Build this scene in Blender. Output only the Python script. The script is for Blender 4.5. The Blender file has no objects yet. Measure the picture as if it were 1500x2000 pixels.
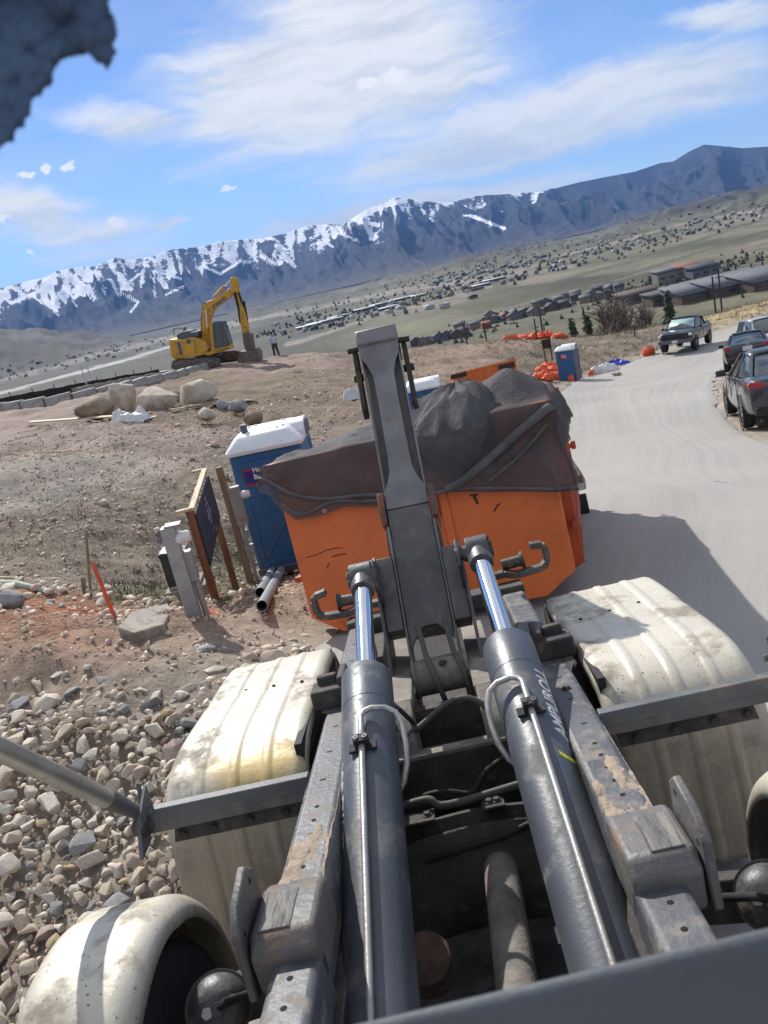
import bpy, bmesh, math, random
import numpy as np
from mathutils import Vector, Matrix, noise as mnoise
random.seed(7); rng = np.random.default_rng(7)
R = math.radians
S = bpy.context.scene
COL = S.collection

# ------------------------------------------------------------------ frames
# world: Z up, Y = horizontal direction of the truck's tail.  truck frame: x right, y to the tail, z normal to the truck bed
F = 1600.0                                    # focal length in photograph pixels
def _n(v): return v/np.linalg.norm(v)
_d1 = _n(np.array([53., -211., F]))
_la = np.array([1., -.235, 0.]); _la[2] = -(_la[0]*_d1[0]+_la[1]*_d1[1])/_d1[2]; _la = _n(_la)
RL = np.array([_la, _d1, np.cross(_la, _d1)])
_k = 528+.225*750
_up = -_n(np.array([.225, 1., (.225*750+1000-_k)/F]))
_y = _n(_d1-_up*np.dot(_up, _d1)); _x = np.cross(_y, _up)
RW = np.array([_x, _y, _up])
LW = RW@RL.T                                  # truck frame -> world
CAML = np.array([.14, 0., 2.40])
CAMW = LW@CAML
def ray(px, py): return RW@np.array([(px-750.)/F, (py-1000.)/F, 1.])
def at(px, py, d): return CAMW+ray(px, py)*d
def w2p(P):
    v = (np.asarray(P, float)-CAMW)@RW.T.T if False else (np.asarray(P, float)-CAMW)@RW
    return 750+F*v[..., 0]/v[..., 2], 1000+F*v[..., 1]/v[..., 2], v[..., 2]
def l2w(p): return LW@np.asarray(p, float)
ML = Matrix([list(LW[0])+[0], list(LW[1])+[0], list(LW[2])+[0], [0, 0, 0, 1]])

# ------------------------------------------------------------------ camera
cd = bpy.data.cameras.new('camera'); cam = bpy.data.objects.new('camera', cd); COL.objects.link(cam)
cd.sensor_fit = 'VERTICAL'; cd.sensor_height = 36; cd.lens = F/2000*36
cd.clip_start = .05; cd.clip_end = 60000
rc = RW
cam.matrix_world = Matrix([[rc[i][0], -rc[i][1], -rc[i][2], CAMW[i]] for i in range(3)]+[[0, 0, 0, 1]])
cd.dof.use_dof = True; cd.dof.focus_distance = 7.0; cd.dof.aperture_fstop = cd.lens/3.0
S.camera = cam
S.render.resolution_x = 768; S.render.resolution_y = 1024
S.view_settings.view_transform = 'Standard'; S.view_settings.look = 'None'
S.view_settings.exposure = 0.44; S.view_settings.gamma = 1.0; S.view_settings.use_curve_mapping = False

# ------------------------------------------------------------------ sun and sky
sun_l = np.array([-.80, 1.55, 1.75])
sun_w = _n(LW@sun_l)
SUN_EL = math.asin(sun_w[2]); SUN_AZ = math.atan2(sun_w[0], sun_w[1])
sd = bpy.data.lights.new('sun', 'SUN'); so = bpy.data.objects.new('sun', sd); COL.objects.link(so)
sd.energy = 4.1; sd.angle = R(.53); sd.color = (1., .955, .89)
so.rotation_mode = 'QUATERNION'; so.rotation_quaternion = Vector(sun_w).to_track_quat('Z', 'Y')
world = bpy.data.worlds.new('World'); S.world = world; world.use_nodes = True

class NT:
    """small node-tree writer"""
    def __init__(s, tree): s.t = tree; s.n = tree.nodes; s.l = tree.links
    def new(s, t, **kw):
        n = s.n.new(t)
        for k, v in kw.items(): setattr(n, k, v)
        return n
    def put(s, sock, v):
        if v is None: return
        if hasattr(v, 'links'): s.l.new(v, sock)
        else: sock.default_value = v
    def m(s, op, a, b=None, c=None, clamp=False):
        n = s.new('ShaderNodeMath', operation=op); n.use_clamp = clamp
        s.put(n.inputs[0], a); s.put(n.inputs[1], b); s.put(n.inputs[2], c); return n.outputs[0]
    def ss(s, v, a, b, c=0., d=1.):
        n = s.new('ShaderNodeMapRange', interpolation_type='SMOOTHSTEP')
        s.put(n.inputs[0], v); n.inputs[1].default_value = a; n.inputs[2].default_value = b
        n.inputs[3].default_value = c; n.inputs[4].default_value = d; return n.outputs[0]
    def mix(s, f, a, b, blend='MIX'):
        n = s.new('ShaderNodeMix', data_type='RGBA', blend_type=blend)
        s.put(n.inputs[0], f); s.put(n.inputs[6], c4(a)); s.put(n.inputs[7], c4(b)); return n.outputs[2]
    def noise(s, vec, scale, det=4., rough=.55, dist=0., out=0):
        n = s.new('ShaderNodeTexNoise'); s.put(n.inputs['Vector'], vec)
        n.inputs['Scale'].default_value = scale; n.inputs['Detail'].default_value = det
        n.inputs['Roughness'].default_value = rough; n.inputs['Distortion'].default_value = dist
        return n.outputs[out]
    def vmul(s, vec, k):
        n = s.new('ShaderNodeVectorMath', operation='MULTIPLY'); s.put(n.inputs[0], vec); n.inputs[1].default_value = k; return n.outputs[0]
def c4(c):
    if hasattr(c, 'links'): return c
    return (*c[:3], 1.)

SKY_STRENGTH = .14
def build_sky():
    w = NT(world.node_tree); w.n.clear()
    out = w.new('ShaderNodeOutputWorld'); bg = w.new('ShaderNodeBackground'); bg.inputs[1].default_value = SKY_STRENGTH
    w.l.new(bg.outputs[0], out.inputs[0])
    sky = w.new('ShaderNodeTexSky', sky_type='NISHITA'); sky.sun_disc = False
    sky.sun_elevation = SUN_EL; sky.sun_rotation = SUN_AZ; sky.altitude = 2000; sky.air_density = 1.0; sky.dust_density = .25; sky.ozone_density = 2.5
    tc = w.new('ShaderNodeTexCoord'); D = tc.outputs['Generated']
    sp = w.new('ShaderNodeSeparateXYZ'); w.l.new(D, sp.inputs[0])
    u = w.m('ARCTAN2', sp.outputs[0], sp.outputs[1]); v = w.m('ARCSINE', sp.outputs[2])
    cb = w.new('ShaderNodeCombineXYZ'); w.l.new(u, cb.inputs[0]); w.l.new(v, cb.inputs[1])
    # domain warp
    wn = w.noise(cb.outputs[0], 5., 5., .6, out=1)
    wv = w.new('ShaderNodeVectorMath', operation='SUBTRACT'); w.l.new(wn, wv.inputs[0]); wv.inputs[1].default_value = (.5, .5, .5)
    ws = w.vmul(wv.outputs[0], (.13, .08, 0))
    wa = w.new('ShaderNodeVectorMath', operation='ADD'); w.l.new(cb.outputs[0], wa.inputs[0]); w.l.new(ws, wa.inputs[1])
    def uv(px, py):
        d = _n(ray(px, py)); return math.atan2(d[0], d[1]), math.asin(d[2])
    def ell(src, pa, pb, wid, soft=1.):
        """soft elongated cloud body between two photo points, half-width in radians"""
        a = uv(*pa); b = uv(*pb); cx, cy = (a[0]+b[0])/2, (a[1]+b[1])/2
        L = math.hypot(b[0]-a[0], b[1]-a[1])/2; th = math.atan2(b[1]-a[1], b[0]-a[0])
        mp = w.new('ShaderNodeMapping', vector_type='TEXTURE'); w.l.new(src, mp.inputs[0])
        mp.inputs[1].default_value = (cx, cy, 0); mp.inputs[2].default_value = (0, 0, th); mp.inputs[3].default_value = (L*1.12, wid*1.15, 1)
        ln = w.new('ShaderNodeVectorMath', operation='LENGTH'); w.l.new(mp.outputs[0], ln.inputs[0])
        return w.ss(ln.outputs['Value'], 1.25, .1, 0., soft), th
    bodies = [((230, 235), (900, 120), .085, 1.), ((430, 120), (1020, -80), .115, 1.0), ((560, 250), (1080, 60), .07, .9),
              ((560, 370), (1560, 90), .045, .95), ((700, 300), (1250, 180), .05, .8), ((1050, 210), (1600, 130), .05, .85), ((440, 465), (1250, 330), .028, .95),
              ((-150, 380), (260, 440), .040, .95), ((-100, 450), (400, 430), .028, .75), ((250, 445), (410, 405), .006, .9),
              ((1260, 50), (1600, 0), .02, .8), ((60, 225), (420, 260), .022, .9), ((0, 510), (520, 470), .022, .6), ((900, 400), (1300, 320), .03, .6)]
    acc = None
    for pa, pb, wd, sf in bodies:
        e, th = ell(wa.outputs[0], pa, pb, wd, sf)
        acc = e if acc is None else w.m('MAXIMUM', acc, e)
    # clouds outside the view: unseen cirrus, cover raised for whiter fill light
    vis = w.ss(w.m('ABSOLUTE', u), .62, .9); hi = w.ss(v, .42, .6); outm = w.m('MAXIMUM', vis, hi)
    gen = w.ss(w.noise(D, 2.2, 6., .6), .36, .60, 0., .95)
    acc = w.m('MAXIMUM', acc, w.m('MULTIPLY', outm, gen))
    # wispy structure: noise stretched along the streaks
    mp = w.new('ShaderNodeMapping'); w.l.new(wa.outputs[0], mp.inputs[0]); mp.inputs[2].default_value = (0, 0, R(-7)); mp.inputs[3].default_value = (3.2, 26, 1)
    n1 = w.noise(mp.outputs[0], 1.0, 7., .56)
    mp2 = w.new('ShaderNodeMapping'); w.l.new(wa.outputs[0], mp2.inputs[0]); mp2.inputs[2].default_value = (0, 0, R(-24)); mp2.inputs[3].default_value = (5, 30, 1)
    n2 = w.noise(mp2.outputs[0], 1.3, 9., .6)
    nn = w.m('ADD', w.m('MULTIPLY', n1, .55), w.m('MULTIPLY', n2, .45))
    dens = w.m('ADD', w.m('MULTIPLY', acc, 1.45), w.m('MULTIPLY', w.m('SUBTRACT', nn, .5), 2.3))
    cov = w.m('MULTIPLY', w.ss(dens, .25, 1.30), w.ss(acc, .02, .25))
    # little cumulus puffs
    fn = w.noise(cb.outputs[0], 95., 6., .68, out=1)
    fv = w.new('ShaderNodeVectorMath', operation='SUBTRACT'); w.l.new(fn, fv.inputs[0]); fv.inputs[1].default_value = (.5, .5, .5)
    fs = w.vmul(fv.outputs[0], (.024, .018, 0))
    fa = w.new('ShaderNodeVectorMath', operation='ADD'); w.l.new(cb.outputs[0], fa.inputs[0]); w.l.new(fs, fa.inputs[1])
    puff = None
    for pa, pb, wd in [((688, 168), (748, 154), .0065), ((735, 156), (806, 140), .0095), ((30, 345), (70, 338), .004), ((80, 333), (100, 326), .005), ((118, 332), (150, 316), .005),
                       ((205, 432), (245, 436), .007), ((-8, 430), (20, 424), .005), ((48, 492), (72, 492), .003), ((425, 370), (470, 366), .002)]:
        e, th = ell(fa.outputs[0], pa, pb, wd, 1.)
        puff = e if puff is None else w.m('MAXIMUM', puff, e)
    puff = w.ss(puff, .22, .75, 0., .92)
    shade = w.ss(n2, .30, .62)
    k = 1./SKY_STRENGTH
    ccol = w.mix(shade, (.54*k, .57*k, .61*k), (.72*k, .73*k, .74*k))
    # thin veil near the horizon and between the streaks
    veil = w.m('MULTIPLY', w.ss(w.noise(mp2.outputs[0], .5, 5., .6), .3, .8), .28)
    tint = w.mix(1., sky.outputs[0], SKY_TINT, 'MULTIPLY')
    base = w.mix(w.m('MULTIPLY', veil, w.ss(v, 0., .15)), tint, (.52*k, .60*k, .70*k))
    c1 = w.mix(w.m('MULTIPLY', cov, .93), base, ccol)
    c2 = w.mix(puff, c1, (.76*k, .77*k, .78*k))
    w.l.new(c2, bg.inputs[0])
SKY_TINT = (.50, .57, .70)
build_sky()

# ------------------------------------------------------------------ mesh and object helpers
def tag(o, label=None, cat=None, group=None, kind=None):
    if label: o['label'] = label
    if cat: o['category'] = cat
    if group: o['group'] = group
    if kind: o['kind'] = kind
    return o
def thing(name, label, cat, loc=(0, 0, 0), rotz=0., group=None, base=None, scale=1.):
    o = bpy.data.objects.new(name, None); COL.objects.link(o); o.empty_display_size = .3
    m = Matrix.Translation(Vector([float(q) for q in loc]))
    if base is not None: m = m@base
    o.matrix_world = m@Matrix.Rotation(rotz, 4, 'Z')@Matrix.Scale(scale, 4)
    return tag(o, label, cat, group)
def children(o): return [c for c in bpy.data.objects if c.parent == o]
def copy_tree(o, parent=None):
    kids = list(o.children)
    c = o.copy(); COL.objects.link(c)
    if parent is not None: c.parent = parent
    for ch in kids: copy_tree(ch, c)
    return c
def place(o, loc, rotz=0., base=None, scale=1.):
    m = Matrix.Translation(Vector([float(q) for q in loc]))
    if base is not None: m = m@base
    o.matrix_world = m@Matrix.Rotation(rotz, 4, 'Z')@Matrix.Scale(scale, 4)
    return o
I4 = Matrix.Identity(4)
def TR(x, y, z, rx=0, ry=0, rz=0): return Matrix.Translation((x, y, z))@Matrix.Rotation(rz, 4, 'Z')@Matrix.Rotation(ry, 4, 'Y')@Matrix.Rotation(rx, 4, 'X')
def frame_to(p0, p1):
    p0 = Vector([float(q) for q in p0]); p1 = Vector([float(q) for q in p1]); d = p1-p0
    return Matrix.Translation(p0)@d.to_track_quat('Z', 'Y').to_matrix().to_4x4(), d.length
class MB:
    def __init__(s): s.v = []; s.f = []; s.mi = []; s.cur = 0
    def mesh(s, vs, fs, M=None):
        b = len(s.v)
        if M is not None: vs = [tuple(M@Vector(q)) for q in vs]
        s.v += [tuple(float(a) for a in q) for q in vs]; s.f += [tuple(b+i for i in f) for f in fs]; s.mi += [s.cur]*len(fs); return s
    def box(s, c, d, M=None, taper=None):
        x, y, z = [q/2. for q in d]; t = taper or (1, 1)
        vs = [(-x, -y, -z), (x, -y, -z), (x, y, -z), (-x, y, -z), (-x*t[0], -y*t[1], z), (x*t[0], -y*t[1], z), (x*t[0], y*t[1], z), (-x*t[0], y*t[1], z)]
        vs = [(a+c[0], b+c[1], e+c[2]) for a, b, e in vs]
        return s.mesh(vs, [(0, 3, 2, 1), (4, 5, 6, 7), (0, 1, 5, 4), (1, 2, 6, 5), (2, 3, 7, 6), (3, 0, 4, 7)], M)
    def bar(s, p0, p1, w, h, M=None, up=None):
        """box from p0 to p1, w sideways, h along up"""
        p0 = Vector(p0); p1 = Vector(p1); d = (p1-p0); L = d.length; d.normalize(); u = Vector(up or (0, 0, 1))
        sd_ = d.cross(u)
        if sd_.length < 1e-4: sd_ = d.cross(Vector((0, 1, 0)))
        sd_.normalize(); u = sd_.cross(d)
        Q = Matrix((sd_, d, u)).transposed().to_4x4(); Q.translation = (p0+p1)/2
        return s.box((0, 0, 0), (w, L, h), (M or I4)@Q)
    def cyl(s, p0, p1, r0, r1=None, n=20, M=None, caps=True):
        r1 = r0 if r1 is None else r1; Q, L = frame_to(p0, p1); vs = []
        for z, r in ((0, r0), (L, r1)):
            for i in range(n):
                a = 2*math.pi*i/n; vs.append((r*math.cos(a), r*math.sin(a), z))
        fs = [(i, (i+1) % n, n+(i+1) % n, n+i) for i in range(n)]
        if caps: fs += [tuple(range(n-1, -1, -1)), tuple(range(n, 2*n))]
        return s.mesh(vs, fs, (M or I4)@Q)
    def lathe(s, prof, n=24, M=None):
        """prof: list of (r,z)"""
        vs = [(r*math.cos(2*math.pi*i/n), r*math.sin(2*math.pi*i/n), z) for r, z in prof for i in range(n)]
        fs = [(k*n+i, k*n+(i+1) % n, (k+1)*n+(i+1) % n, (k+1)*n+i) for k in range(len(prof)-1) for i in range(n)]
        return s.mesh(vs, fs, M)
    def tube(s, pts, r, n=10, M=None):
        pts = [Vector(p) for p in pts]; vs = []; prev = None
        rr = r if isinstance(r, (list, tuple)) else [r]*len(pts)
        for i, p in enumerate(pts):
            d = (pts[min(i+1, len(pts)-1)]-pts[max(i-1, 0)]).normalized()
            if prev is None:
                a = d.orthogonal().normalized()
            else: a = (prev-d*prev.dot(d)).normalized()
            prev = a; b = d.cross(a)
            for k in range(n):
                t = 2*math.pi*k/n; vs.append(tuple(p+(a*math.cos(t)+b*math.sin(t))*rr[i]))
        m = len(pts)
        fs = [(i*n+k, i*n+(k+1) % n, (i+1)*n+(k+1) % n, (i+1)*n+k) for i in range(m-1) for k in range(n)]
        fs += [tuple(range(n-1, -1, -1)), tuple(range((m-1)*n, m*n))]
        return s.mesh(vs, fs, M)
    def prism(s, poly, h0, h1, axis='z', M=None):
        """extrude a 2D polygon along axis; axis x: poly=(y,z); y: poly=(x,z); z: poly=(x,y)"""
        n = len(poly)
        def P(a, b, h): return {'z': (a, b, h), 'x': (h, a, b), 'y': (a, h, b)}[axis]
        vs = [P(a, b, h0) for a, b in poly]+[P(a, b, h1) for a, b in poly]
        fs = [tuple(range(n-1, -1, -1)), tuple(range(n, 2*n))]+[(i, (i+1) % n, n+(i+1) % n, n+i) for i in range(n)]
        return s.mesh(vs, fs, M)
    def loft(s, rings, closed=True, caps=True, M=None):
        n = len(rings[0]); vs = [p for r in rings for p in r]
        rg = range(n if closed else n-1)
        fs = [(k*n+i, k*n+(i+1) % n, (k+1)*n+(i+1) % n, (k+1)*n+i) for k in range(len(rings)-1) for i in rg]
        if caps and closed: fs += [tuple(range(n-1, -1, -1)), tuple(range((len(rings)-1)*n, len(rings)*n))]
        return s.mesh(vs, fs, M)
    def sheet(s, fn, nu, nv, M=None):
        vs = [fn(i/(nu-1), j/(nv-1)) for j in range(nv) for i in range(nu)]
        return s.mesh(vs, [(j*nu+i, j*nu+i+1, (j+1)*nu+i+1, (j+1)*nu+i) for j in range(nv-1) for i in range(nu-1)], M)
    def data(s, name, mats, smooth=None):
        me = bpy.data.meshes.new(name); me.from_pydata(s.v, [], s.f)
        for m in (mats if isinstance(mats, (list, tuple)) else [mats]): me.materials.append(m)
        if any(s.mi): me.polygons.foreach_set('material_index', s.mi)
        bm = bmesh.new(); bm.from_mesh(me); bmesh.ops.recalc_face_normals(bm, faces=bm.faces); bm.to_mesh(me); bm.free()
        if smooth is not None:
            me.polygons.foreach_set('use_smooth', [True]*len(me.polygons))
            if smooth < 3.: me.set_sharp_from_angle(angle=smooth)
        me.update(); return me
    def build(s, name, mats, parent=None, smooth=R(35), bevel=0., seg=2, label=None, thick=0., sub=0, M=None):
        me = s.data(name, mats, smooth)
        o = bpy.data.objects.new(name, me); COL.objects.link(o)
        if parent is not None: o.parent = parent
        if M is not None: o.matrix_local = M
        if thick: md = o.modifiers.new('solid', 'SOLIDIFY'); md.thickness = thick; md.offset = 0
        if sub: md = o.modifiers.new('sub', 'SUBSURF'); md.levels = sub; md.render_levels = sub
        if bevel:
            md = o.modifiers.new('bevel', 'BEVEL'); md.width = bevel; md.segments = seg; md.limit_method = 'ANGLE'; md.angle_limit = R(40); md.harden_normals = False
        if label: o['label'] = label
        return o
def inst(src, parent, M, name=None):
    """a further object sharing the mesh of src"""
    c = src.copy(); COL.objects.link(c); c.parent = parent; c.matrix_local = M; return c
def text_mesh(body, size, bold=0., shear=0., extrude=.0015):
    cu = bpy.data.curves.new('lettering', 'FONT'); cu.body = body; cu.size = size; cu.extrude = extrude; cu.shear = shear; cu.offset = bold
    cu.align_x = 'CENTER'; cu.align_y = 'CENTER'; cu.resolution_u = 3
    o = bpy.data.objects.new('lettering', cu); me = bpy.data.meshes.new_from_object(o)
    bpy.data.objects.remove(o); bpy.data.curves.remove(cu); return me
def text_part(body, size, mat, parent, M, bold=0., shear=0., warp=None, name='lettering', ext=.0015):
    me = text_mesh(body, size, bold, shear, ext); me.materials.clear(); me.materials.append(mat)
    if warp:
        bm = bmesh.new(); bm.from_mesh(me); bmesh.ops.subdivide_edges(bm, edges=[e for e in bm.edges if e.calc_length() > size*.2], cuts=2)
        for v in bm.verts: v.co = Vector(warp(v.co))
        bm.to_mesh(me); bm.free()
    o = bpy.data.objects.new(name, me); COL.objects.link(o); o.parent = parent; o.matrix_local = M; return o

# ------------------------------------------------------------------ numpy noise
def _hash(ix, iy, sd_):
    h = (ix.astype(np.int64)*374761393+iy.astype(np.int64)*668265263+sd_*1442695040888963407 % (1 << 31)) & 0x7fffffff
    h = (h ^ (h >> 13))*1274126177 & 0x7fffffff
    return ((h ^ (h >> 16)) & 0xffff)/65535.
def vnoise(x, y, sd_=0):
    x = np.asarray(x, float); y = np.asarray(y, float)
    ix = np.floor(x); iy = np.floor(y); fx = x-ix; fy = y-iy; fx = fx*fx*fx*(fx*(fx*6-15)+10); fy = fy*fy*fy*(fy*(fy*6-15)+10)
    a = _hash(ix, iy, sd_); b = _hash(ix+1, iy, sd_); c = _hash(ix, iy+1, sd_); d = _hash(ix+1, iy+1, sd_)
    return (a*(1-fx)+b*fx)*(1-fy)+(c*(1-fx)+d*fx)*fy-.5
def fbm(x, y, o=5, sd_=0, g=.5):
    t = 0; a = 1.; 
    for k in range(o): t = t+a*vnoise(x, y, sd_+k*17); x = x*2.03+3.1; y = y*2.03+1.7; a *= g
    return t
def ridged(x, y, o=5, sd_=0, g=.5):
    t = 0; a = 1.; w_ = 1.
    for k in range(o):
        n_ = 1-np.abs(vnoise(x, y, sd_+k*13)*2.6); n_ = np.clip(n_, 0, 1)**1.6*w_; w_ = np.clip(n_*1.4, 0, 1)
        t = t+a*n_; x = x*2.1+5.2; y = y*2.1+1.3; a *= g
    return t
def sstep(a, b, x): t = np.clip((x-a)/(b-a), 0, 1); return t*t*(3-2*t)

# ------------------------------------------------------------------ height of the ground
VALLEY = -60.
near_cp = [tuple(l2w((x, y, 0.))) for x in (-3.5, -1., 1., 3.) for y in (-6., -2., 1., 3.5)]
near_cp += [tuple(l2w((x, 7., .47))) for x in (-1.3, 1.4)]+[tuple(l2w((x, 11., .62))) for x in (-1.3, 1.6)]
for px, py, d in [
    (100, 1500, 5.), (0, 1250, 7.), (300, 1350, 6.), (500, 1250, 7.4), (290, 1220, 8.), (230, 1230, 8.), (385, 1205, 9.), (425, 1175, 10.2), (490, 1135, 12.5), (505, 1122, 13.85), (580, 1110, 13.8),
    (0, 1120, 9.5), (100, 1000, 13.5), (300, 1000, 14.5), (100, 900, 21.), (300, 900, 22.), (400, 830, 27.), (100, 830, 33.), (-300, 900, 26.), (-300, 1200, 9.), (280, 815, 30.),
    (0, 800, 45.), (-250, 850, 45.), (200, 765, 46.), (400, 722, 55.), (541, 697, 60.), (455, 712, 56.), (600, 780, 31.), (650, 700, 52.), (450, 850, 24.),
    (850, 690, 55.), (850, 740, 38.), (980, 665, 60.), (1060, 662, 62.), (1200, 652, 62.), (1115, 742, 49.), (1300, 638, 62.), (1300, 688, 50.), (1385, 670, 54.), (1500, 640, 52.),
    (1120, 900, 16.9), (1200, 850, 19.8), (1300, 800, 22.6), (1120, 800, 29.), (1150, 770, 38.), (1300, 750, 32.), (1250, 720, 46.),
    (1415, 728, 33.), (1480, 830, 17.), (1500, 590, 66.), (1400, 612, 64.), (1650, 560, 66.), (1650, 700, 30.), (1650, 640, 45.), (1400, 770, 23.)]:
    near_cp.append(tuple(at(px, py, d)))
for px, d, z in [(-300, 95, -7), (0, 95, -8), (200, 95, -9), (400, 100, -11), (541, 105, -13), (700, 105, -15), (850, 105, -17), (980, 105, -18), (1100, 105, -19), (1250, 105, -19), (1400, 105, -19), (1550, 105, -19), (1750, 105, -19)]:
    p = at(px, 1000, d); near_cp.append((p[0], p[1], float(z)))
for a_ in range(60, 310, 25):
    for r_ in (12., 40., 100.):
        x_ = r_*math.sin(R(a_)); y_ = r_*math.cos(R(a_)); near_cp.append((x_, y_, -.15*y_-.03*x_))
NC = np.array(near_cp)
def _tps_fit(P, lam=.01):
    n_ = len(P); d = np.linalg.norm(P[:, None, :2]-P[None, :, :2], axis=2)/10.
    K = d*.9; K = K+np.eye(n_)*lam      # |r| kernel: stays calm between the points
    A = np.zeros((n_+3, n_+3)); A[:n_, :n_] = K; A[:n_, n_] = 1; A[:n_, n_+1:] = P[:, :2]/10.; A[n_, :n_] = 1; A[n_+1:, :n_] = P[:, :2].T/10.
    return np.linalg.solve(A, np.concatenate([P[:, 2], np.zeros(3)]))
TP = _tps_fit(NC)
def Hnear(X, Y):
    X = np.atleast_1d(np.asarray(X, float)); Y = np.atleast_1d(np.asarray(Y, float)); sh = X.shape; X = X.ravel(); Y = Y.ravel()
    out = np.empty(len(X)); n_ = len(NC)
    for i in range(0, len(X), 20000):
        x = X[i:i+20000]; y = Y[i:i+20000]
        # slightly rounded cone kernel, so the control points leave no spikes
        d = np.sqrt((x[:, None]-NC[None, :, 0])**2+(y[:, None]-NC[None, :, 1])**2+.6)/10.*.9
        out[i:i+20000] = d@TP[:n_]+TP[n_]+TP[n_+1]*x/10+TP[n_+2]*y/10
    return out.reshape(sh)
# crest of the low hills 4 km away, as photo points -> tangent of elevation over azimuth
def prof(pts):
    a = []; e = []
    for px, py in pts:
        d = ray(px, py); h = math.hypot(d[0], d[1]); a.append(math.atan2(d[0], d[1])); e.append(d[2]/h)
    o = np.argsort(a); return np.array(a)[o], np.array(e)[o]
HILL = prof([(-400, 700), (-50, 640), (0, 643), (80, 648), (170, 655), (260, 664), (340, 655), (420, 624), (480, 604), (560, 592), (660, 572), (750, 549), (870, 513), (1000, 484), (1080, 474), (1150, 462), (1250, 428), (1350, 399), (1500, 363), (1700, 320)])
SKYL = prof([(-400, 650), (-150, 598), (0, 563), (60, 547), (90, 541), (110, 529), (150, 522), (185, 520), (205, 512), (225, 503), (255, 508), (300, 500), (318, 492), (340, 486), (365, 484), (400, 481), (430, 471), (470, 468), (510, 466),
    (560, 455), (600, 441), (640, 437), (665, 439), (690, 425), (715, 409), (745, 398), (770, 386), (800, 388), (830, 393), (880, 395), (930, 383), (1000, 378), (1060, 374), (1090, 366), (1130, 356), (1180, 346), (1240, 335), (1290, 318), (1315, 315), (1345, 296), (1375, 282), (1410, 285), (1450, 289), (1500, 286), (1600, 270), (1900, 240)])
def Hfar(X, Y):
    r = np.hypot(X, Y); az = np.arctan2(X, Y)
    z = VALLEY+fbm(X/260., Y/260., 4, 3)*3.*sstep(300, 900, r)
    azw = az+.02*fbm(az*20, r/900., 3, 5)
    crest = CAMW[2]+np.interp(azw, *HILL)*4000.+fbm(az*90, r/500., 4, 9)*14
    up = sstep(1900, 3900, r+fbm(az*25, r/700., 3, 8)*500)
    dn = 1-sstep(4300, 6200, r)
    gul = ridged(az*55, r/1500., 4, 21)*16*up*dn
    z = z+(crest-VALLEY+8)*up*dn*(.86+.14*sstep(3200, 4000, r))-gul*.6
    return z
def H(X, Y):
    X = np.atleast_1d(np.asarray(X, float)); Y = np.atleast_1d(np.asarray(Y, float)); r = np.hypot(X, Y)
    hn = Hnear(X, Y); hf = Hfar(X, Y)
    t = sstep(75., 480., r)**.62
    hn2 = np.where(r > 105, hn*0+np.minimum(hn, -8-.07*(r-105)), hn)
    return hn2*(1-t)+hf*t
def Hn(x, y): return float(Hnear(x, y)[0])
def Hp(x, y): return float(H(x, y)[0])
def G(px, py, dmax=95.):
    """ground point seen at a photograph pixel"""
    d = ray(px, py); ts = np.geomspace(1.5, dmax, 700); P = CAMW[None]+ts[:, None]*d[None]
    h = H(P[:, 0], P[:, 1]); k = np.nonzero(P[:, 2] < h)[0]
    i = k[0] if len(k) else int(np.argmin(P[:, 2]-h))
    if i > 0 and len(k):
        a = P[i-1, 2]-h[i-1]; b = P[i, 2]-h[i]; s_ = a/(a-b); p = P[i-1]*(1-s_)+P[i]*s_
    else: p = P[i]
    return np.array([p[0], p[1], Hp(p[0], p[1])])
def GV(px, py):
    """point of the far ground seen at a pixel (valley and hills)"""
    d = ray(px, py); ts = np.geomspace(260, 7000., 900); P = CAMW[None]+ts[:, None]*d[None]
    h = H(P[:, 0], P[:, 1]); k = np.nonzero(P[:, 2] < h)[0]
    i = k[0] if len(k) else int(np.argmin(P[:, 2]-h)); p = P[i]
    return np.array([p[0], p[1], Hp(p[0], p[1])])

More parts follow.
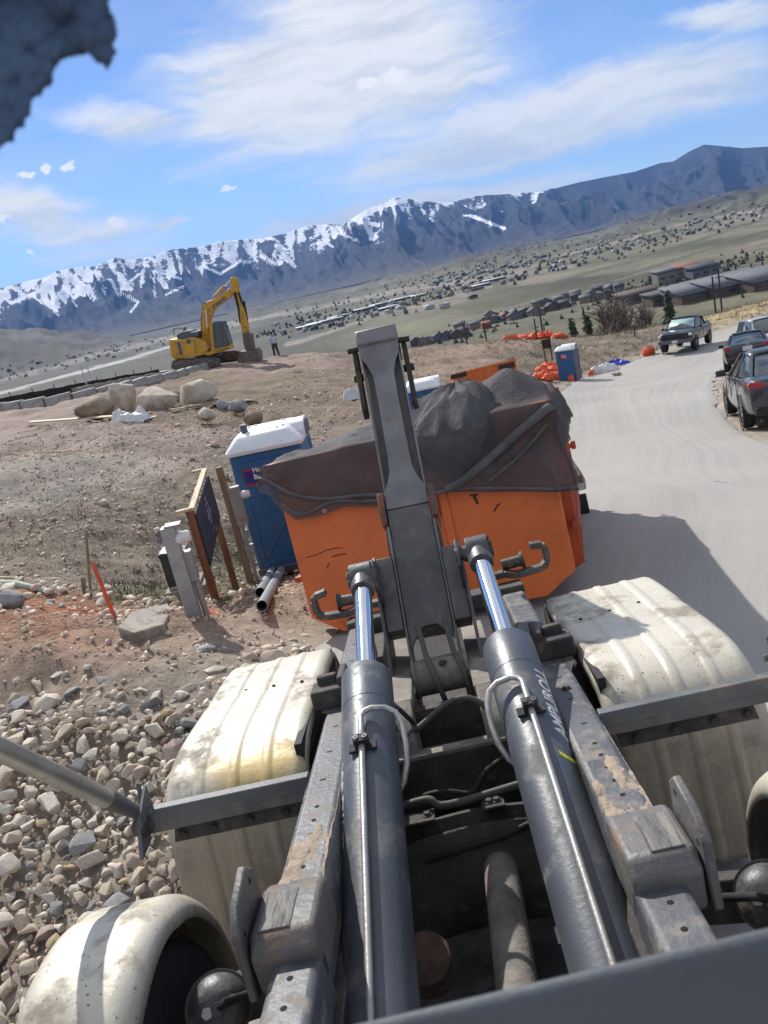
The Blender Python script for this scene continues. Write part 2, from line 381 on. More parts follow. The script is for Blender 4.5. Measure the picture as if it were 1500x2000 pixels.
# ------------------------------------------------------------------ materials
_mats = {}
def pm(name, col, rough=.6, metal=0., var=.18, vs=2.5, dirt=None, da=.5, ds=3., bump=.15, bs=30., attr=None, spec=.5, coat=0., stretch=None, spots=None):
    """painted / bare surface: base colour with broad variation, dirt patches, fine relief"""
    if name in _mats: return _mats[name]
    m = bpy.data.materials.new(name); m.use_nodes = True; w = NT(m.node_tree); w.n.clear()
    out = w.new('ShaderNodeOutputMaterial'); b = w.new('ShaderNodeBsdfPrincipled'); w.l.new(b.outputs[0], out.inputs[0])
    tc = w.new('ShaderNodeTexCoord'); P = tc.outputs['Object']
    if stretch: P = w.vmul(P, stretch)
    n1 = w.noise(P, vs, 5.)
    f = w.ss(n1, .3, .7)
    lo = tuple(c*(1-var) for c in col); hi = tuple(min(c*(1+var), 1.) for c in col)
    c = w.mix(f, lo, hi); rg = rough
    if attr:
        an = w.new('ShaderNodeAttribute'); an.attribute_name = attr; c = w.mix(1., an.outputs[0], w.mix(f, (1-var,)*3, (1+var,)*3), 'MULTIPLY')
    if dirt:
        n2 = w.noise(P, ds, 8., .68); a0 = .72-.5*da
        df = w.ss(n2, a0, a0+.16); c = w.mix(df, c, dirt); rg = w.m('ADD', w.m('MULTIPLY', df, (.85-rough)), rough)
        metal_s = w.m('MULTIPLY', w.m('SUBTRACT', 1., df), metal) if metal else 0.
    else: metal_s = metal
    if spots:
        n4 = w.noise(P, spots[1], 3., .5); sf = w.ss(n4, spots[2], spots[2]+.05); c = w.mix(sf, c, spots[0])
    w.put(b.inputs['Base Color'], c); w.put(b.inputs['Roughness'], rg); w.put(b.inputs['Metallic'], metal_s)
    b.inputs['Specular IOR Level'].default_value = spec; b.inputs['Coat Weight'].default_value = coat
    if bump:
        bn = w.new('ShaderNodeBump'); bn.inputs['Strength'].default_value = bump; bn.inputs['Distance'].default_value = .01
        w.l.new(w.noise(P, bs, 6., .6), bn.inputs['Height']); w.l.new(bn.outputs[0], b.inputs['Normal'])
    _mats[name] = m; return m
DUST = (.20, .165, .13); RUST = (.17, .075, .035)
M_steel = pm('dark_painted_steel', (.065, .065, .068), .42, 0., .3, 4., DUST, .42, 7., .25, 60)
M_rail = pm('rail_paint', (.085, .088, .096), .48, 0., .25, 5., (.22, .19, .16), .42, 9., .35, 45)
M_worn = pm('worn_steel', (.17, .165, .16), .35, .7, .3, 6., RUST, .5, 8., .3, 50)
M_cyl = pm('cylinder_paint', (.072, .082, .098), .40, 0., .15, 3., (.15, .14, .13), .40, 6., .12, 70, spec=.6)
M_chrome = pm('chrome_rod', (.75, .77, .80), .07, 1., .04, 3., bump=.02)
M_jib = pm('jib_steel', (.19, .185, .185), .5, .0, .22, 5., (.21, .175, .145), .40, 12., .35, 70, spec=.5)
M_jibd = pm('jib_steel_dark_grey', (.115, .108, .105), .55, 0., .2, 5., (.20, .17, .145), .45, 8., .4, 90)  # darker grey-brown steel of the arm and jib body
M_fender = pm('fender_aluminium', (.60, .555, .45), .42, .1, .10, 2., (.25, .22, .17), .50, 2.6, .2, 40, spots=((.13, .10, .075), 75., .655), coat=.05)
def grime(m, zl, zh, col, k=.75):
    w = NT(m.node_tree); b = next(n for n in w.n if n.type == 'BSDF_PRINCIPLED'); src = b.inputs['Base Color'].links[0].from_socket
    P = w.new('ShaderNodeTexCoord').outputs['Object']; sp = w.new('ShaderNodeSeparateXYZ'); w.l.new(P, sp.inputs[0])
    st = w.noise(w.vmul(P, (9., 1., .8)), 3., 6., .65); f = w.m('MULTIPLY', w.ss(w.m('ADD', sp.outputs[2], w.m('MULTIPLY', w.m('SUBTRACT', st, .5), .35)), zh, zl, 0., 1.), w.ss(st, .2, .7, .6, 1.))
    c = w.mix(w.m('MULTIPLY', f, k), src, col); w.l.new(c, b.inputs['Base Color'])
grime(M_fender, .85, 1.15, (.25, .215, .165), .85)
M_tube = pm('zinc_tube', (.42, .41, .38), .38, .6, .12, 8., (.25, .2, .15), .35, 20., .15, 80)
M_bar = pm('grey_angle_bar', (.11, .115, .12), .5, .0, .2, 4., DUST, .42, 7., .2, 60)
M_black = pm('black_rubber', (.018, .018, .019), .75, 0., .3, 6., (.07, .06, .05), .35, 9., .3, 50)
M_chassis = pm('chassis_grime', (.055, .050, .046), .8, 0., .4, 5., (.12, .10, .085), .42, 8., .6, 40)
M_orange = pm('orange_paint', (.68, .155, .038), .42, 0., .12, 1.2, (.42, .10, .03), .30, 3., .08, 25, spots=((.10, .045, .03), 5., .76))
M_orange2 = pm('orange_paint_far', (.62, .14, .02), .5, 0., .1, 1.5, (.4, .1, .03), .3, 3., .1, 20)
M_redrib = pm('red_orange_ribs', (.42, .075, .02), .5, 0., .2, 3., RUST, .4, 5., .3, 30)
M_tblue = pm('toilet_blue', (.028, .115, .27), .42, 0., .08, 1.2, (.09, .13, .19), .30, 3., .06, 30)
M_tgrey = pm('toilet_dark_grey', (.09, .10, .13), .5, 0., .1, 2., bump=.05)
M_twhite = pm('toilet_white_roof', (.74, .75, .76), .45, 0., .05, 2., (.5, .48, .44), .30, 4., .05, 30)
M_wood = pm('brown_stained_wood', (.155, .062, .03), .65, 0., .3, 3., (.22, .12, .07), .4, 5., .35, 60, stretch=(6, 6, .6))
M_pale = pm('pale_lumber', (.50, .40, .26), .7, 0., .2, 3., (.33, .26, .17), .4, 5., .3, 60, stretch=(1, 6, 6))
M_wgrey = pm('weathered_wood', (.24, .175, .115), .8, 0., .3, 3., (.17, .13, .10), .45, 5., .4, 60, stretch=(6, 6, .6))
M_navy = pm('navy_sign', (.018, .024, .05), .45, 0., .1, 3., bump=.03)
M_white = pm('white_plastic', (.74, .74, .72), .45, 0., .05, 3., bump=.03)
M_grey = pm('grey_enclosure', (.30, .31, .32), .5, .2, .1, 3., (.22, .19, .16), .35, 6., .1, 40)
M_greenbox = pm('dark_green_enclosure', (.03, .05, .038), .5, 0., .1, 3., DUST, .3, 5., .1, 40)
M_pipe = pm('grey_conduit', (.25, .27, .29), .45, 0., .08, 3., DUST, .32, 6., .08, 30)
M_conc = pm('concrete', (.33, .30, .26), .85, 0., .15, 3., (.22, .18, .14), .45, 4., .5, 60)
M_yellow = pm('excavator_yellow', (.58, .31, .025), .45, 0., .1, 1.2, (.24, .15, .07), .42, 3., .1, 20)
M_glass = pm('dark_glass', (.03, .04, .045), .06, 0., .1, 3., bump=0, spec=.9)
M_cabglass = pm('cab_glass', (.07, .11, .11), .12, 0., .15, 3., bump=0, spec=.8)
M_track = pm('dusty_track', (.10, .085, .07), .85, 0., .3, 5., DUST, .5, 6., .6, 20)
M_bucket = pm('bucket_steel', (.16, .13, .115), .6, .3, .2, 3., RUST, .45, 4., .3, 20)
M_sack = pm('orange_mesh', (.72, .10, .03), .65, 0., .22, 4., (.55, .13, .05), .4, 6., .6, 25)
M_bluet = pm('blue_tarp', (.02, .06, .42), .5, 0., .2, 3., bump=.5, bs=12)
M_psheet = pm('white_plastic_sheet', (.62, .62, .60), .4, 0., .12, 3., (.35, .3, .25), .35, 5., .6, 12)
M_tlred = pm('tail_light_red', (.35, .015, .02), .2, 0., .1, 5., bump=0, spec=.7)
M_plate = pm('number_plate', (.6, .6, .58), .4, 0., .05, 5., bump=0)
M_car1 = pm('car_paint_charcoal', (.045, .052, .065), .22, .35, .05, 2., (.13, .12, .11), .28, 4., bump=0, coat=.7)
M_car2 = pm('car_paint_black', (.012, .012, .015), .18, 0., .05, 2., (.08, .075, .07), .25, 4., bump=0, coat=.8)
M_car3 = pm('pickup_paint_dark', (.03, .033, .037), .3, .2, .05, 2., (.13, .115, .10), .35, 4., bump=0, coat=.5)
M_car4 = pm('car_paint_silver', (.48, .49, .50), .25, .3, .05, 2., bump=0, coat=.6)
M_shade = pm('sunshade_in_windscreen', (.42, .58, .55), .3, .3, .15, 6., bump=.1)
M_rim = pm('alloy_rim', (.28, .28, .29), .3, .8, .1, 6., bump=0)
M_fabric = pm('knit_fabric', (.075, .115, .19), .95, 0., .25, 14., bump=.25, bs=800., spec=.1)

def mat_nodes(name):
    m = bpy.data.materials.new(name); m.use_nodes = True; w = NT(m.node_tree); w.n.clear()
    out = w.new('ShaderNodeOutputMaterial'); return m, w, out
def mat_ground():
    m, w, out = mat_nodes('soil'); b = w.new('ShaderNodeBsdfPrincipled'); w.l.new(b.outputs[0], out.inputs[0])
    b.inputs['Roughness'].default_value = .95; b.inputs['Specular IOR Level'].default_value = .15
    P = w.new('ShaderNodeTexCoord').outputs['Object']
    an = w.new('ShaderNodeAttribute'); an.attribute_name = 'tone'
    n1 = w.noise(P, .55, 7., .62); n2 = w.noise(P, 9., 7., .7); n3 = w.noise(P, .05, 8., .6); n4 = w.noise(P, .004, 8., .65)
    k = w.m('ADD', w.m('MULTIPLY', n1, .7), w.m('MULTIPLY', n2, .75))
    k = w.ss(k, .42, 1.02, .72, 1.85)
    k2 = w.ss(n3, .3, .7, .82, 1.18); k3 = w.ss(n4, .3, .7, .8, 1.2)
    cc = w.new('ShaderNodeCombineColor'); kk = w.m('MULTIPLY', w.m('MULTIPLY', k, k2), k3)
    for i in range(3): w.l.new(kk, cc.inputs[i])
    c = w.mix(1., an.outputs[0], cc.outputs[0], 'MULTIPLY')
    # pale crumbs and dark bits
    sp = w.noise(P, 26., 3., .6); c = w.mix(w.ss(sp, .63, .70, 0., .55), c, (.34, .29, .235)); c = w.mix(w.ss(w.noise(P, 17., 4., .6), .62, .68, 0., .6), c, (.045, .035, .028))
    w.l.new(c, b.inputs['Base Color'])
    bn = w.new('ShaderNodeBump'); bn.inputs['Strength'].default_value = 1.; bn.inputs['Distance'].default_value = .035
    w.l.new(w.m('ADD', w.noise(P, 5., 8., .7), w.m('MULTIPLY', w.noise(P, 30., 4., .6), .25)), bn.inputs['Height']); w.l.new(bn.outputs[0], b.inputs['Normal'])
    return m
def mat_road():
    m, w, out = mat_nodes('dusty_asphalt'); b = w.new('ShaderNodeBsdfPrincipled'); w.l.new(b.outputs[0], out.inputs[0])
    b.inputs['Roughness'].default_value = .85; b.inputs['Specular IOR Level'].default_value = .3
    P = w.new('ShaderNodeTexCoord').outputs['Object']
    uv = w.new('ShaderNodeAttribute'); uv.attribute_name = 'lane'     # x across 0..1, y metres along
    sp = w.new('ShaderNodeSeparateXYZ'); w.l.new(uv.outputs['Vector'], sp.inputs[0])
    wob = w.m('ADD', sp.outputs[0], w.m('MULTIPLY', w.m('SUBTRACT', w.noise(P, .16, 3.), .5), .10))
    cb = w.new('ShaderNodeCombineXYZ'); w.l.new(w.m('MULTIPLY', wob, 17.), cb.inputs[0]); w.l.new(w.m('MULTIPLY', sp.outputs[1], .028), cb.inputs[1])
    tr = w.noise(cb.outputs[0], 1.6, 6., .62)
    c = w.mix(w.ss(tr, .28, .74), (.325, .310, .290), (.405, .386, .356))
    c = w.mix(w.ss(w.noise(P, .35, 8., .66), .35, .72, 0., .55), c, (.46, .42, .37))
    c = w.mix(w.ss(w.noise(P, 120., 3., .6), .35, .7, 0., .35), c, (.10, .10, .10))
    c = w.mix(w.ss(w.noise(P, 1.3, 9., .75, 1.2), .66, .74, 0., .35), c, (.13, .125, .12))
    w.l.new(c, b.inputs['Base Color'])
    bn = w.new('ShaderNodeBump'); bn.inputs['Strength'].default_value = .5; bn.inputs['Distance'].default_value = .008
    w.l.new(w.noise(P, 70., 5., .65), bn.inputs['Height']); w.l.new(bn.outputs[0], b.inputs['Normal']); return m
def mat_mountain():
    m, w, out = mat_nodes('mountain_side'); b = w.new('ShaderNodeBsdfPrincipled'); w.l.new(b.outputs[0], out.inputs[0])
    b.inputs['Roughness'].default_value = .95; b.inputs['Specular IOR Level'].default_value = .1
    P = w.new('ShaderNodeTexCoord').outputs['Object']
    an = w.new('ShaderNodeAttribute'); an.attribute_name = 'tone'; sn = w.new('ShaderNodeAttribute'); sn.attribute_name = 'snow'
    n = w.noise(P, .015, 9., .74); n2 = w.noise(P, .0016, 7., .62)
    c = w.mix(1., an.outputs[0], w.mix(w.ss(n, .35, .68), (.62, .62, .66), (1.3, 1.28, 1.22)), 'MULTIPLY')
    c = w.mix(w.ss(n2, .54, .62, 0., .6), c, (.022, .032, .03))
    f = w.m('ADD', sn.outputs['Fac'], w.m('MULTIPLY', w.m('SUBTRACT', n, .5), 2.0))
    c = w.mix(w.ss(f, .46, .60), c, (.86, .88, .93))
    w.l.new(c, b.inputs['Base Color']); return m
def mat_rock(name, a, b_, s=8.):
    m, w, out = mat_nodes(name); b = w.new('ShaderNodeBsdfPrincipled'); w.l.new(b.outputs[0], out.inputs[0]); b.inputs['Roughness'].default_value = .85; b.inputs['Specular IOR Level'].default_value = .25
    P = w.new('ShaderNodeTexCoord').outputs['Object']; oi = w.new('ShaderNodeObjectInfo')
    ad = w.new('ShaderNodeVectorMath', operation='ADD'); w.l.new(P, ad.inputs[0]); w.l.new(oi.outputs['Location'], ad.inputs[1])
    c = w.mix(w.ss(w.noise(ad.outputs[0], s, 8., .65), .3, .7), a, b_)
    c = w.mix(w.ss(w.noise(ad.outputs[0], s*3, 5., .6), .56, .7, 0., .6), c, tuple(q*.55 for q in a))
    w.l.new(c, b.inputs['Base Color'])
    bn = w.new('ShaderNodeBump'); bn.inputs['Strength'].default_value = .6; bn.inputs['Distance'].default_value = .012
    w.l.new(w.noise(ad.outputs[0], s*4, 6., .65), bn.inputs['Height']); w.l.new(bn.outputs[0], b.inputs['Normal']); return m
def mat_tarp(name, col, alpha, bump=.2):
    m, w, out = mat_nodes(name); P = w.new('ShaderNodeTexCoord').outputs['Object']
    b = w.new('ShaderNodeBsdfPrincipled'); b.inputs['Roughness'].default_value = .75
    c = w.mix(w.ss(w.noise(P, 2.2, 6., .6), .3, .7), tuple(q*.8 for q in col), tuple(q*1.35 for q in col)); w.l.new(c, b.inputs['Base Color'])
    tl = w.new('ShaderNodeBsdfTranslucent'); w.l.new(c, tl.inputs[0]); mx0 = w.new('ShaderNodeMixShader'); mx0.inputs[0].default_value = .3; w.l.new(b.outputs[0], mx0.inputs[1]); w.l.new(tl.outputs[0], mx0.inputs[2])
    bn = w.new('ShaderNodeBump'); bn.inputs['Strength'].default_value = bump; bn.inputs['Distance'].default_value = .02; w.l.new(w.noise(w.vmul(P, (1., 1., .45)), 13., 7., .6, 1.6), bn.inputs['Height']); w.l.new(bn.outputs[0], b.inputs['Normal'])
    tr = w.new('ShaderNodeBsdfTransparent'); mx = w.new('ShaderNodeMixShader')
    w.l.new(w.ss(w.noise(P, 3.5, 5., .6), .3, .7, alpha-.06, alpha+.05), mx.inputs[0]); w.l.new(tr.outputs[0], mx.inputs[1]); w.l.new(mx0.outputs[0], mx.inputs[2]); w.l.new(mx.outputs[0], out.inputs[0]); return m
M_ground = mat_ground(); M_road = mat_road(); M_mount = mat_mountain()
M_tarp = mat_tarp('mesh_tarp', (.092, .090, .096), .79, .6); M_film = mat_tarp('grey_film', (.12, .12, .13), .76, .6)
M_rocks = [mat_rock('tan_stone', (.50, .40, .30), (.70, .60, .48)), mat_rock('pale_stone', (.56, .49, .40), (.76, .69, .585)), mat_rock('grey_stone', (.21, .21, .215), (.36, .355, .35)),
           mat_rock('pink_stone', (.42, .32, .26), (.58, .48, .40)), mat_rock('ochre_stone', (.42, .29, .17), (.55, .44, .30))]
M_boulder = mat_rock('boulder_stone', (.34, .275, .21), (.60, .54, .45), 1.6)

# ------------------------------------------------------------------ polar sheets
def az_of(px, py): d = ray(px, py); return math.atan2(d[0], d[1])
def set_attr(me, name, arr, typ='FLOAT_COLOR'):
    a = me.attributes.new(name, typ, 'POINT')
    if typ == 'FLOAT_COLOR': a.data.foreach_set('color', np.concatenate([arr, np.ones((len(arr), 1))], 1).astype(np.float32).ravel())
    elif typ == 'FLOAT_VECTOR': a.data.foreach_set('vector', arr.astype(np.float32).ravel())
    else: a.data.foreach_set('value', arr.astype(np.float32))
def grid_obj(name, V, nu, nv, mat, wrap=False):
    me = bpy.data.meshes.new(name); j, i = np.mgrid[0:nv-1, 0:(nu if wrap else nu-1)]; i2 = (i+1) % nu
    q = np.stack([j*nu+i, j*nu+i2, (j+1)*nu+i2, (j+1)*nu+i], -1).reshape(-1, 4)
    me.vertices.add(len(V)); me.vertices.foreach_set('co', V.astype(np.float32).ravel())
    me.loops.add(q.size); me.loops.foreach_set('vertex_index', q.ravel().astype(np.int32))
    me.polygons.add(len(q)); me.polygons.foreach_set('loop_start', (np.arange(len(q))*4).astype(np.int32)); 
    me.polygons.foreach_set('use_smooth', np.ones(len(q), bool)); me.update(calc_edges=True); me.materials.append(mat)
    bm_up = me.polygons[0].normal
    o = bpy.data.objects.new(name, me); COL.objects.link(o); return o
# road outline (photo points on the ground, then world)
RLp = [(600, 2600), (560, 1900), (575, 1500), (640, 1260), (800, 1150), (1000, 1000), (1085, 860), (1098, 800), (1102, 765), (1150, 738), (1215, 714), (1260, 696), (1290, 682), (1350, 662), (1420, 640), (1500, 618), (1600, 590)]
RRp = [(1500, 2600), (2000, 2000), (2100, 1500), (2000, 1150), (1750, 1000), (1600, 905), (1500, 868), (1440, 838), (1405, 795), (1396, 768), (1398, 745), (1412, 722), (1440, 700), (1470, 686), (1540, 668), (1620, 650), (1700, 625)]
def Gl(px, py):
    p = ray(px, py)
    if py > 1300: t = -2.4*1.0/ (LW.T@p)[2]; q = CAMW+p*t; return np.array([q[0], q[1]])
    return G(px, py)[:2]
def resample(P, n):
    P = np.array(P); d = np.r_[0, np.cumsum(np.linalg.norm(np.diff(P, axis=0), axis=1))]; t = np.linspace(0, 1, n)*d[-1]
    return np.stack([np.interp(t, d, P[:, 0]), np.interp(t, d, P[:, 1])], 1)
def catmull(P, k=10):
    P = [np.array(p) for p in P]; P = [2*P[0]-P[1]]+P+[2*P[-1]-P[-2]]; out = []
    for i in range(1, len(P)-2):
        for j in range(k):
            t = j/k; out.append(.5*((2*P[i])+(-P[i-1]+P[i+1])*t+(2*P[i-1]-5*P[i]+4*P[i+1]-P[i+2])*t*t+(-P[i-1]+3*P[i]-3*P[i+1]+P[i+2])*t**3))
    out.append(P[-2]); return np.array(out)
back = [np.array((-1.35, -30.)), np.array((-1.35, -12.)), np.array((-1.35, -3.)), np.array((-1.3, 1.5)), np.array((-1.35, 5.))]
RLw = catmull(back+[Gl(*p) for p in RLp[3:]]); RRw = catmull([np.array((7., -30.)), np.array((7.5, -12.)), np.array((8., -3.)), np.array((8.3, 3.)), np.array((8.6, 7.))]+[Gl(*p) for p in RRp[4:]])
def pip(X, Y, poly):
    ins = np.zeros(len(X), bool); n_ = len(poly)
    for i in range(n_):
        x1, y1 = poly[i]; x2, y2 = poly[(i+1) % n_]
        if y1 == y2: continue
        c = ((y1 > Y) != (y2 > Y)) & (X < (x2-x1)*(Y-y1)/(y2-y1)+x1); ins ^= c
    return ins
ROADPOLY = np.concatenate([RLw[::3], RRw[::-3]])
def dist_line(X, Y, L):
    best = np.full(len(X), 1e9)
    for i in range(len(L)-1):
        a = L[i]; b = L[i+1]; ab = b-a; t = np.clip(((X-a[0])*ab[0]+(Y-a[1])*ab[1])/max(ab@ab, 1e-9), 0, 1)
        best = np.minimum(best, np.hypot(X-a[0]-t*ab[0], Y-a[1]-t*ab[1]))
    return best
def build_ground():
    A = np.concatenate([np.linspace(-math.pi, -.72, 34, endpoint=False), np.linspace(-.72, .72, 520, endpoint=False), np.linspace(.72, math.pi, 34, endpoint=False)])
    Rr = np.concatenate([[.4, 1.], np.geomspace(1.6, 75, 420), np.geomspace(76, 18000, 250)])
    nu, nv = len(A), len(Rr); AA, RR = np.meshgrid(A, Rr); X = (RR*np.sin(AA)).ravel(); Y = (RR*np.cos(AA)).ravel(); r = RR.ravel()
    Z = H(X, Y); inroad = pip(X, Y, ROADPOLY)
    dl = np.full(len(X), 30.); nearm = r < 95; dl[nearm] = np.minimum(dist_line(X[nearm], Y[nearm], RLw[::4]), dist_line(X[nearm], Y[nearm], RRw[::4]))
    sd_ = np.where(inroad, -dl, dl)
    px, py, dp = w2p(np.stack([X, Y, Z], 1)); front = dp > .5; px = np.where(front, px, -9999); py = np.where(front, py, 9999)
    soft = sstep(.05, 1.2, sd_)*(r < 120)
    rough_ = fbm(X*.9, Y*.9, 4, 31)*.16+fbm(X*4, Y*4, 4, 37)*.06+fbm(X*.25, Y*.25, 3, 41)*.35
    rut = 0
    Z = Z+rough_*soft*np.where(r > 60, .5, 1.)-.09*sstep(.15, -.25, sd_)*(r < 95)
    def reg(cx, cy, sx, sy, ang=0, warp=40.):
        wx = px+fbm(X*.5, Y*.5, 4, 51)*warp*2; wy = py+fbm(X*.5, Y*.5, 4, 57)*warp*1.2
        a = R(ang); dx = wx-cx; dy = wy-cy; uu = (dx*math.cos(a)+dy*math.sin(a))/sx; vv = (-dx*math.sin(a)+dy*math.cos(a))/sy
        return (sstep(1.25, .7, np.hypot(uu, vv))*front*(r < 95))[:, None]
    def mixc(c, f, col): return c*(1-f)+np.array(col)[None]*f
    C = np.tile(np.array([.155, .115, .085]), (len(X), 1))
    C = mixc(C, reg(280, 1010, 520, 175, -8), (.19, .155, .12))      # brush slope
    C = mixc(C, reg(260, 840, 420, 90, -6), (.245, .19, .16))          # pink gravel pad
    C = mixc(C, reg(70, 940, 260, 42, -4, 25)*.5, (.20, .20, .175))      # greyed gravel
    C = mixc(C, reg(440, 1110, 330, 45, -8), (.14, .13, .08)*np.array(1.))  # sparse green
    C = mixc(C, reg(40, 1270, 230, 130, -8), (.255, .125, .075))        # red dirt
    C = mixc(C, reg(420, 1200, 260, 60, -10), (.24, .17, .125))
    C = mixc(C, reg(120, 1700, 480, 420, 0), (.20, .165, .13))
    C = mixc(C, reg(600, 740, 330, 85, -8), (.16, .122, .087))         # graded pad, brown
    C = mixc(C, reg(560, 700, 140, 40, -8), (.23, .17, .14))
    C = mixc(C, reg(900, 700, 190, 60, -6), (.215, .155, .115))
    C = mixc(C, reg(1120, 690, 170, 42, -12), (.15, .125, .095))
    C = mixc(C, reg(1380, 610, 260, 36, -14), (.27, .215, .125))       # straw bank
    C = mixc(C, reg(1240, 660, 120, 30, -12), (.16, .13, .10))
    C = mixc(C, ((sd_ < 2.2) & (r < 95)).astype(float)[:, None]*.75*sstep(2.2, 0., sd_)[:, None], (.31, .27, .225))
    # far land: slope below the crest, valley grass, hills
    t = sstep(95, 200, r)[:, None]
    field = fbm(X/130.+Y/900., Y/420.+X/2000., 5, 61)
    val = np.array([.098, .094, .060])[None]*(1+field[:, None]*.75)
    ax = np.arctan2(X, Y)
    # darker furrow lines along the contour and bare tan lots
    st = ridged(X/900.+Y/260., Y/90.-X/240., 3, 71)[:, None]; val = mixc(val, sstep(.8, 1.3, st)*.5, (.060, .058, .042))
    val = mixc(val, sstep(.22, .42, fbm(X/170., Y/330., 4, 77))[:, None]*sstep(800, 1300, r)[:, None]*.7, (.165, .145, .115))
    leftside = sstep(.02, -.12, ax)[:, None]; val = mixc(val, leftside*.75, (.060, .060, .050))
    hil = np.array([.050, .046, .036])[None]*(1+fbm(X/200., Y/260., 5, 83)[:, None]*1.0)
    ht = sstep(VALLEY+10, VALLEY+40, Z)*sstep(1900, 2600, r); val = mixc(val, ht[:, None], (0, 0, 0))+hil*ht[:, None]
    bw = sstep(.1, .35, fbm(X/60., Y/60., 4, 91))[:, None]*sstep(1500, 2500, r)[:, None]; val = mixc(val, bw*.45, (.035, .04, .028))
    C = C*(1-t)+val*t
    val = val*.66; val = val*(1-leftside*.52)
    # pale roads of the valley, drawn as strips of gravel and snow-dusted lots
    for pts, wd, cl in [([(0, 745), (200, 690), (420, 640), (640, 596), (800, 565), (980, 540), (1120, 520)], 6, (.19, .175, .15)), ([(0, 768), (240, 705), (350, 672)], 3.5, (.34, .33, .31)),
                        ([(560, 672), (640, 650), (720, 620), (820, 596), (960, 560)], 5, (.20, .18, .15)), ([(700, 632), (730, 600), (790, 590)], 3, (.26, .235, .2)), ([(900, 625), (1150, 560), (1500, 470)], 2.5, (.14, .125, .09)),
                        ([(1030, 600), (1200, 545), (1500, 450)], 2., (.055, .055, .04)), ([(1000, 575), (1250, 505), (1500, 425)], 2., (.06, .06, .045)), ([(1060, 505), (1180, 480), (1320, 440), (1500, 405)], 3, (.22, .19, .15)),
                        ([(880, 565), (1000, 532), (1100, 508)], 4, (.17, .145, .11)), ([(560, 640), (700, 610), (830, 577)], 3., (.07, .07, .055))]:
        m_ = (r > 420) & (r < 6500) & front
        dd = dist_line(px[m_], py[m_], np.array(pts, float)); f_ = sstep(wd, wd*.4, dd+fbm(X[m_]/40, Y[m_]/40, 3, 3)*wd); C[m_] = mixc(C[m_], f_[:, None]*.85, cl)
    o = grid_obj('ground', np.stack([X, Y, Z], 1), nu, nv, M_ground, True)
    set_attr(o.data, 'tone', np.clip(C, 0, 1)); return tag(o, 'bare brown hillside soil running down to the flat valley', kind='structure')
ground = build_ground()
def build_road():
    n_ = 340; nw = 56; a = resample(RLw, n_); b = resample(RRw, n_); V = []; L = []; s_ = 0
    for i in range(n_):
        if i: s_ += np.linalg.norm((a[i]+b[i]-a[i-1]-b[i-1])/2)
        for j in range(nw):
            t = j/(nw-1); e = (fbm(s_*.9, 3. if j == 0 else 9., 3, 4)*.35 if j in (0, nw-1) else 0)
            p = a[i]*(1-t)+b[i]*t+(b[i]-a[i])*e*.07; V.append((p[0], p[1], 0)); L.append((t, s_, 0))
    V = np.array(V); L = np.array(L); V[:, 2] = H(V[:, 0], V[:, 1])+.02-.035*(L[:, 0] < .001)-.035*(L[:, 0] > .999)
    V[:, 2] += fbm(V[:, 0]*.15, V[:, 1]*.15, 3, 8)*.04
    o = grid_obj('road', V, nw, n_, M_road); set_attr(o.data, 'lane', L, 'FLOAT_VECTOR'); return tag(o, 'dusty grey asphalt road curving down the hill', kind='structure')
road = build_road()
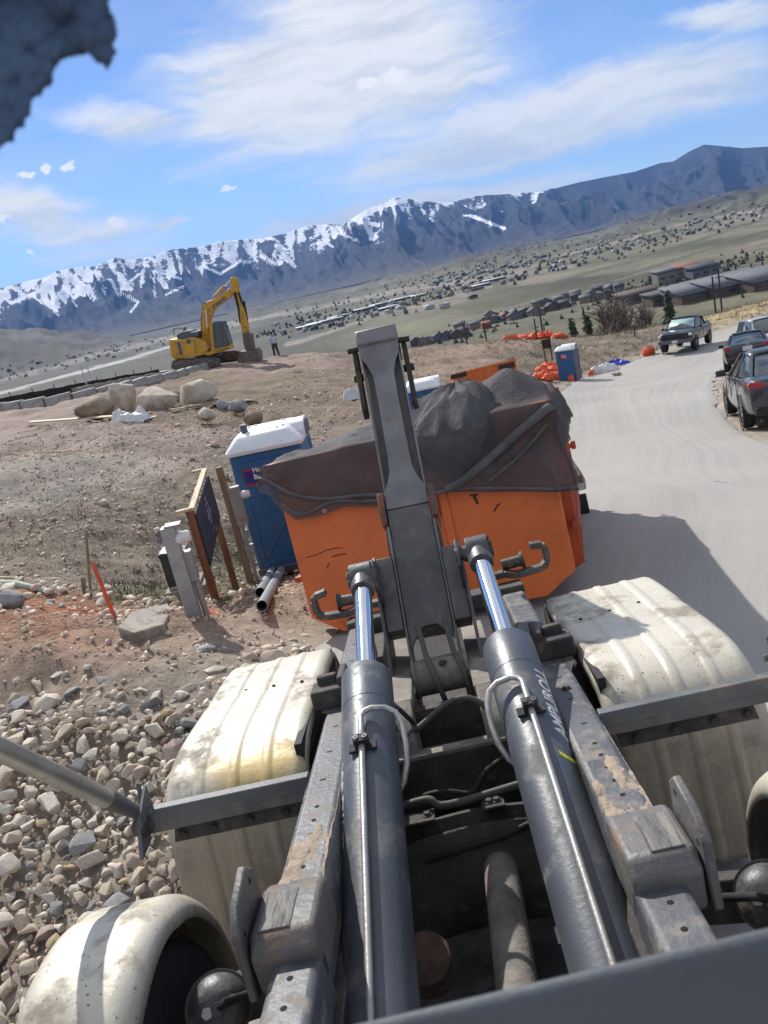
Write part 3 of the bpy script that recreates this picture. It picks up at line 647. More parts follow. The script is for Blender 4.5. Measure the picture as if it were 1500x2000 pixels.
def build_mountains():
    na, nt = 760, 190; A = np.linspace(az_of(-260, 620)-.12, az_of(1760, 300)+.12, na); T = np.linspace(0, 1.12, nt); AA, TT = np.meshgrid(A, T); a = AA.ravel(); t = TT.ravel()
    r0, r1 = 6600., 12500.; r = r0+(r1-r0)*t
    sk = np.interp(a, *SKYL); base = -.0085
    tt = np.clip(t, 0, 1); sh = (tt**1.25*.62+tt*.38)
    # spurs running down from the crest, broken up by smaller gullies
    aw = a+.014*fbm(a*24, t*2.6, 4, 101)
    sp = ridged(aw*17, t*1.1+7, 3, 111); sp2 = ridged(aw*46+t*2., t*3.2, 5, 121); sp3 = fbm(aw*150, t*16, 4, 131)
    env = np.clip(tt*(1-tt**3)*2.2, 0, 1)
    e = base+(sk-base)*sh+env*(sk-base)*((sp-.75)*.22+(sp2-.75)*.17+sp3*.06)
    e = e+fbm(a*230, t*2, 4, 141)*.0009*sstep(.9, 1, t)
    e = np.where(t > 1, sk*(1-(t-1)*2.2), e)
    z = CAMW[2]+e*r; X = r*np.sin(a); Y = r*np.cos(a)
    V = np.stack([X, Y, z], 1); o = grid_obj('mountains', V, na, nt, M_mount)
    px, py, _ = w2p(V)
    C = np.tile(np.array([.036, .038, .056]), (len(a), 1))*(1+fbm(a*40, t*9, 5, 151)[:, None]*.7)
    lowf = sstep(.32, .05, t)[:, None]; C = C*(1-lowf)+np.array([.085, .082, .066])*lowf
    # snow: high ground of the left and middle range, in bowls and gullies, thinning to the right
    hgt = (z-CAMW[2])/1000.
    line = np.interp(px, [-300, 0, 250, 560, 700, 830, 900, 1060, 1100, 2000], [.50, .54, .56, .66, .62, .72, .84, .86, 3, 3])
    patch = fbm(aw*75, t*9, 4, 161); gz = ridged(aw*46+t*2., t*3.2, 5, 121)
    snow = sstep(-.13, .12, hgt/np.maximum(np.interp(a, *SKYL)*12.5, .3)-line+patch*.26-(gz-.75)*.28)
    snow = snow*np.interp(px, [0, 800, 900, 1060, 1100], [1, 1, .75, .8, 0])
    hf = fbm(a*190, t*14, 4, 171); snow = np.clip(snow, 0, 1)*(.58+.55*patch+.85*hf)
    runs = [([(690, 430), (740, 440)], 3), ([(918, 421), (985, 446)], 3.2), ([(905, 421), (930, 421)], 1.4), ([(640, 450), (632, 470), (650, 482)], 2.), ([(655, 452), (700, 470)], 2), ([(540, 480), (575, 520)], 4), ([(545, 478), (560, 512)], 2.), ([(300, 530), (303, 580)], 2.), ([(303, 530), (355, 545)], 2),
            ([(280, 530), (275, 560)], 1.5), ([(235, 570), (270, 590), (255, 610)], 2.), ([(325, 575), (362, 557)], 1.8), ([(398, 520), (430, 535), (470, 510), (490, 512)], 2.6), ([(145, 568), (165, 577)], 4.), ([(90, 560), (96, 572)], 2.6), ([(172, 562), (182, 576)], 2.), ([(22, 592), (95, 560)], 3.), ([(240, 560), (232, 575), (255, 548), (280, 530)], 1.8),
            ([(140, 585), (150, 600)], 1.8), ([(510, 500), (540, 515)], 3.5), ([(715, 436), (690, 425)], 2.5), ([(700, 425), (745, 402), (790, 392)], 5.), ([(845, 392), (880, 398)], 2)]
    for pts, wd in runs:
        d_ = dist_line(px, py, np.array(pts, float)); snow = np.maximum(snow, sstep(wd*1.25, wd*.55, d_+patch*1.2)*1.3*(t < 1))
    set_attr(o.data, 'tone', np.clip(C, .01, 1)); set_attr(o.data, 'snow', snow, 'FLOAT')
    return tag(o, 'long mountain range with snow on its left half and ski runs', kind='structure')
build_mountains()
# ------------------------------------------------------------------ haze
hz = MB(); hz.box((0, 8000, (-95+1500)/2), (30000, 25000, 1595)); ho = hz.build('haze', [], smooth=None); ho.data.materials.clear()
hm, hw, hout = mat_nodes('haze_air'); pv = hw.new('ShaderNodeVolumePrincipled'); pv.inputs['Color'].default_value = (.22, .46, 1., 1); pv.inputs['Density'].default_value = 3.6e-5; pv.inputs['Anisotropy'].default_value = 0.
hw.l.new(pv.outputs[0], hout.inputs['Volume']); ho.data.materials.append(hm); tag(ho, 'thin blue haze over the valley', kind='stuff')
ho.display_type = 'WIRE'

# ================================================================== THE TRUCK
def Lpt(px, py, d): return Vector([float(q) for q in LW.T@at(px, py, d)])
def Lz(px, py, z):
    r_ = LW.T@ray(px, py); t = (z-CAML[2])/r_[2]; return Vector([float(q) for q in CAML+r_*t])
def Ly(px, py, y):
    r_ = LW.T@ray(px, py); t = (y-CAML[1])/r_[1]; return Vector([float(q) for q in CAML+r_*t])
truck = thing('hooklift_truck', 'hooklift truck bed with raised steel arm, two lift cylinders and dusty white fenders', 'truck', (0, 0, 0), 0, None, ML)
def bolt_mb(r=.014, h=.012):
    m = MB(); m.cyl((0, 0, 0), (0, 0, .003), r*1.5, n=14); m.cyl((0, 0, .003), (0, 0, h), r, n=6); return m
bolt_me = bolt_mb().data('bolt', M_chassis, R(30))
hole_mb = MB(); hole_mb.cyl((0, 0, -.006), (0, 0, .0008), .0085, n=12); hole_me = hole_mb.data('bolt_hole', pm('hole_black', (.004, .004, .004), .9, bump=0), R(30))
slot_mb = MB(); slot_mb.box((0, 0, 0), (.022, .008, .0016)); slot_me = slot_mb.data('slot_mark', _mats['hole_black'], R(30))
def add_me(me, name, parent, loc, rot=(0, 0, 0)):
    o = bpy.data.objects.new(name, me); COL.objects.link(o); o.parent = parent; o.location = loc; o.rotation_euler = rot; return o
RT = 1.174
for s in (-1, 1):
    m = MB(); m.box((s*.47, 3.38, RT-.10), (.14, 2.86, .20)); rail = m.build('bed_rail', M_rail, truck, bevel=.022, seg=4)
    for k, y in enumerate([2.16, 2.25, 2.34, 2.43, 2.52, 2.61] if s > 0 else [2.22, 2.31, 2.40, 2.49, 2.58]): add_me(hole_me, 'bolt_hole', rail, (s*.474, y, RT+.0004))
    for y in [2.78, 3.02, 3.27, 3.50, 3.82, 4.15, 4.45]: add_me(slot_me, 'slot_mark', rail, (s*.474, y, RT+.0004))
    if s > 0: add_me(bolt_me, 'bolt', rail, (s*.478, 3.13, RT))
    m = MB()
    def mud(u, v, s=s):
        x_ = .405+.13*u; y_ = 2.13+.62*v; h_ = float(fbm(x_*22+s, y_*9, 5, 77))+.34-.75*v-abs(u-.55)*.5
        return (s*x_, y_, RT-.004+.022*min(max(h_, -.1), .45)+.003*float(fbm(x_*160, y_*160, 2, 3)))
    m.sheet(mud, 50, 160); m.build('dried_mud', pm('dried_mud', (.34, .27, .205), .95, 0, .2, 20., bump=.6, bs=120), rail, smooth=R(60))
    # lower, nearer length of the bed rail
    m = MB(); m.box((s*.462, 1.20, 1.035), (.13, 1.50, .17)); lr = m.build('lower_rail', M_rail, truck, bevel=.022, seg=4)
    for y in [1.82, 1.72, 1.62, 1.52, 1.42, 1.32]: add_me(hole_me, 'bolt_hole', lr, (s*.466, y, 1.1205))
    # saddle block with its upright flange
    m = MB()
    m.prism([(1.89, 1.03), (1.87, 1.15), (1.91, 1.193), (2.10, 1.193), (2.17, 1.170), (2.17, 1.03)], s*.397, s*.572, 'x')
    sb = m.build('saddle_block', pm('rusty_saddle', (.12, .115, .11), .5, .1, .3, 4., (.20, .135, .09), .42, 6., .5, 40), truck, bevel=.016, seg=3)
    m = MB(); m.prism([(1.88, 1.03), (1.87, 1.22), (1.92, 1.275), (2.05, 1.305), (2.10, 1.27), (2.12, 1.17), (2.11, 1.03)], s*.578, s*.603, 'x'); fl = m.build('flange_plate', _mats['rusty_saddle'], sb, bevel=.006)
    for y, z in ((2.05, 1.26), (1.91, 1.20)): add_me(hole_me, 'bolt_hole', fl, (s*.5775, y, z), (0, -s*R(90), 0))
    m = MB(); m.box((s*.505, 2.0, 1.1945), (.085, .17, .005)); m.build('wear_strip', pm('scuffed_wood', (.25, .235, .21), .7, 0, .4, 4., (.10, .10, .105), .55, 8., .8, 30, stretch=(8, .8, 8)), sb, bevel=.003)
    # stop block further back
    m = MB(); m.box((s*.515, 3.57, 1.215), (.16, .15, .09)); m.box((s*.45, 3.62, 1.235), (.035, .20, .13)); m.box((s*.52, 3.60, 1.275), (.09, .05, .05)); m.build('stop_block', M_chassis, truck, bevel=.01)
    # C-shaped body clamp at the tail
    m = MB(); zc = 1.235; y_ = 5.02
    path = [(.33, zc+.01), (.46, zc+.012), (.54, zc-.012), (.70, zc+.0), (.735, zc+.03), (.74, zc+.11), (.725, zc+.14), (.65, zc+.15)]
    for (a, za), (b, zb) in zip(path[:-1], path[1:]): m.bar((s*a, y_, za), (s*b, y_, zb), .085, .038)
    cl = m.build('body_clamp', pm('clamp_steel', (.085, .08, .075), .5, .3, .3, 6., (.20, .14, .10), .45, 9., .4, 60), truck, bevel=.006)
    m = MB(); m.cyl((s*.46, y_+.05, zc+.055), (s*.57, y_+.05, zc+.06), .036, n=16); m.cyl((s*.57, y_+.05, zc+.06), (s*.60, y_+.05, zc+.062), .036, .062, n=16); m.build('roller', _mats['clamp_steel'], cl)
    # tail cross block between rail and arm
    m = MB(); m.box((s*.34, 4.92, 1.15), (.42, .16, .10)); m.build('tail_block', M_chassis, truck, bevel=.01)
    # lift cylinder
    cA = Vector((s*.305+.0, 2.1, .903)); sl = Vector((s*-.006, 1., .379)).normalized()
    near = cA-sl*1.05; cEnd = cA+sl*((3.27-2.1)/sl.y); eye = cA+sl*((4.0-2.1)/sl.y)
    m = MB(); Q, Lc = frame_to(near, cEnd)
    m.lathe([(0, 0), (.105, 0), (.105, Lc-.22), (.1035, Lc-.218), (.1035, Lc-.214), (.105, Lc-.212), (.105, Lc-.012), (.098, Lc), (.052, Lc), (.046, Lc-.01), (0, Lc-.01)], 48, Q)
    cyl = m.build('lift_cylinder', M_cyl, truck, smooth=R(35))
    m = MB(); m.cyl(cEnd-sl*.03, eye-sl*.05, .042, n=32); m.build('piston_rod', M_chrome, cyl)
    m = MB(); m.cyl(eye-sl*.13, eye-sl*.02, .058, .062, n=24); m.cyl(eye+Vector((-.055, 0, 0)), eye+Vector((.055, 0, 0)), .075, n=28); m.cyl(eye+Vector((-.075, 0, 0)), eye+Vector((.075, 0, 0)), .040, n=20)
    for k in range(8):
        a = k*math.pi/4; m.cyl(eye+Vector((s*.055, .055*math.cos(a), .055*math.sin(a))), eye+Vector((s*.068, .055*math.cos(a), .055*math.sin(a))), .009, n=8)
    m.build('rod_eye', M_steel, cyl, bevel=.004)
    # oil pipe along the tube with two clamps and a hooked end
    upn = Vector((1, 0, 0)).cross(sl); upn.normalize()
    off = upn*.128+Vector((s*.002, 0, 0))+Vector((.0, 0, 0)); aside = Vector((1, 0, 0))
    p0 = near+off; p1 = cA+sl*((2.92-2.1)/sl.y)+off
    inw = -s
    hook = [p0, p1-sl*.03, p1+sl*.005+upn*.002, p1+sl*.03+aside*inw*.012, p1+sl*.04+aside*inw*.04, p1+sl*.038+aside*inw*.09-upn*.01, p1+sl*.025+aside*inw*.125-upn*.03, p1-sl*.02+aside*inw*.142-upn*.05, p1-sl*.10+aside*inw*.145-upn*.08, p1-sl*.16+aside*inw*.138-upn*.11, p1-sl*.20+aside*inw*.115-upn*.15, p1-sl*.22+aside*inw*.07-upn*.20]
    m = MB(); m.tube([tuple(p) for p in hook], .0115, 12); m.build('oil_pipe', M_tube, cyl, smooth=R(60))
    for yy in (2.80, 1.66):
        c_ = cA+sl*((yy-2.1)/sl.y)+off; Qc = Matrix((aside, sl, upn)).transposed().to_4x4(); Qc.translation = c_
        m = MB(); m.box((0, 0, .0), (.052, .034, .048), Qc); m.box((0, 0, -.02), (.10, .04, .012), Qc); m.box((0, 0, .0265), (.056, .038, .004), Qc)
        pc = m.build('pipe_clamp', M_black, cyl, bevel=.002)
        m = MB()
        for q in (-1, 1): m.lathe([(0, .003), (.004, .003), (.004, .005), (.010, .005), (.010, .0), (.006, -.001)], 12, Qc@Matrix.Translation((q*.016, 0, .0275)))
        m.build('clamp_bolts', M_steel, pc)
    if s > 0:
        # lettering wrapped round the tube
        ang0 = R(52)
        def wrap(co, cA=cA, sl=sl, upn=upn):
            th = ang0-co.y/.105; r_ = .1062+max(co.z, 0)
            return cA+sl*((2.86-2.1)/sl.y+co.x)+aside*math.sin(th)*r_+upn*math.cos(th)*r_
        ml = pm('white_lettering', (.72, .72, .70), .5, bump=0)
        text_part('AMPLIROLL', .072, ml, cyl, I4.copy(), bold=.0015, shear=.25, warp=wrap, name='cylinder_lettering', ext=0)
        m = MB(); pts = [Vector((-.275+q*.0, -.045+q*.022, 0)) for q in range(5)]
        arc = [(-.262, -.045), (-.275, -.03), (-.283, -.005), (-.28, .02), (-.265, .045)]
        for (a, b), (c, d) in zip(arc[:-1], arc[1:]):
            m.mesh([wrap(Vector((a-.009, b, 0))), wrap(Vector((a+.009, b, 0))), wrap(Vector((c+.009, d, 0))), wrap(Vector((c-.009, d, 0)))], [(0, 1, 2, 3)])
        m.build('yellow_mark', pm('yellow_print', (.65, .60, .03), .5, bump=0), cyl)
    else:
        def wrapl(co, cA=cA, sl=sl, upn=upn):
            th = -R(66)-co.y/.105; r_ = .1062
            return cA+sl*((2.62-2.1)/sl.y-co.x)+aside*math.sin(th)*r_+upn*math.cos(th)*r_
        text_part('AMPLIROLL', .072, _mats['white_lettering'] if 'white_lettering' in _mats else pm('white_lettering', (.72, .72, .70), .5, bump=0), cyl, I4.copy(), bold=.0015, shear=.25, warp=wrapl, name='cylinder_lettering', ext=0)

# ---- fenders
M_fender_l = M_fender.copy(); M_fender_l.name = 'fender_aluminium_gold_glint'
def _glint(m):  # golden sun reflection painted into the left rear fender's colour
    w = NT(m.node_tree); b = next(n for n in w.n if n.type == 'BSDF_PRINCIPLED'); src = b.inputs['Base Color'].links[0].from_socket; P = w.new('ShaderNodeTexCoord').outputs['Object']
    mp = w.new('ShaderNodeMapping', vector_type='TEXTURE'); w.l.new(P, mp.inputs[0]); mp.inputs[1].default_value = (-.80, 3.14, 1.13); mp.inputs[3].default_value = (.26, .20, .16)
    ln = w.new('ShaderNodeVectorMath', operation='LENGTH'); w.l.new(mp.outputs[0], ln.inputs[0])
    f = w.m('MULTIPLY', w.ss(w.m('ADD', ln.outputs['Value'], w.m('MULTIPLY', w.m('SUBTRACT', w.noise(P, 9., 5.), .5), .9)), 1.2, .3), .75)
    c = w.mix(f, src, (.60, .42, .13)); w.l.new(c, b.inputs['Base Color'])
_glint(M_fender_l)
def fender_sheet(prof, x0, x1, ribs, edge=.05, nx=72, seed=0, rise=.006):
    P = resample(catmull([np.array(q) for q in prof], 8), 90); T = np.gradient(P, axis=0); T /= np.linalg.norm(T, axis=1)[:, None]; N = np.stack([-T[:, 1], T[:, 0]], 1)
    def fn(u, v):
        i = v*(len(P)-1); k = int(round(i)); x = x0+(x1-x0)*u; w_ = abs(x1-x0); d = min(u, 1-u)*w_
        h = 0.
        if d < edge: h -= (edge-math.sqrt(max(edge*edge-(edge-d)**2, 0)))
        for rb in ribs:
            q = abs(u-rb)*w_; h += rise*float(sstep(.022, .012, q))
        h += .004*float(fbm(x*6+seed, k*.11, 3, 5)) + (.006*math.exp(-((k-52)/2.)**2)*-1)
        p = P[k]+N[k]*h; return (x, p[0], p[1])
    m = MB(); m.sheet(fn, nx, len(P)); return m
RP = [(2.99, .42), (3.0, .70), (3.02, .93), (3.08, 1.08), (3.22, 1.165), (3.45, 1.195), (3.9, 1.20), (4.3, 1.20), (4.46, 1.18), (4.56, 1.10), (4.60, .95), (4.62, .75)]
for s in (-1, 1):
    m = fender_sheet(RP, s*.60, s*1.20, (.27, .50, .74), seed=s*3)
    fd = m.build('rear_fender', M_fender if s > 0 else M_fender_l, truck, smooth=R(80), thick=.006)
    m = MB(); m.box((s*.622, 3.8, 1.13), (.03, 1.3, .10)); m.build('fender_lining', M_black, fd)
    for xx, yy in ((.70, 3.9), (.85, 3.93), (1.0, 3.96)): add_me(hole_me, 'bolt_hole', fd, (s*xx, yy, 1.204))
    # angle bar carrying the fender, and its bolted strip
    xo = 1.165 if s < 0 else 1.36
    m = MB(); m.box((s*(.541+xo)/2, 2.86, RT-.03), (xo-.541, .05, .058)); m.box((s*(.541+xo)/2, 2.84, RT-.058), (xo-.541, .008, .07)); br = m.build('fender_bar', M_bar, truck, bevel=.004)
    m = MB(); m.prism([(s*.60, 1.015), (s*1.10, 1.015), (s*1.085, 1.085), (s*.585, 1.085)], 2.868, 2.878, 'y'); st = m.build('fender_strip', M_chassis, br, bevel=.002)
    for xx in (.66, .80, .94, 1.06): add_me(bolt_me, 'bolt', st, (s*xx, 2.868, 1.045), (R(90), 0, 0))
    # wheel under it (twin tyres)
    for yy, xs in ((3.82, (.76, 1.05)), (2.10, (1.06,))):
        for xx in xs:
            Q = Matrix.Translation((s*xx, yy, .51))@Matrix.Rotation(R(90), 4, 'Y')
            m = MB(); m.lathe([(.27, -.125), (.40, -.135), (.47, -.13), (.505, -.105), (.51, 0), (.505, .105), (.47, .13), (.40, .135), (.27, .125)], 48, Q); wl = m.build('wheel', M_black, truck)
            m = MB(); m.lathe([(0, -.05), (.14, -.05), (.15, .02), (.24, .05), (.275, .12), (.275, -.12)], 32, Q); m.build('rim', M_chassis, wl)
    # rounded fender over the nearer wheel
    cy, cz, Rr = 2.10, .60, .56
    prof2 = [(cy+Rr*math.cos(a), cz+Rr*math.sin(a)) for a in np.linspace(R(-12), R(192), 14)]
    m = fender_sheet(prof2[::-1] if True else prof2, s*.89, s*1.235, (), edge=.075, seed=9, nx=48)
    ff = m.build('round_fender', M_fender, truck, smooth=R(80), thick=.006)
    m = MB(); m.lathe([(Rr-.035, -.02), (Rr-.035, .02), (.44, .02)], 40, Matrix.Translation((s*1.19, cy, cz))@Matrix.Rotation(R(90), 4, 'Y')); m.build('fender_lining', M_black, ff)
    # brake chamber inboard of it
    bc = Vector((s*.79, 2.13, .86)); ax = Vector((-s*.25, -.72, .45)).normalized(); Q, _l = frame_to(bc, bc+ax)
    m = MB(); m.lathe([(0, -.13), (.07, -.13), (.085, -.05), (.088, -.005), (.096, -.005), (.096, .012), (.088, .012), (.083, .05), (.05, .085), (.018, .09), (.018, .11), (0, .11)], 36, Q)
    b_ = m.build('brake_chamber', M_steel, truck, smooth=R(40)); b_['label'] = 'round black brake chamber'
    m = MB(); m.tube([bc+ax*.08, bc+ax*.14+Vector((-s*.03, 0, .02)), bc+ax*.12+Vector((-s*.12, .05, 0)), bc+Vector((-s*.2, .15, -.08))], .012); m.build('air_hose', M_black, b_)
    m = MB(); m.cyl((-.03, 0, .085), (-.03, 0, .10), .016, n=6, M=Q); m.box((.035, .01, .075), (.03, .02, .04), Q); m.build('fitting', M_tube, b_)
    m = MB(); m.bar(bc-ax*.1, (s*.44, 2.3, .8), .05, .14); m.build('bracket', M_chassis, b_, bevel=.006)
# ---- jib arm, in its own frame (a across, b up the arm, c out of its front face)
A0 = Vector((-.03, 4.10, 1.19)); ad = (Vector((.03, 4.99, 2.81))-A0).normalized(); ac = Vector((1, 0, 0)).cross(ad)*-1; ac.normalize(); aa = ad.cross(ac); 
if aa.x < 0: aa = -aa; 
if ac.y > 0: ac = -ac
AQ = Matrix((aa, ad, ac)).transposed().to_4x4(); AQ.translation = A0
m = MB(); m.box((0, .44, -.15), (.235, .70, .26)); 
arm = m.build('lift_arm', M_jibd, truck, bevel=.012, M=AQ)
m = MB()
for q in (-1, 1): m.prism([(-.36, -.20), (-.38, -.06), (-.30, .02), (.66, .035), (.66, -.20)], q*.120, q*.132, 'x')
m.build('inner_plate', M_jib, arm, bevel=.003)
m = MB(); fp = [(-.116, -.02), (-.09, .02), (-.055, .075), (-.03, .09), (.04, .09), (.08, .04), (.116, .0), (.118, .76), (-.118, .76)]
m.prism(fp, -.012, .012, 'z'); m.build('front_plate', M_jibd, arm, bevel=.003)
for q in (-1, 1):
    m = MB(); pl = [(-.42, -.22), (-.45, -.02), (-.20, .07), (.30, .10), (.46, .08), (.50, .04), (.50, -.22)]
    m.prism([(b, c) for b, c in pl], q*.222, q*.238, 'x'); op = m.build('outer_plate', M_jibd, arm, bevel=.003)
    m = MB(); m.box((q*.177, .28, -.04), (.085, .40, .20)); m.build('spacer_box', M_jibd, op, bevel=.005)
    m = MB(); m.prism([(.68, -.2), (.68, .02), (.76, .05), (.86, .035), (.87, -.02), (.83, -.2)], q*.124, q*.158, 'x'); m.prism([(.46, -.2), (.50, -.02), (.68, -.02), (.68, -.2)], q*.124, q*.150, 'x')
    m.build('guide_ear', pm('ear_rust', (.12, .075, .06), .6, .1, .3, 6., (.26, .10, .05), .5, 8., .4, 50), arm, bevel=.006)
    # pin carrying the cylinder eye
    e_ = AQ.inverted()@Vector((q*.305-.0, 4.0, 1.623)); m = MB(); m.cyl((q*.20, e_.y, e_.z), (q*.345, e_.y, e_.z), .034, n=20); m.prism([(e_.y-.12, -.05), (e_.y-.07, e_.z+.04), (e_.y, e_.z+.065), (e_.y+.07, e_.z+.03), (e_.y+.14, -.05)], q*.205, q*.222, 'x'); m.build('pin', M_steel, arm, bevel=.003)
# telescopic jib
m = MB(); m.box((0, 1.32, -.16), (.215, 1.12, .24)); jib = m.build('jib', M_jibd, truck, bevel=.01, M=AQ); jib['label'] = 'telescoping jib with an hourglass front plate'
hg = []
for b, h in [(.765, .118), (.86, .116), (.93, .085), (.99, .066), (1.10, .062), (1.45, .060), (1.62, .064), (1.69, .085), (1.745, .112), (1.78, .120), (1.90, .120)]: hg.append((h, b))
poly = hg+[(-h, b) for h, b in reversed(hg)]
m = MB(); m.prism(poly, -.004, .014, 'z'); m.build('face_plate', M_jib, jib, bevel=.003)
m = MB()
for q in (-1, 1): m.box((q*.113, 1.29, -.02), (.010, 1.05, .04))
m.build('edge_flange', M_jib, jib, bevel=.002)
m = MB(); m.box((0, 1.875, -.10), (.25, .10, .28)); m.prism([(1.86, .0), (1.92, -.02), (1.98, -.30), (1.88, -.42), (1.80, -.35)], -.105, .105, 'x'); m.build('head', M_jib, jib, bevel=.012)
m = MB(); m.box((0, 1.93, -.52), (.18, .10, .40)); m.tube([(0, 1.94, -.70), (0, 1.93, -.80), (0, 1.86, -.86), (0, 1.77, -.85), (0, 1.72, -.79), (0, 1.73, -.73)], [.05, .05, .048, .045, .04, .03], 14); m.build('lifting_hook', M_steel, jib, bevel=.01)
for q in (-1, 1):
    m = MB(); m.prism([(1.40, -.10), (1.44, -.05), (1.66, -.05), (1.70, -.035), (1.86, -.03), (1.88, -.06), (1.86, -.14), (1.44, -.16)], q*.135, q*.165, 'x'); m.cyl((q*.12, 1.835, -.02), (q*.19, 1.835, -.02), .018, n=12); m.cyl((q*.12, 1.68, -.09), (q*.185, 1.68, -.09), .022, n=12)
    m.build('latch_plate', pm('latch_dark', (.03, .028, .026), .6, .2, .3, 6., (.12, .08, .05), .4, 8., .4, 50), jib, bevel=.004)
# ---- below the arm: drum, beams, crossmembers, hoses
m = MB(); m.lathe([(0, -.14), (.095, -.14), (.10, -.13), (.10, -.125), (.09, -.12), (.09, .12), (.10, .125), (.10, .13), (.095, .14), (0, .14)], 36, Matrix.Translation((-.02, 3.97, 1.06))@Matrix.Rotation(R(90), 4, 'Y'))
drum = m.build('pivot_tube', _mats['dusty_beam'] if 'dusty_beam' in _mats else pm('dusty_beam', (.19, .17, .145), .8, 0, .2, 4., (.30, .26, .21), .5, 5., .5, 40), truck)
add_me(bolt_me, 'bolt', drum, (.0, 3.915, 1.13), (R(35), 0, 0))
for xx in (-.055, .085):
    m = MB(); m.tube([(xx-.03, 4.06, 1.30), (xx-.02, 3.95, 1.175), (xx, 3.875, 1.12), (xx+.015, 3.85, 1.04), (xx+.03, 3.86, .94), (xx+.04, 3.92, .86)], .014, 12); m.build('hose', pm('dusty_hose', (.10, .09, .08), .7, 0, .2, 8., bump=.2), drum)
for s in (-1, 1):
    m = MB(); m.box((s*.205-.02, 4.12, 1.075), (.125, 1.05, .05)); m.prism([(3.60, 1.10), (3.40, 1.02), (3.34, .93), (3.34, .86), (3.62, .86)], s*.15-.02, s*.26-.02, 'x'); m.box((s*.205-.02, 4.1, .97), (.04, 1.1, .18)); m.build('inner_beam', pm('dusty_beam', (.19, .17, .145), .8, 0, .2, 4., (.30, .26, .21), .5, 5., .5, 40), truck, bevel=.008)
    m = MB(); m.box((s*.42, 2.6, .80), (.08, 5.6, .30)); m.build('chassis_rail', M_chassis, truck, bevel=.008)
m = MB(); m.box((0, 3.36, .935), (.80, .07, .02)); cm = m.build('crossmember', _mats['dusty_beam'], truck, bevel=.004)
m = MB(); m.box((0, 3.33, .83), (.80, .012, .19)); m.build('web_plate', M_chassis, cm)
m = MB(); m.box((0, 3.70, .88), (.44, .02, .22)); m.box((0, 3.72, .995), (.50, .06, .015)); m.build('cross_plate', M_chassis, truck, bevel=.004)
for xx in (-.27, -.17, .0, .10, .22): add_me(bolt_me, 'bolt', cm, (xx, 3.323, .86), (R(90), 0, 0))
def arch(u, v):
    x = -.40+.8*u; h = .055*(1-(abs(u-.5)*2)**2)-.02; return (x, 3.02+.14*(v if v < .6 else .6), .74+h-(0 if v > .5 else (.5-v)*.3))
m = MB(); m.sheet(arch, 30, 9); a2 = m.build('lower_crossmember', M_chassis, truck, thick=.012, smooth=R(50))
for x0, x1 in ((-.36, -.14), (.05, .14), (.22, .38)):
    m = MB(); m.box(((x0+x1)/2, 3.07, .785+.02*(x0 < .1)), (x1-x0, .09, .012)); gp = m.build('gusset_plate', M_chassis, a2, bevel=.003)
    for xx in (x0+.03, x1-.03): add_me(bolt_me, 'bolt', gp, (xx, 3.07, .792+.02*(x0 < .1)))
m = MB(); m.sheet(lambda u, v: (-.38+.76*u, 3.0-.06*math.sin(v*3.1), .72-.42*v+.05*math.sin(u*3.1)), 20, 10); m.build('mud_guard', M_chassis, a2, thick=.01, smooth=R(60))
for pts, r_ in [([(-.20, 3.43, 1.0), (-.12, 3.47, 1.03), (.0, 3.48, 1.09), (.10, 3.47, 1.09), (.19, 3.45, 1.0), (.23, 3.44, .90)], .014), ([(-.24, 3.25, .80), (-.10, 3.2, .83), (.02, 3.2, .80), (.09, 3.23, .86), (.2, 3.3, .88)], .012),
                ([(-.22, 3.50, .93), (-.17, 3.46, 1.02), (-.20, 3.44, 1.10), (-.25, 3.48, 1.15)], .011), ([(-.30, 3.16, .82), (-.16, 3.12, .85), (-.08, 3.1, .82), (.3, 3.12, .84)], .016), ([(-.38, 3.0, .62), (-.1, 2.96, .70), (.12, 2.97, .72), (.38, 3.0, .78)], .012),
                ([(-.2, 2.6, .3), (-.1, 2.4, .42), (.12, 2.3, .40), (.3, 2.5, .3)], .015)]:
    m = MB(); P = catmull([np.array(p) for p in pts], 6); m.tube([tuple(p) for p in P], r_, 10); m.build('hose', M_black if r_ < .014 else _mats['dusty_hose'], truck, smooth=R(60))
m = MB(); m.cyl((-.235, 3.44, .96), (-.235, 3.44, 1.02), .03, n=6); m.cyl((-.235, 3.40, 1.0), (-.16, 3.43, 1.03), .018, n=10); m.cyl((-.26, 3.44, 1.02), (-.26, 3.44, 1.06), .02, n=8); m.build('valve_fitting', M_chassis, truck, bevel=.002)
m = MB(); m.cyl((.07, 3.05, .60), (.02, 1.2, .66), .066, n=32); sh = m.build('drive_shaft', pm('dusty_shaft', (.19, .175, .155), .8, 0, .3, 8., (.24, .20, .165), .45, 12., .5, 60), truck)
m = MB(); m.prism([(-.10, -.03), (-.075, .03), (.0, .045), (.07, .06), (.13, .10), (.14, .05), (.09, -.02), (.08, -.08), (-.07, -.08)], 3.0, 3.06, 'y', TR(.07, 0, .63)); m.build('yoke', _mats['dusty_shaft'], sh, bevel=.012)
m = MB(); m.lathe([(0, -.3), (.12, -.25), (.20, -.1), (.20, .1), (.12, .25), (0, .3)], 32, Matrix.Translation((.1, 3.75, .50))); m.cyl((-.9, 3.82, .5), (.9, 3.82, .5), .09, n=20); m.build('axle_housing', M_chassis, truck)
m = MB(); m.cyl((-.9, 2.03, .5), (.9, 2.03, .5), .07, n=20); m.build('front_axle', M_chassis, truck)
m = MB(); m.lathe([(0, 0), (.085, 0), (.09, -.02), (.09, -.12)], 28, Matrix.Translation((-.235, 2.5, .62))@Matrix.Rotation(R(35), 4, 'X')); m.build('rusty_cap', pm('rust_brown', (.09, .055, .04), .85, 0, .35, 9., (.17, .10, .07), .5, 12., .5, 60), truck)
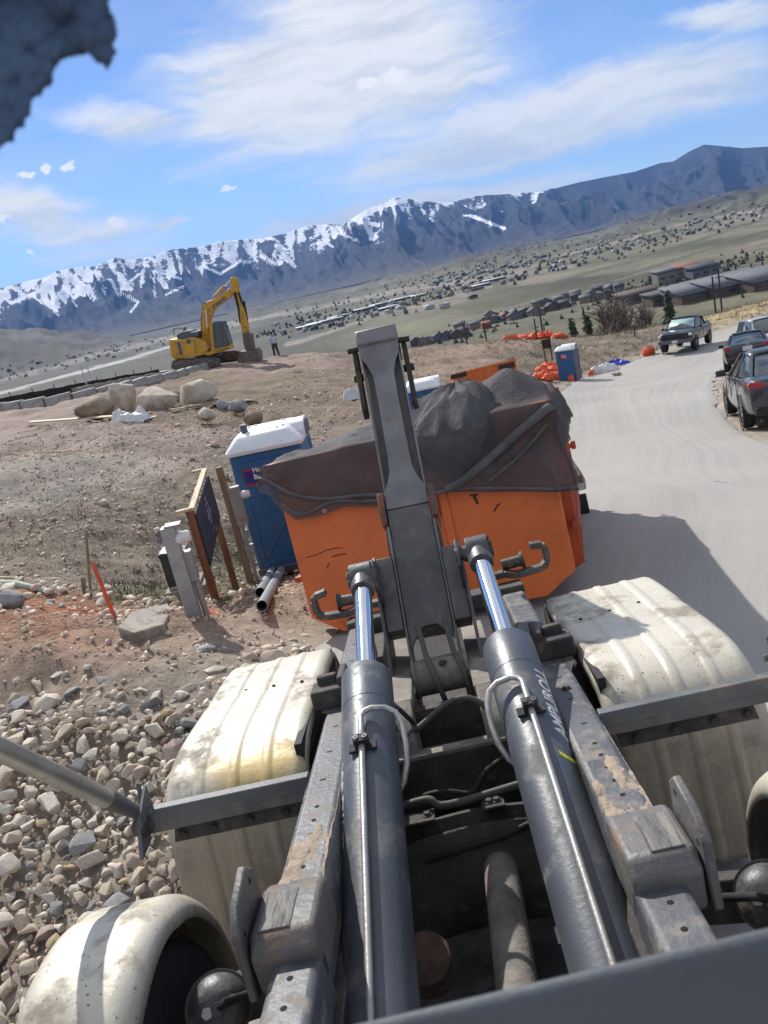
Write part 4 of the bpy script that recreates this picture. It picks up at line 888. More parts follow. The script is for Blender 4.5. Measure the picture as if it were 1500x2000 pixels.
m = MB(); m.box((0, 2.2, .25), (.95, 3.6, .02)); m.box((0, 4.45, .62), (.80, 1.1, .02)); m.box((0, 3.9, .44), (.80, .02, .36)); m.build('shade_plates', M_chassis, truck)  # dark plates added under the bed, standing in for the shade there
# ---- tube arms of the tarping gear: bracket at the bar ends
pe = Vector((-1.185, 2.84, 1.165))
m = MB(); far = Lpt(-160, 1390, 2.1); mid = pe+(far-pe)*.17
m.tube([tuple(mid), tuple(far)], .034, 24); tb = m.build('tarp_arm', M_tube, truck, smooth=R(50))
m = MB(); m.tube([tuple(mid+(far-mid)*.05), tuple(mid), tuple(pe+(far-pe)*.10), tuple(pe+(far-pe)*.02)], [.0355, .0355, .03, .022], 16); m.build('tube_end', M_bar, tb)
m = MB(); m.cyl(pe+(far-pe)*.04+Vector((0, 0, -.06)), pe+Vector((.01, .0, -.055)), .035, n=18); m.build('pivot_boss', M_chassis, tb)
m = MB(); m.prism([(-.085, -.13), (.02, -.115), (.075, .02), (.06, .10), (.035, .02), (-.03, -.02)][::-1], -.008, .008, 'x', TR(pe.x, pe.y-.01, pe.z)); m.prism([(-.07, -.02), (.07, .0), (.06, .09), (-.06, .02)], .018, .03, 'x', TR(pe.x, pe.y-.01, pe.z)); m.cyl(pe+Vector((-.03, 0, 0)), pe+Vector((.05, 0, 0)), .014, n=12); m.build('bracket_plate', M_bar, truck, bevel=.002)
pr = Vector((1.19, 2.86, 1.20)); m = MB(); m.prism([(-.05, 0), (.05, 0), (.05, .09), (.03, .10), (.02, .06), (-.04, .05)], -.008, .008, 'x', TR(pr.x, pr.y, pr.z)); m.prism([(-.05, 0), (.05, 0), (.05, .09), (.03, .10), (.02, .06), (-.04, .05)], .05, .066, 'x', TR(pr.x, pr.y, pr.z)); m.cyl(pr+Vector((-.04, 0, .035)), pr+Vector((.09, 0, .035)), .013, n=12); m.build('bracket_plate', M_bar, truck, bevel=.002)
# ---- grey steel bulkhead edge right behind the rear window
q0 = Ly(1100, 1893, .43)
m = MB(); m.box((.06, 0, -.256), (2.3, .012, .5), TR(.14, .43, q0.z, 0, R(-2.3))); m.build('bulkhead_edge', pm('grey_bulkhead', (.09, .10, .115), .6, .0, .12, 5., (.10, .085, .08), .30, 16., .2, 50), truck, bevel=.006)

# ================================================================== ORANGE CONTAINER AND ITS TARP
BL = ML@Matrix.Identity(4)
def baseL(rz=0.): return ML@Matrix.Rotation(rz, 4, 'Z')
dl_ = l2w((-.01, 7.02, .46))
skip = thing('roll_off_container', 'big orange steel container right behind the truck, its load under a dark mesh tarp', 'container', dl_, R(-11), None, ML)
m = MB(); m.prism([(-1.19, .27), (-.92, .10), (.92, .10), (1.19, .27), (1.20, 1.63), (-1.20, 1.63)], -.02, .02, 'y'); fpn = m.build('front_panel', M_orange, skip, bevel=.006)
m = MB()
for q in (-1, 1): m.prism([(q*1.17, .27), (q*1.19, .27), (q*1.20, 1.63), (q*1.225, 1.63)], .022, 3.85, 'y')
w_ = m
sp_ = MB(); sp_.prism([(1.17, .27), (1.19, .27), (1.20, 1.63), (1.18, 1.63)], .022, 3.85, 'y'); sp_.build('side_panel', M_orange, skip)
sp_ = MB(); sp_.prism([(-1.17, .27), (-1.19, .27), (-1.20, 1.63), (-1.18, 1.63)], .022, 3.85, 'y'); sp_.build('side_panel', M_orange, skip)
m = MB(); m.prism([(-1.17, .27), (-.91, .11), (.91, .11), (1.17, .27)], .022, 3.85, 'y'); m.build('floor_pan', M_redrib, skip)
m = MB(); m.box((0, 3.87, .9), (2.46, .03, 1.46)); m.build('tailgate', M_redrib, skip, bevel=.01)
for c_, d_ in (((0, 0, 1.67), (2.52, .09, .09)), ((1.215, 1.95, 1.67), (.09, 3.8, .09)), ((-1.215, 1.95, 1.67), (.09, 3.8, .09)), ((0, 3.87, 1.67), (2.6, .09, .09))):
    m = MB(); m.box(c_, d_); m.build('top_rail', M_orange, skip, bevel=.012)
for q in (-1, 1):
    for k in range(8):
        m = MB(); y0 = .30+k*.50; m.prism([(q*1.185, .22), (q*1.275, .26), (q*1.29, 1.60), (q*1.20, 1.625)], y0, y0+.07, 'y'); m.build('side_rib', M_redrib, skip, bevel=.006)
    m = MB(); m.box((q*1.27, 1.95, .62), (.07, 3.7, .05)); m.build('side_stringer', M_redrib, skip, bevel=.005)
    m = MB(); m.cyl((q*1.10, 3.72, .17), (q*1.36, 3.72, .17), .16, n=28); m.build('rear_roller', M_black, skip, bevel=.01)
    for zz in (.5, .95, 1.35):
        m = MB(); m.cyl((q*1.33, 3.86, zz-.05), (q*1.33, 3.86, zz+.05), .03, n=10); m.box((q*1.30, 3.84, zz), (.05, .10, .05)); m.build('hinge', M_redrib, skip)
m = MB(); m.tube([(-.16, -.03, .95), (-.16, -.14, 1.15), (.16, -.14, 1.15), (.16, -.03, .95)], .028, 12); m.build('lifting_bail', M_orange, skip)
m = MB()
for q in (-1, 1): m.box((q*.14, -.03, .85), (.09, .03, 1.3))
m.mesh([], []); mm1 = MB(); mm1.box((.24, -.035, .85), (.07, .03, 1.45)); mm1.build('front_channel', M_orange, skip, bevel=.006)
mm1 = MB(); mm1.box((-.24, -.035, .85), (.07, .03, 1.45)); mm1.build('front_channel', M_orange, skip, bevel=.006)
M_mark = pm('black_paint_mark', (.03, .02, .018), .7, bump=0)
text_part('114', .30, M_mark, skip, Matrix.Translation((.90, -.0225, 1.36))@Matrix.Rotation(R(90), 4, 'X'), bold=.012, name='number')
def scratch(parent, pts, w_, y, mat=M_mark):
    m = MB()
    for (a, b), (c, d) in zip(pts[:-1], pts[1:]):
        L_ = math.hypot(c-a, d-b); nx_, nz_ = -(d-b)/L_*w_, (c-a)/L_*w_
        ja = random.uniform(.5, 1.3); m.mesh([(a-nx_*ja, y, b-nz_*ja), (a+nx_, y, b+nz_), (c+nx_*ja, y, d+nz_*ja), (c-nx_, y, d-nz_)], [(0, 1, 2, 3)])
    return m.build('scratch', mat, parent)
scratch(skip, [(-1.10, .83), (-1.0, .835), (-.9, .86), (-.8, .862), (-.74, .85)], .004, -.0225)
scratch(skip, [(-.86, .79), (-.78, .80), (-.72, .79)], .005, -.0225); scratch(skip, [(-.93, .70), (-.90, .74)], .006, -.0225)
scratch(skip, [(.50, 1.07), (.51, 1.03), (.52, .99)], .014, -.0225); scratch(skip, [(.47, 1.075), (.54, 1.07)], .009, -.0225)
scratch(skip, [(.64, .90), (.67, .94), (.70, .96)], .009, -.0225); scratch(skip, [(.22, .97), (.24, 1.02)], .005, -.0225)
# load heap under the tarp
def heap(x, y):
    h = .24*float(sstep(-.05, .30, x)*sstep(1.36, .9, x))*math.exp(-((y-.5)/.6)**2)+.05*math.exp(-((x-.3)/.30)**2-((y-.5)/.4)**2)+.09*math.exp(-((x-1.1)/.25)**2-((y-.5)/.7)**2)+.12*math.exp(-((x+.55)/.5)**2-((y-1.3)/.9)**2)+.16*math.exp(-((x-.4)/.8)**2-((y-2.6)/.7)**2)
    return h*float(sstep(-.12, .32, y))
m = MB(); m.sheet(lambda u, v: (-1.20+2.4*u, .06+3.7*v, 1.50+heap(-1.2+2.4*u, 3.7*v)*.88+float(fbm(u*9, v*13, 4, 5))*.09), 40, 50)
ld = m.build('debris_load', pm('debris', (.10, .085, .07), .9, 0, .5, 5., (.25, .2, .16), .5, 6., .8, 12), None, smooth=R(60)); ld.matrix_world = skip.matrix_world.copy(); tag(ld, 'heap of dark rubble filling the orange container under its mesh tarp', 'load')
hem = np.array([(-1.30, .16), (-1.2, .36), (-1.05, .52), (-.85, .53), (-.6, .50), (-.3, .56), (0, .57), (.3, .55), (.6, .62), (1.0, .70), (1.3, .76)])
LIPZ = 1.722
def tarp_fn(u, v):
    x = -1.30-.55+(2.60+1.10)*u; y = -.80+v*4.95
    hx = max(abs(x)-1.265, 0); sx = 1 if x > 0 else -1
    hmax = float(np.interp(min(max(x, -1.3), 1.3), hem[:, 0], hem[:, 1]))
    hy = max(-.055-y, 0); hyb = max(y-3.93, 0)
    hy = hy/.745*hmax; 
    side = .10 if x < 0 else .36
    hx = hx/.55*side
    cx = max(min(x, 1.265), -1.265); cy = max(min(y, 3.93), -.055); d = max(hx, hy, hyb)
    n_ = float(fbm(x*2.2, y*2.2, 4, 11)); nf = float(ridged(x*1.7+y*.8, y*1.1-x, 4, 19))-.6
    bul = .05*math.sin(min(d/.3, 1)*math.pi*.5)
    z = LIPZ+(0 if d > 0 else heap(cx, cy)+n_*.035+nf*.03*float(sstep(0, .3, cy)))-d-(.02*d)
    out = bul+(.05*abs(n_)+.03*nf)*min(d*4, 1)
    wave = .035*math.sin(x*5.+2*n_)*min(hy*3, 1)
    if hx > 0: cx += sx*(out+.02+.04*math.sin(y*6)*min(hx*4, 1))
    if hy > 0: cy -= out*.7+.012+max(wave, -.02)
    if hyb > 0: cy += out
    return (cx, cy, z)
m = MB(); m.sheet(tarp_fn, 130, 150)
tarp = m.build('mesh_tarp', M_tarp, None, smooth=R(85)); tarp.matrix_world = skip.matrix_world.copy()
tag(tarp, 'dark grey see-through mesh tarp draped over the load of the orange container', 'tarp')
def on_front(x, dz, o_=.03):
    """point just in front of the hanging front flap"""
    hm_ = float(np.interp(x, hem[:, 0], hem[:, 1])); y = -.055-.745*min(dz/hm_, 1.); p = tarp_fn((x+1.85)/3.70, (y+.80)/4.95); return (p[0], p[1]-o_, LIPZ-dz)
def strap(pts, w_, name, mat, o_=.02):
    m = MB(); P = catmull([np.array(p) for p in pts], 8); V = []
    for i, p in enumerate(P):
        t = P[min(i+1, len(P)-1)]-P[max(i-1, 0)]; t = t/np.linalg.norm(t)
        for q in (-1, 0, 1):
            x, dz = p[0]-t[1]*w_*q, p[1]+t[0]*w_*q; V.append(on_front(min(max(x, -1.29), 1.29), max(dz, .01), o_+(.006 if q == 0 else 0)))
    m.mesh(V, [(3*i+k, 3*i+k+1, 3*i+4+k, 3*i+3+k) for i in range(len(P)-1) for k in (0, 1)]); return m.build(name, mat, tarp, smooth=R(60), thick=.006)
M_fold = pm('tarp_fold', (.095, .092, .094), .8, 0, .25, 5., bump=.2, bs=20)
strap([(1.27, .06), (1.0, .20), (.72, .36), (.45, .50), (.30, .54)], .035, 'fold', M_fold)
strap([(1.22, .20), (.95, .40), (.65, .56)], .012, 'fold', M_fold)
strap([(-1.28, .10), (-1.05, .28), (-.75, .40), (-.42, .44), (-.10, .50)], .016, 'fold', M_fold)
strap([(-1.15, .36), (-.98, .49), (-.7, .44), (-.4, .50), (0., .555), (.35, .55), (.7, .62), (1.0, .69), (1.27, .74)], .014, 'hem', M_fold, .012)
m = MB(); gp_ = on_front(-.78, .50, .03); m.lathe([(.010, 0), (.018, 0), (.018, .004), (.010, .004), (.010, 0)], 16, Matrix.Translation(gp_)@Matrix.Rotation(R(90), 4, 'X')); m.build('grommet', M_tube, tarp)
# wad of paler film bulging over the lip
def wad(u, v):
    th = u*2*math.pi; ph = -math.pi/2+math.pi*v; n_ = float(ridged(math.cos(th)*1.8+3, math.sin(th)*1.8+v*3, 5, 71)); 
    fo = float(ridged(math.cos(th)*2.6+.4*ph, math.sin(th)*2.6+5, 3, 33)); r_ = .90+.11*n_+.13*(fo-.6)*math.cos(ph); x = math.cos(ph)*math.cos(th)*r_; y = math.cos(ph)*math.sin(th)*r_; z = math.sin(ph)*r_
    return (.46+x*(.36+.10*z)+z*.05, -.05+y*.15+.34*max(z, 0), 1.64+z*.385)
m = MB(); m.sheet(wad, 90, 60); wd = m.build('film_wad', M_film, tarp, smooth=R(85))

# ================================================================== PORTABLE TOILETS
M_logo_r = pm('logo_red', (.45, .03, .04), .5, bump=0); M_logo_b = pm('logo_blue', (.03, .03, .22), .5, bump=0)
def toilet(label, loc, rz, base=None, scale=1., sidemat=None, body=M_tblue, logo=True, loface='front'):
    t = thing('portable_toilet', label, 'portable toilet', loc, rz, None, base, scale); w_ = .56
    m = MB(); m.box((0, 0, .06), (1.16, 1.16, .12)); m.build('skid', M_tgrey, t, bevel=.015)
    faces = [('back_wall', 0, body), ('side_wall', R(90), sidemat or body), ('door', R(180), body), ('side_wall', R(-90), body)]
    for nm, a, mt in faces:
        Q = Matrix.Rotation(a, 4, 'Z'); m = MB(); m.box((0, -.525, 1.04), (.98, .03, 1.84), Q)
        # raised frame and panel mouldings
        m.box((0, -.545, 1.90), (.98, .02, .10), Q); m.box((0, -.545, .17), (.98, .02, .10), Q); m.box((-.45, -.545, 1.04), (.07, .02, 1.64), Q); m.box((.45, -.545, 1.04), (.07, .02, 1.64), Q)
        m.box((0, -.543, 1.30), (.82, .016, .05), Q)
        m.bar((-.40, -.542, .24), (.40, -.542, 1.26), .03, .016, Q, up=(0, 1, 0))
        m.bar((.40, -.542, .24), (.16, -.542, .60), .03, .014, Q, up=(0, 1, 0))
        o = m.build(nm, mt, t, bevel=.006)
        if nm == 'door':
            m = MB(); m.box((.34, -.57, 1.1), (.05, .04, .14), Q); m.build('handle', M_tgrey, o, bevel=.005)
    for sx in (-1, 1):
        for sy in (-1, 1):
            m = MB(); m.cyl((sx*.51, sy*.51, .12), (sx*.51, sy*.51, 1.98), .058, .052, n=16); m.build('corner_post', body if not (sidemat and sx > 0) else sidemat, t)
    for sy in (-1, 1):
        m = MB(); m.box((0, sy*.53, 1.955), (.82, .03, .05)); m.build('vent_grille', M_grey, t)
    def ring(hw, z, rr=.08):
        P = []
        for cx, cy, a0 in ((hw-rr, hw-rr, 0), (-hw+rr, hw-rr, 90), (-hw+rr, -hw+rr, 180), (hw-rr, -hw+rr, 270)):
            for k in range(4): a = R(a0+k*30); P.append((cx+rr*math.cos(a), cy+rr*math.sin(a), z))
        return P
    m = MB(); m.loft([ring(.60, 1.96), ring(.61, 2.02), ring(.585, 2.05), ring(.45, 2.20), ring(.40, 2.23)]); 
    for a in (0, 90, 180, 270):
        Q = Matrix.Rotation(R(a), 4, 'Z'); m.bar((.30, -.58, 2.05), (.22, -.30, 2.245), .05, .03, Q); m.bar((-.30, -.58, 2.05), (-.22, -.30, 2.245), .05, .03, Q)
    rf = m.build('roof', M_twhite, t, bevel=.01)
    arch = [(-.30, 1.99), (.30, 1.99), (.30, 2.12), (.22, 2.22), (.08, 2.27), (-.08, 2.27), (-.22, 2.22), (-.30, 2.12)]
    m = MB(); m.prism(arch, .30, .63, 'x'); m.build('roof_arch', M_twhite, rf, bevel=.012)
    m = MB(); m.prism([(a*.8, 2.0+(b-1.99)*.80+.01) for a, b in arch], .631, .636, 'x'); m.build('arch_vent', M_tgrey, rf)
    m = MB(); m.cyl((-.30, -.20, 2.1), (-.30, -.20, 2.36), .055, n=16); m.build('vent_pipe', M_tgrey, t)
    if logo:
        Q = Matrix.Translation((-.12 if loface == 'c' else -.16, -.556, 1.60))@Matrix.Rotation(R(90), 4, 'X')
        m = MB(); m.box((0, 0, 0), (.50, .26, .004), Q); lg = m.build('sticker', M_logo_r, t)
        m = MB(); m.box((-.06, 0, .004), (.34, .20, .002), Q); m.build('sticker_field', M_logo_b if loface != 'c' else M_logo_r, lg)
        m = MB(); m.box((-.19, 0, .005), (.10, .18, .003), Q); m.build('sticker_emblem', M_logo_b, lg)
        text_part('Honey\nBucket', .105, M_white, lg, Q@Matrix.Translation((.05, .045, .008)), bold=.003, name='lettering')
    return t
def side_of(px, py, dx, dy, base=None, rz=0.):
    g = G(px, py); c, s_ = math.cos(rz), math.sin(rz); return (g[0]+c*dx-s_*dy, g[1]+s_*dx+c*dy, g[2]-.03)
t1 = toilet('nearest blue portable toilet with a white roof, left of the orange container', side_of(508, 1124, .54, .54), R(-2), None, .93)
g = at(819, 762, 26.5); zz = Hp(g[0], g[1]+.5); toilet('blue portable toilet showing only its white roof behind the tarp', (g[0]+.1, g[1]+.5, g[2]-1.98), R(-2), None, 1.)
g = G(1128, 744); rz = R(-28); c_, s_ = math.cos(rz), math.sin(rz)
sc3 = .98*w2p(g)[2]/49.
toilet('farthest blue portable toilet with a red sticker, beside the road bend', (g[0]-.56*c_*sc3-.56*s_*sc3*1., g[1]-.56*s_*sc3+.56*c_*sc3, g[2]-.03), rz, None, sc3, sidemat=M_tgrey, loface='c')
# ================================================================== FARTHER ORANGE CONTAINER
g = at(950, 722, 31.)
c2 = thing('roll_off_container', 'orange container numbered 104, empty, farther down the road edge', 'container', (g[0], g[1], g[2]-2.0), R(-2), None, ML.to_3x3().to_4x4())
for nm, c_, d_ in (('front_panel', (0, 0, 1.1), (2.4, .05, 1.9)), ('side_panel', (-1.2, 2.6, 1.1), (.05, 5.1, 1.9)), ('side_panel', (1.2, 2.6, 1.1), (.05, 5.1, 1.9)), ('tailgate', (0, 5.2, 1.1), (2.4, .05, 1.9)), ('floor_pan', (0, 2.6, .17), (2.3, 5.1, .06)),
                   ('top_rail', (0, 0, 2.08), (2.5, .1, .1)), ('top_rail', (-1.22, 2.6, 2.08), (.1, 5.2, .1)), ('top_rail', (1.22, 2.6, 2.08), (.1, 5.2, .1))):
    m = MB(); m.box(c_, d_); m.build(nm, M_orange2, c2, bevel=.01)
for x_ in (-.8, -.4, .0, .4, .8): m = MB(); m.box((x_, -.05, 1.1), (.06, .06, 1.85)); m.build('rib', M_orange2, c2)
m = MB(); m.box((.85, -.09, 1.93), (.62, .02, .20)); m.build('dark_patch', M_mark, c2)
m = MB(); m.box((-1.0, -.06, 2.02), (.62, .12, .16)); m.build('dark_bundle', M_black, c2, bevel=.03)
text_part('104', .40, M_mark, c2, Matrix.Translation((.80, -.10, 1.62))@Matrix.Rotation(R(90), 4, 'X'), bold=.02, name='number')

# ================================================================== POSTS, SIGN, PIPES ON THE LEFT
def soil(x, y):
    x = np.array([float(x)]); y = np.array([float(y)]); dl = np.minimum(dist_line(x, y, RLw[::4]), dist_line(x, y, RRw[::4]))
    return float(((fbm(x*.9, y*.9, 4, 31)*.16+fbm(x*4, y*4, 4, 37)*.06+fbm(x*.25, y*.25, 3, 41)*.35)*sstep(.05, 1.2, dl))[0])
def gpt(px, py):
    g = G(px, py); z0 = g[2]
    for _ in range(4):                       # slide along the view ray to the real soil surface
        z = Hp(g[0], g[1])+soil(g[0], g[1]); d = ray(px, py); t = (z-CAMW[2])/d[2]; g = CAMW+d*t
    return Vector([float(q) for q in g])
# navy sign between two stained posts
ga = gpt(424, 1180); gb = gpt(461, 1150); dv = (gb-ga); dv.z = 0; Ls = dv.length; az_ = math.atan2(dv.y, dv.x)
sg = thing('notice_board', 'navy notice board with white print on two brown wooden posts', 'sign', ga, az_)
pph = 195*w2p(np.array(ga))[2]/F
m = MB(); m.box((0, 0, pph/2-.1), (.085, .085, pph+.2)); m.build('post', M_wood, sg, bevel=.004)
m = MB(); m.box((Ls, 0, pph/2-.1+gb.z-ga.z), (.085, .085, pph+.2)); m.build('post', M_wood, sg, bevel=.004)
m = MB(); m.box((Ls/2, -.055, pph-.36), (Ls*1.02, .02, .60)); pn = m.build('panel', M_navy, sg, bevel=.003)
m = MB(); m.box((Ls/2, -.03, pph+.015), (Ls+.10, .07, .035)); m.build('cap_board', M_pale, sg, bevel=.003)
m = MB(); m.box((-.03, .06, pph+.02), (.07, .16, .03)); m.build('cap_board', M_pale, sg, bevel=.003)
m = MB(); m.box((Ls+.03, .06, pph+.02), (.07, .16, .03)); m.build('cap_board', M_pale, sg, bevel=.003)
M_print = pm('faded_white_print', (.40, .42, .46), .6, bump=0)
for k, (zz, n_, h_) in enumerate([(-.14, 2, .022), (-.20, 3, .020), (-.27, 5, .012), (-.31, 6, .014), (-.345, 6, .014), (-.38, 4, .012), (-.43, 3, .016), (-.54, 5, .008)]):
    w_t = n_*.07; x_ = Ls/2-w_t/2; m = MB()
    while x_ < Ls/2+w_t/2:
        l_ = random.uniform(.02, .06); m.box((x_+l_/2, -.066, pph+zz), (l_, .002, h_)); x_ += l_+.015
    m.build('print_line', M_print, pn)['kind'] = 'stuff'
m = MB(); m.cyl((Ls*.62, -.066, pph-.60), (Ls*.62, -.068, pph-.60), .022, n=16); m.build('emblem', M_print, pn)
# grey meter pedestal with white meter
g = gpt(381, 1206); d_ = w2p(np.array(g))[2]; hh = 190*d_/F
t = thing('meter_pedestal', 'grey square utility post with a white round meter on its side', 'utility post', g, R(8))
m = MB(); m.box((0, 0, hh/2-.1), (.135, .12, hh+.2)); m.build('post', pm('galvanised_post', (.36, .37, .38), .5, .3, .12, 5., (.25, .22, .19), .35, 9., .1, 50), t, bevel=.006)
m = MB(); m.box((0, 0, hh+.008), (.15, .14, .02), TR(0, 0, 0, 0, R(3))); m.build('cap', M_grey, t, bevel=.003)
m = MB(); m.lathe([(0, -.02), (.066, -.02), (.066, .03), (.058, .04), (.058, .09), (.045, .11), (0, .112)], 28, Matrix.Translation((.07, 0, hh*.86))@Matrix.Rotation(R(90), 4, 'Y')); m.build('meter', M_white, t, smooth=R(40))
m = MB(); m.box((.10, .02, hh*.55), (.09, .10, .30)); m.cyl((.11, .02, -.1), (.11, .02, hh*.42), .03, n=14); m.build('breaker_box', M_grey, t, bevel=.006)
g = gpt(352, 1168); t = thing('transformer_box', 'dark green utility box on a concrete pad, behind the grey post', 'utility box', (g.x, g.y+.25, g.z), R(6))
m = MB(); m.box((0, 0, .30), (.30, .30, .44)); m.prism([(-.16, .52), (.16, .52), (.16, .535), (-.12, .58), (-.16, .57)], -.16, .16, 'y'); m.build('cabinet', M_greenbox, t, bevel=.01)
m = MB(); m.box((.06, 0, .02), (.52, .48, .14)); m.box((.06, 0, .11), (.40, .38, .04)); m.build('pad', M_conc, t, bevel=.015)
# wooden post with meter box and conduit
g = gpt(490, 1137); d_ = w2p(np.array(g))[2]; hh = 236*d_/F
t = thing('meter_post', 'weathered wooden post carrying a grey meter box, against the blue toilet', 'utility post', g, R(4))
m = MB(); m.box((0, 0, hh/2-.1), (.09, .09, hh+.2)); m.build('post', M_wgrey, t, bevel=.004)
m = MB(); m.box((.125, -.02, hh*.66), (.16, .12, .56)); m.build('meter_box', M_grey, t, bevel=.01)
m = MB(); m.cyl((.20, -.02, hh*.74), (.30, -.02, hh*.74), .055, n=20); m.cyl((.30, -.02, hh*.74), (.32, -.02, hh*.74), .045, n=20); m.build('meter', M_white, t)
m = MB(); m.cyl((.10, -.03, -.1), (.10, -.03, hh*.52), .028, n=14); m.box((.12, -.04, hh*.42), (.07, .07, .12)); m.box((.14, -.04, hh*.30), (.09, .06, .10)); m.build('conduit', M_grey, t, bevel=.004)
# two conduit pipes
for k, (a, b, lb) in enumerate([((516, 1200), (560, 1108), 'nearer of two grey conduit pipes lying at the foot of the blue toilet'), ((512, 1172), (541, 1112), 'shorter, farther one of two grey conduit pipes under the blue toilet')]):
    A = gpt(*a)+Vector((0, 0, .09)); B = gpt(*b)+Vector((0, 0, .09)); t = thing('conduit_pipe', lb, 'pipe', A, 0, 'grey conduit pipes'); B = B-A
    m = MB(); Q, L_ = frame_to((0, 0, 0), B); m.lathe([(.056, 0), (.056, L_), (.050, L_), (.050, 0), (.056, 0)], 28, Q); m.build('pipe', M_pipe, t)
    m = MB(); m.lathe([(.062, 0), (.062, .10), (.0565, .11)], 28, Q@Matrix.Translation((0, 0, L_*.45))); m.build('coupling', M_pipe, t)
# concrete lid, stakes, laths, pipe
P = [gpt(*p) for p in ((234, 1243), (262, 1216), (330, 1192), (340, 1202), (326, 1236), (268, 1257))]; c0 = sum(P, Vector())/6
m = MB(); vs = [p-c0+Vector((0, 0, .09)) for p in P]; vb = [v-Vector((0, 0, .20)) for v in vs]
m.mesh(vs+vb, [tuple(range(6)), tuple(range(11, 5, -1))]+[(i, (i+1) % 6, 6+(i+1) % 6, 6+i) for i in range(6)]); o = m.build('concrete_slab', M_conc, None, bevel=.02, seg=3); o.location = c0; tag(o, 'flat concrete slab lying on red dirt beside the orange stake', 'concrete slab')
def stake(name, a, b, w_, mat, label, cat='stake', dd=0):
    g = Vector([float(q) for q in G(*a)]); g.z += soil(g.x, g.y); d_ = w2p(np.array(g))[2]+dd; tpt = Vector([float(q) for q in at(*b, d_)]); m = MB(); m.bar((0, 0, -.05), tpt-g, w_, w_*.5, up=(0, 1, 0)); o = m.build(name, mat, None, bevel=.002); o.location = g; return tag(o, label, cat)
M_ostake = pm('orange_stake_paint', (.62, .10, .03), .6, 0, .15, 4., bump=.1)
stake('survey_stake', (233, 1231), (181, 1100), .035, M_ostake, 'orange wooden stake leaning left beside the concrete slab')
stake('survey_stake', (175, 1162), (168, 1042), .03, M_wgrey, 'tall thin bare wooden stake left of the orange stake')
stake('survey_stake', (164, 1163), (162, 1128), .045, M_wgrey, 'short wooden stake stub beside the tall thin stake')
def lying(name, a, b, w_, h_, mat, label, cat, lift=.03):
    A = gpt(*a); B = gpt(*b); m = MB(); m.bar((0, 0, 0), B-A, w_, h_); o = m.build(name, mat, None, bevel=.003); o.location = A+Vector((0, 0, lift)); return tag(o, label, cat)
lying('lath', (-30, 1131), (118, 1135), .035, .02, M_pale, 'pale wooden lath lying at the left edge of the brush', 'board')
m = MB(); A = gpt(-30, 1143); B = gpt(104, 1161); m.tube([(0, 0, 0), tuple((B-A)*.5+Vector((0, 0, .04))), tuple(B-A)], [.05, .045, .03], 12); o = m.build('fabric_roll', pm('green_white_cloth', (.40, .44, .36), .8, 0, .1, 8., bump=.4, bs=20), None); o.location = A+Vector((0, 0, .03)); tag(o, 'pale green cloth roll lying below the lath at the left edge', 'cloth roll')
# orange string
for pts, lb in (([(60, 1186), (140, 1196), (225, 1198), (300, 1196), (360, 1198), (384, 1205), (410, 1200), (428, 1205), (420, 1198), (395, 1192)], 'thin orange string running along the dirt to the grey post'),):
    P = catmull([np.array(gpt(*p)+Vector((0, 0, .03))) for p in pts], 6); o0 = Vector(P[0]); m = MB(); m.tube([tuple(Vector(p)-o0) for p in P], .006, 6); o = m.build('string', M_sack, None); o.location = o0; tag(o, lb, 'string')

# ================================================================== BOULDERS, WALL, FENCE ON THE PAD
def rock_mesh(name, mat, seed, n=22, sx=1., sy=.8, sz=.6, bev=.05):
    rr = random.Random(seed); bm = bmesh.new()
    for _ in range(n):
        v = Vector((rr.gauss(0, 1), rr.gauss(0, 1), rr.gauss(0, 1))).normalized(); k = rr.uniform(.82, 1.); bm.verts.new((v.x*sx*k, v.y*sy*k, v.z*sz*k))
    r_ = bmesh.ops.convex_hull(bm, input=bm.verts); bmesh.ops.delete(bm, geom=list({g for g in r_['geom_interior']+r_['geom_unused'] if isinstance(g, bmesh.types.BMVert)}), context='VERTS')
    if bev: bmesh.ops.bevel(bm, geom=list(bm.edges), offset=bev, segments=1, affect='EDGES', clamp_overlap=True)
    me = bpy.data.meshes.new(name); bm.to_mesh(me); bm.free(); me.materials.append(mat); me.polygons.foreach_set('use_smooth', [True]*len(me.polygons)); me.set_sharp_from_angle(angle=R(28)); return me
def boulder(px, py, wpx, hpx, seed, label, cat='boulder', mat=None, yaw=0., n=26):
    """px,py = foot of the boulder"""
    g = G(px, py); d = w2p(g)[2]; w_ = wpx*d/F/2*1.2; h_ = hpx*d/F/2*1.18; me = rock_mesh('boulder', mat or M_boulder, seed, n, w_, w_*.8, h_*1.08, min(w_, h_)*.12)
    o = bpy.data.objects.new('boulder', me); COL.objects.link(o); o.matrix_world = Matrix.Translation((g[0], g[1]+w_*.5, g[2]+h_*.75))@Matrix.Rotation(yaw, 4, 'Z')@Matrix.Rotation(R(random.uniform(-12, 12)), 4, 'Y'); return tag(o, label, cat)
M_bbrown = mat_rock('brown_boulder', (.18, .125, .085), (.32, .25, .18), 1.6)
boulder(178, 822, 88, 44, 1, 'low brown boulder, leftmost of the row on the gravel pad', mat=M_bbrown)
boulder(244, 805, 56, 60, 2, 'tall tan boulder second from the left in the row')
boulder(303, 805, 84, 46, 3, 'wide tan boulder in the middle of the row, right of the tall one')
boulder(380, 793, 88, 48, 4, 'big pale flat-topped boulder at the right end of the row')
boulder(337, 792, 40, 30, 41, 'small brown boulder wedged between the two widest boulders', mat=M_bbrown)
boulder(403, 826, 36, 28, 5, 'small rounded pale boulder on the gravel in front of the boards')
boulder(437, 803, 30, 22, 6, 'small grey stone behind the rounded pale boulder', mat=M_rocks[2])
boulder(466, 806, 36, 24, 7, 'grey stone beside the pale board end', mat=M_rocks[2])
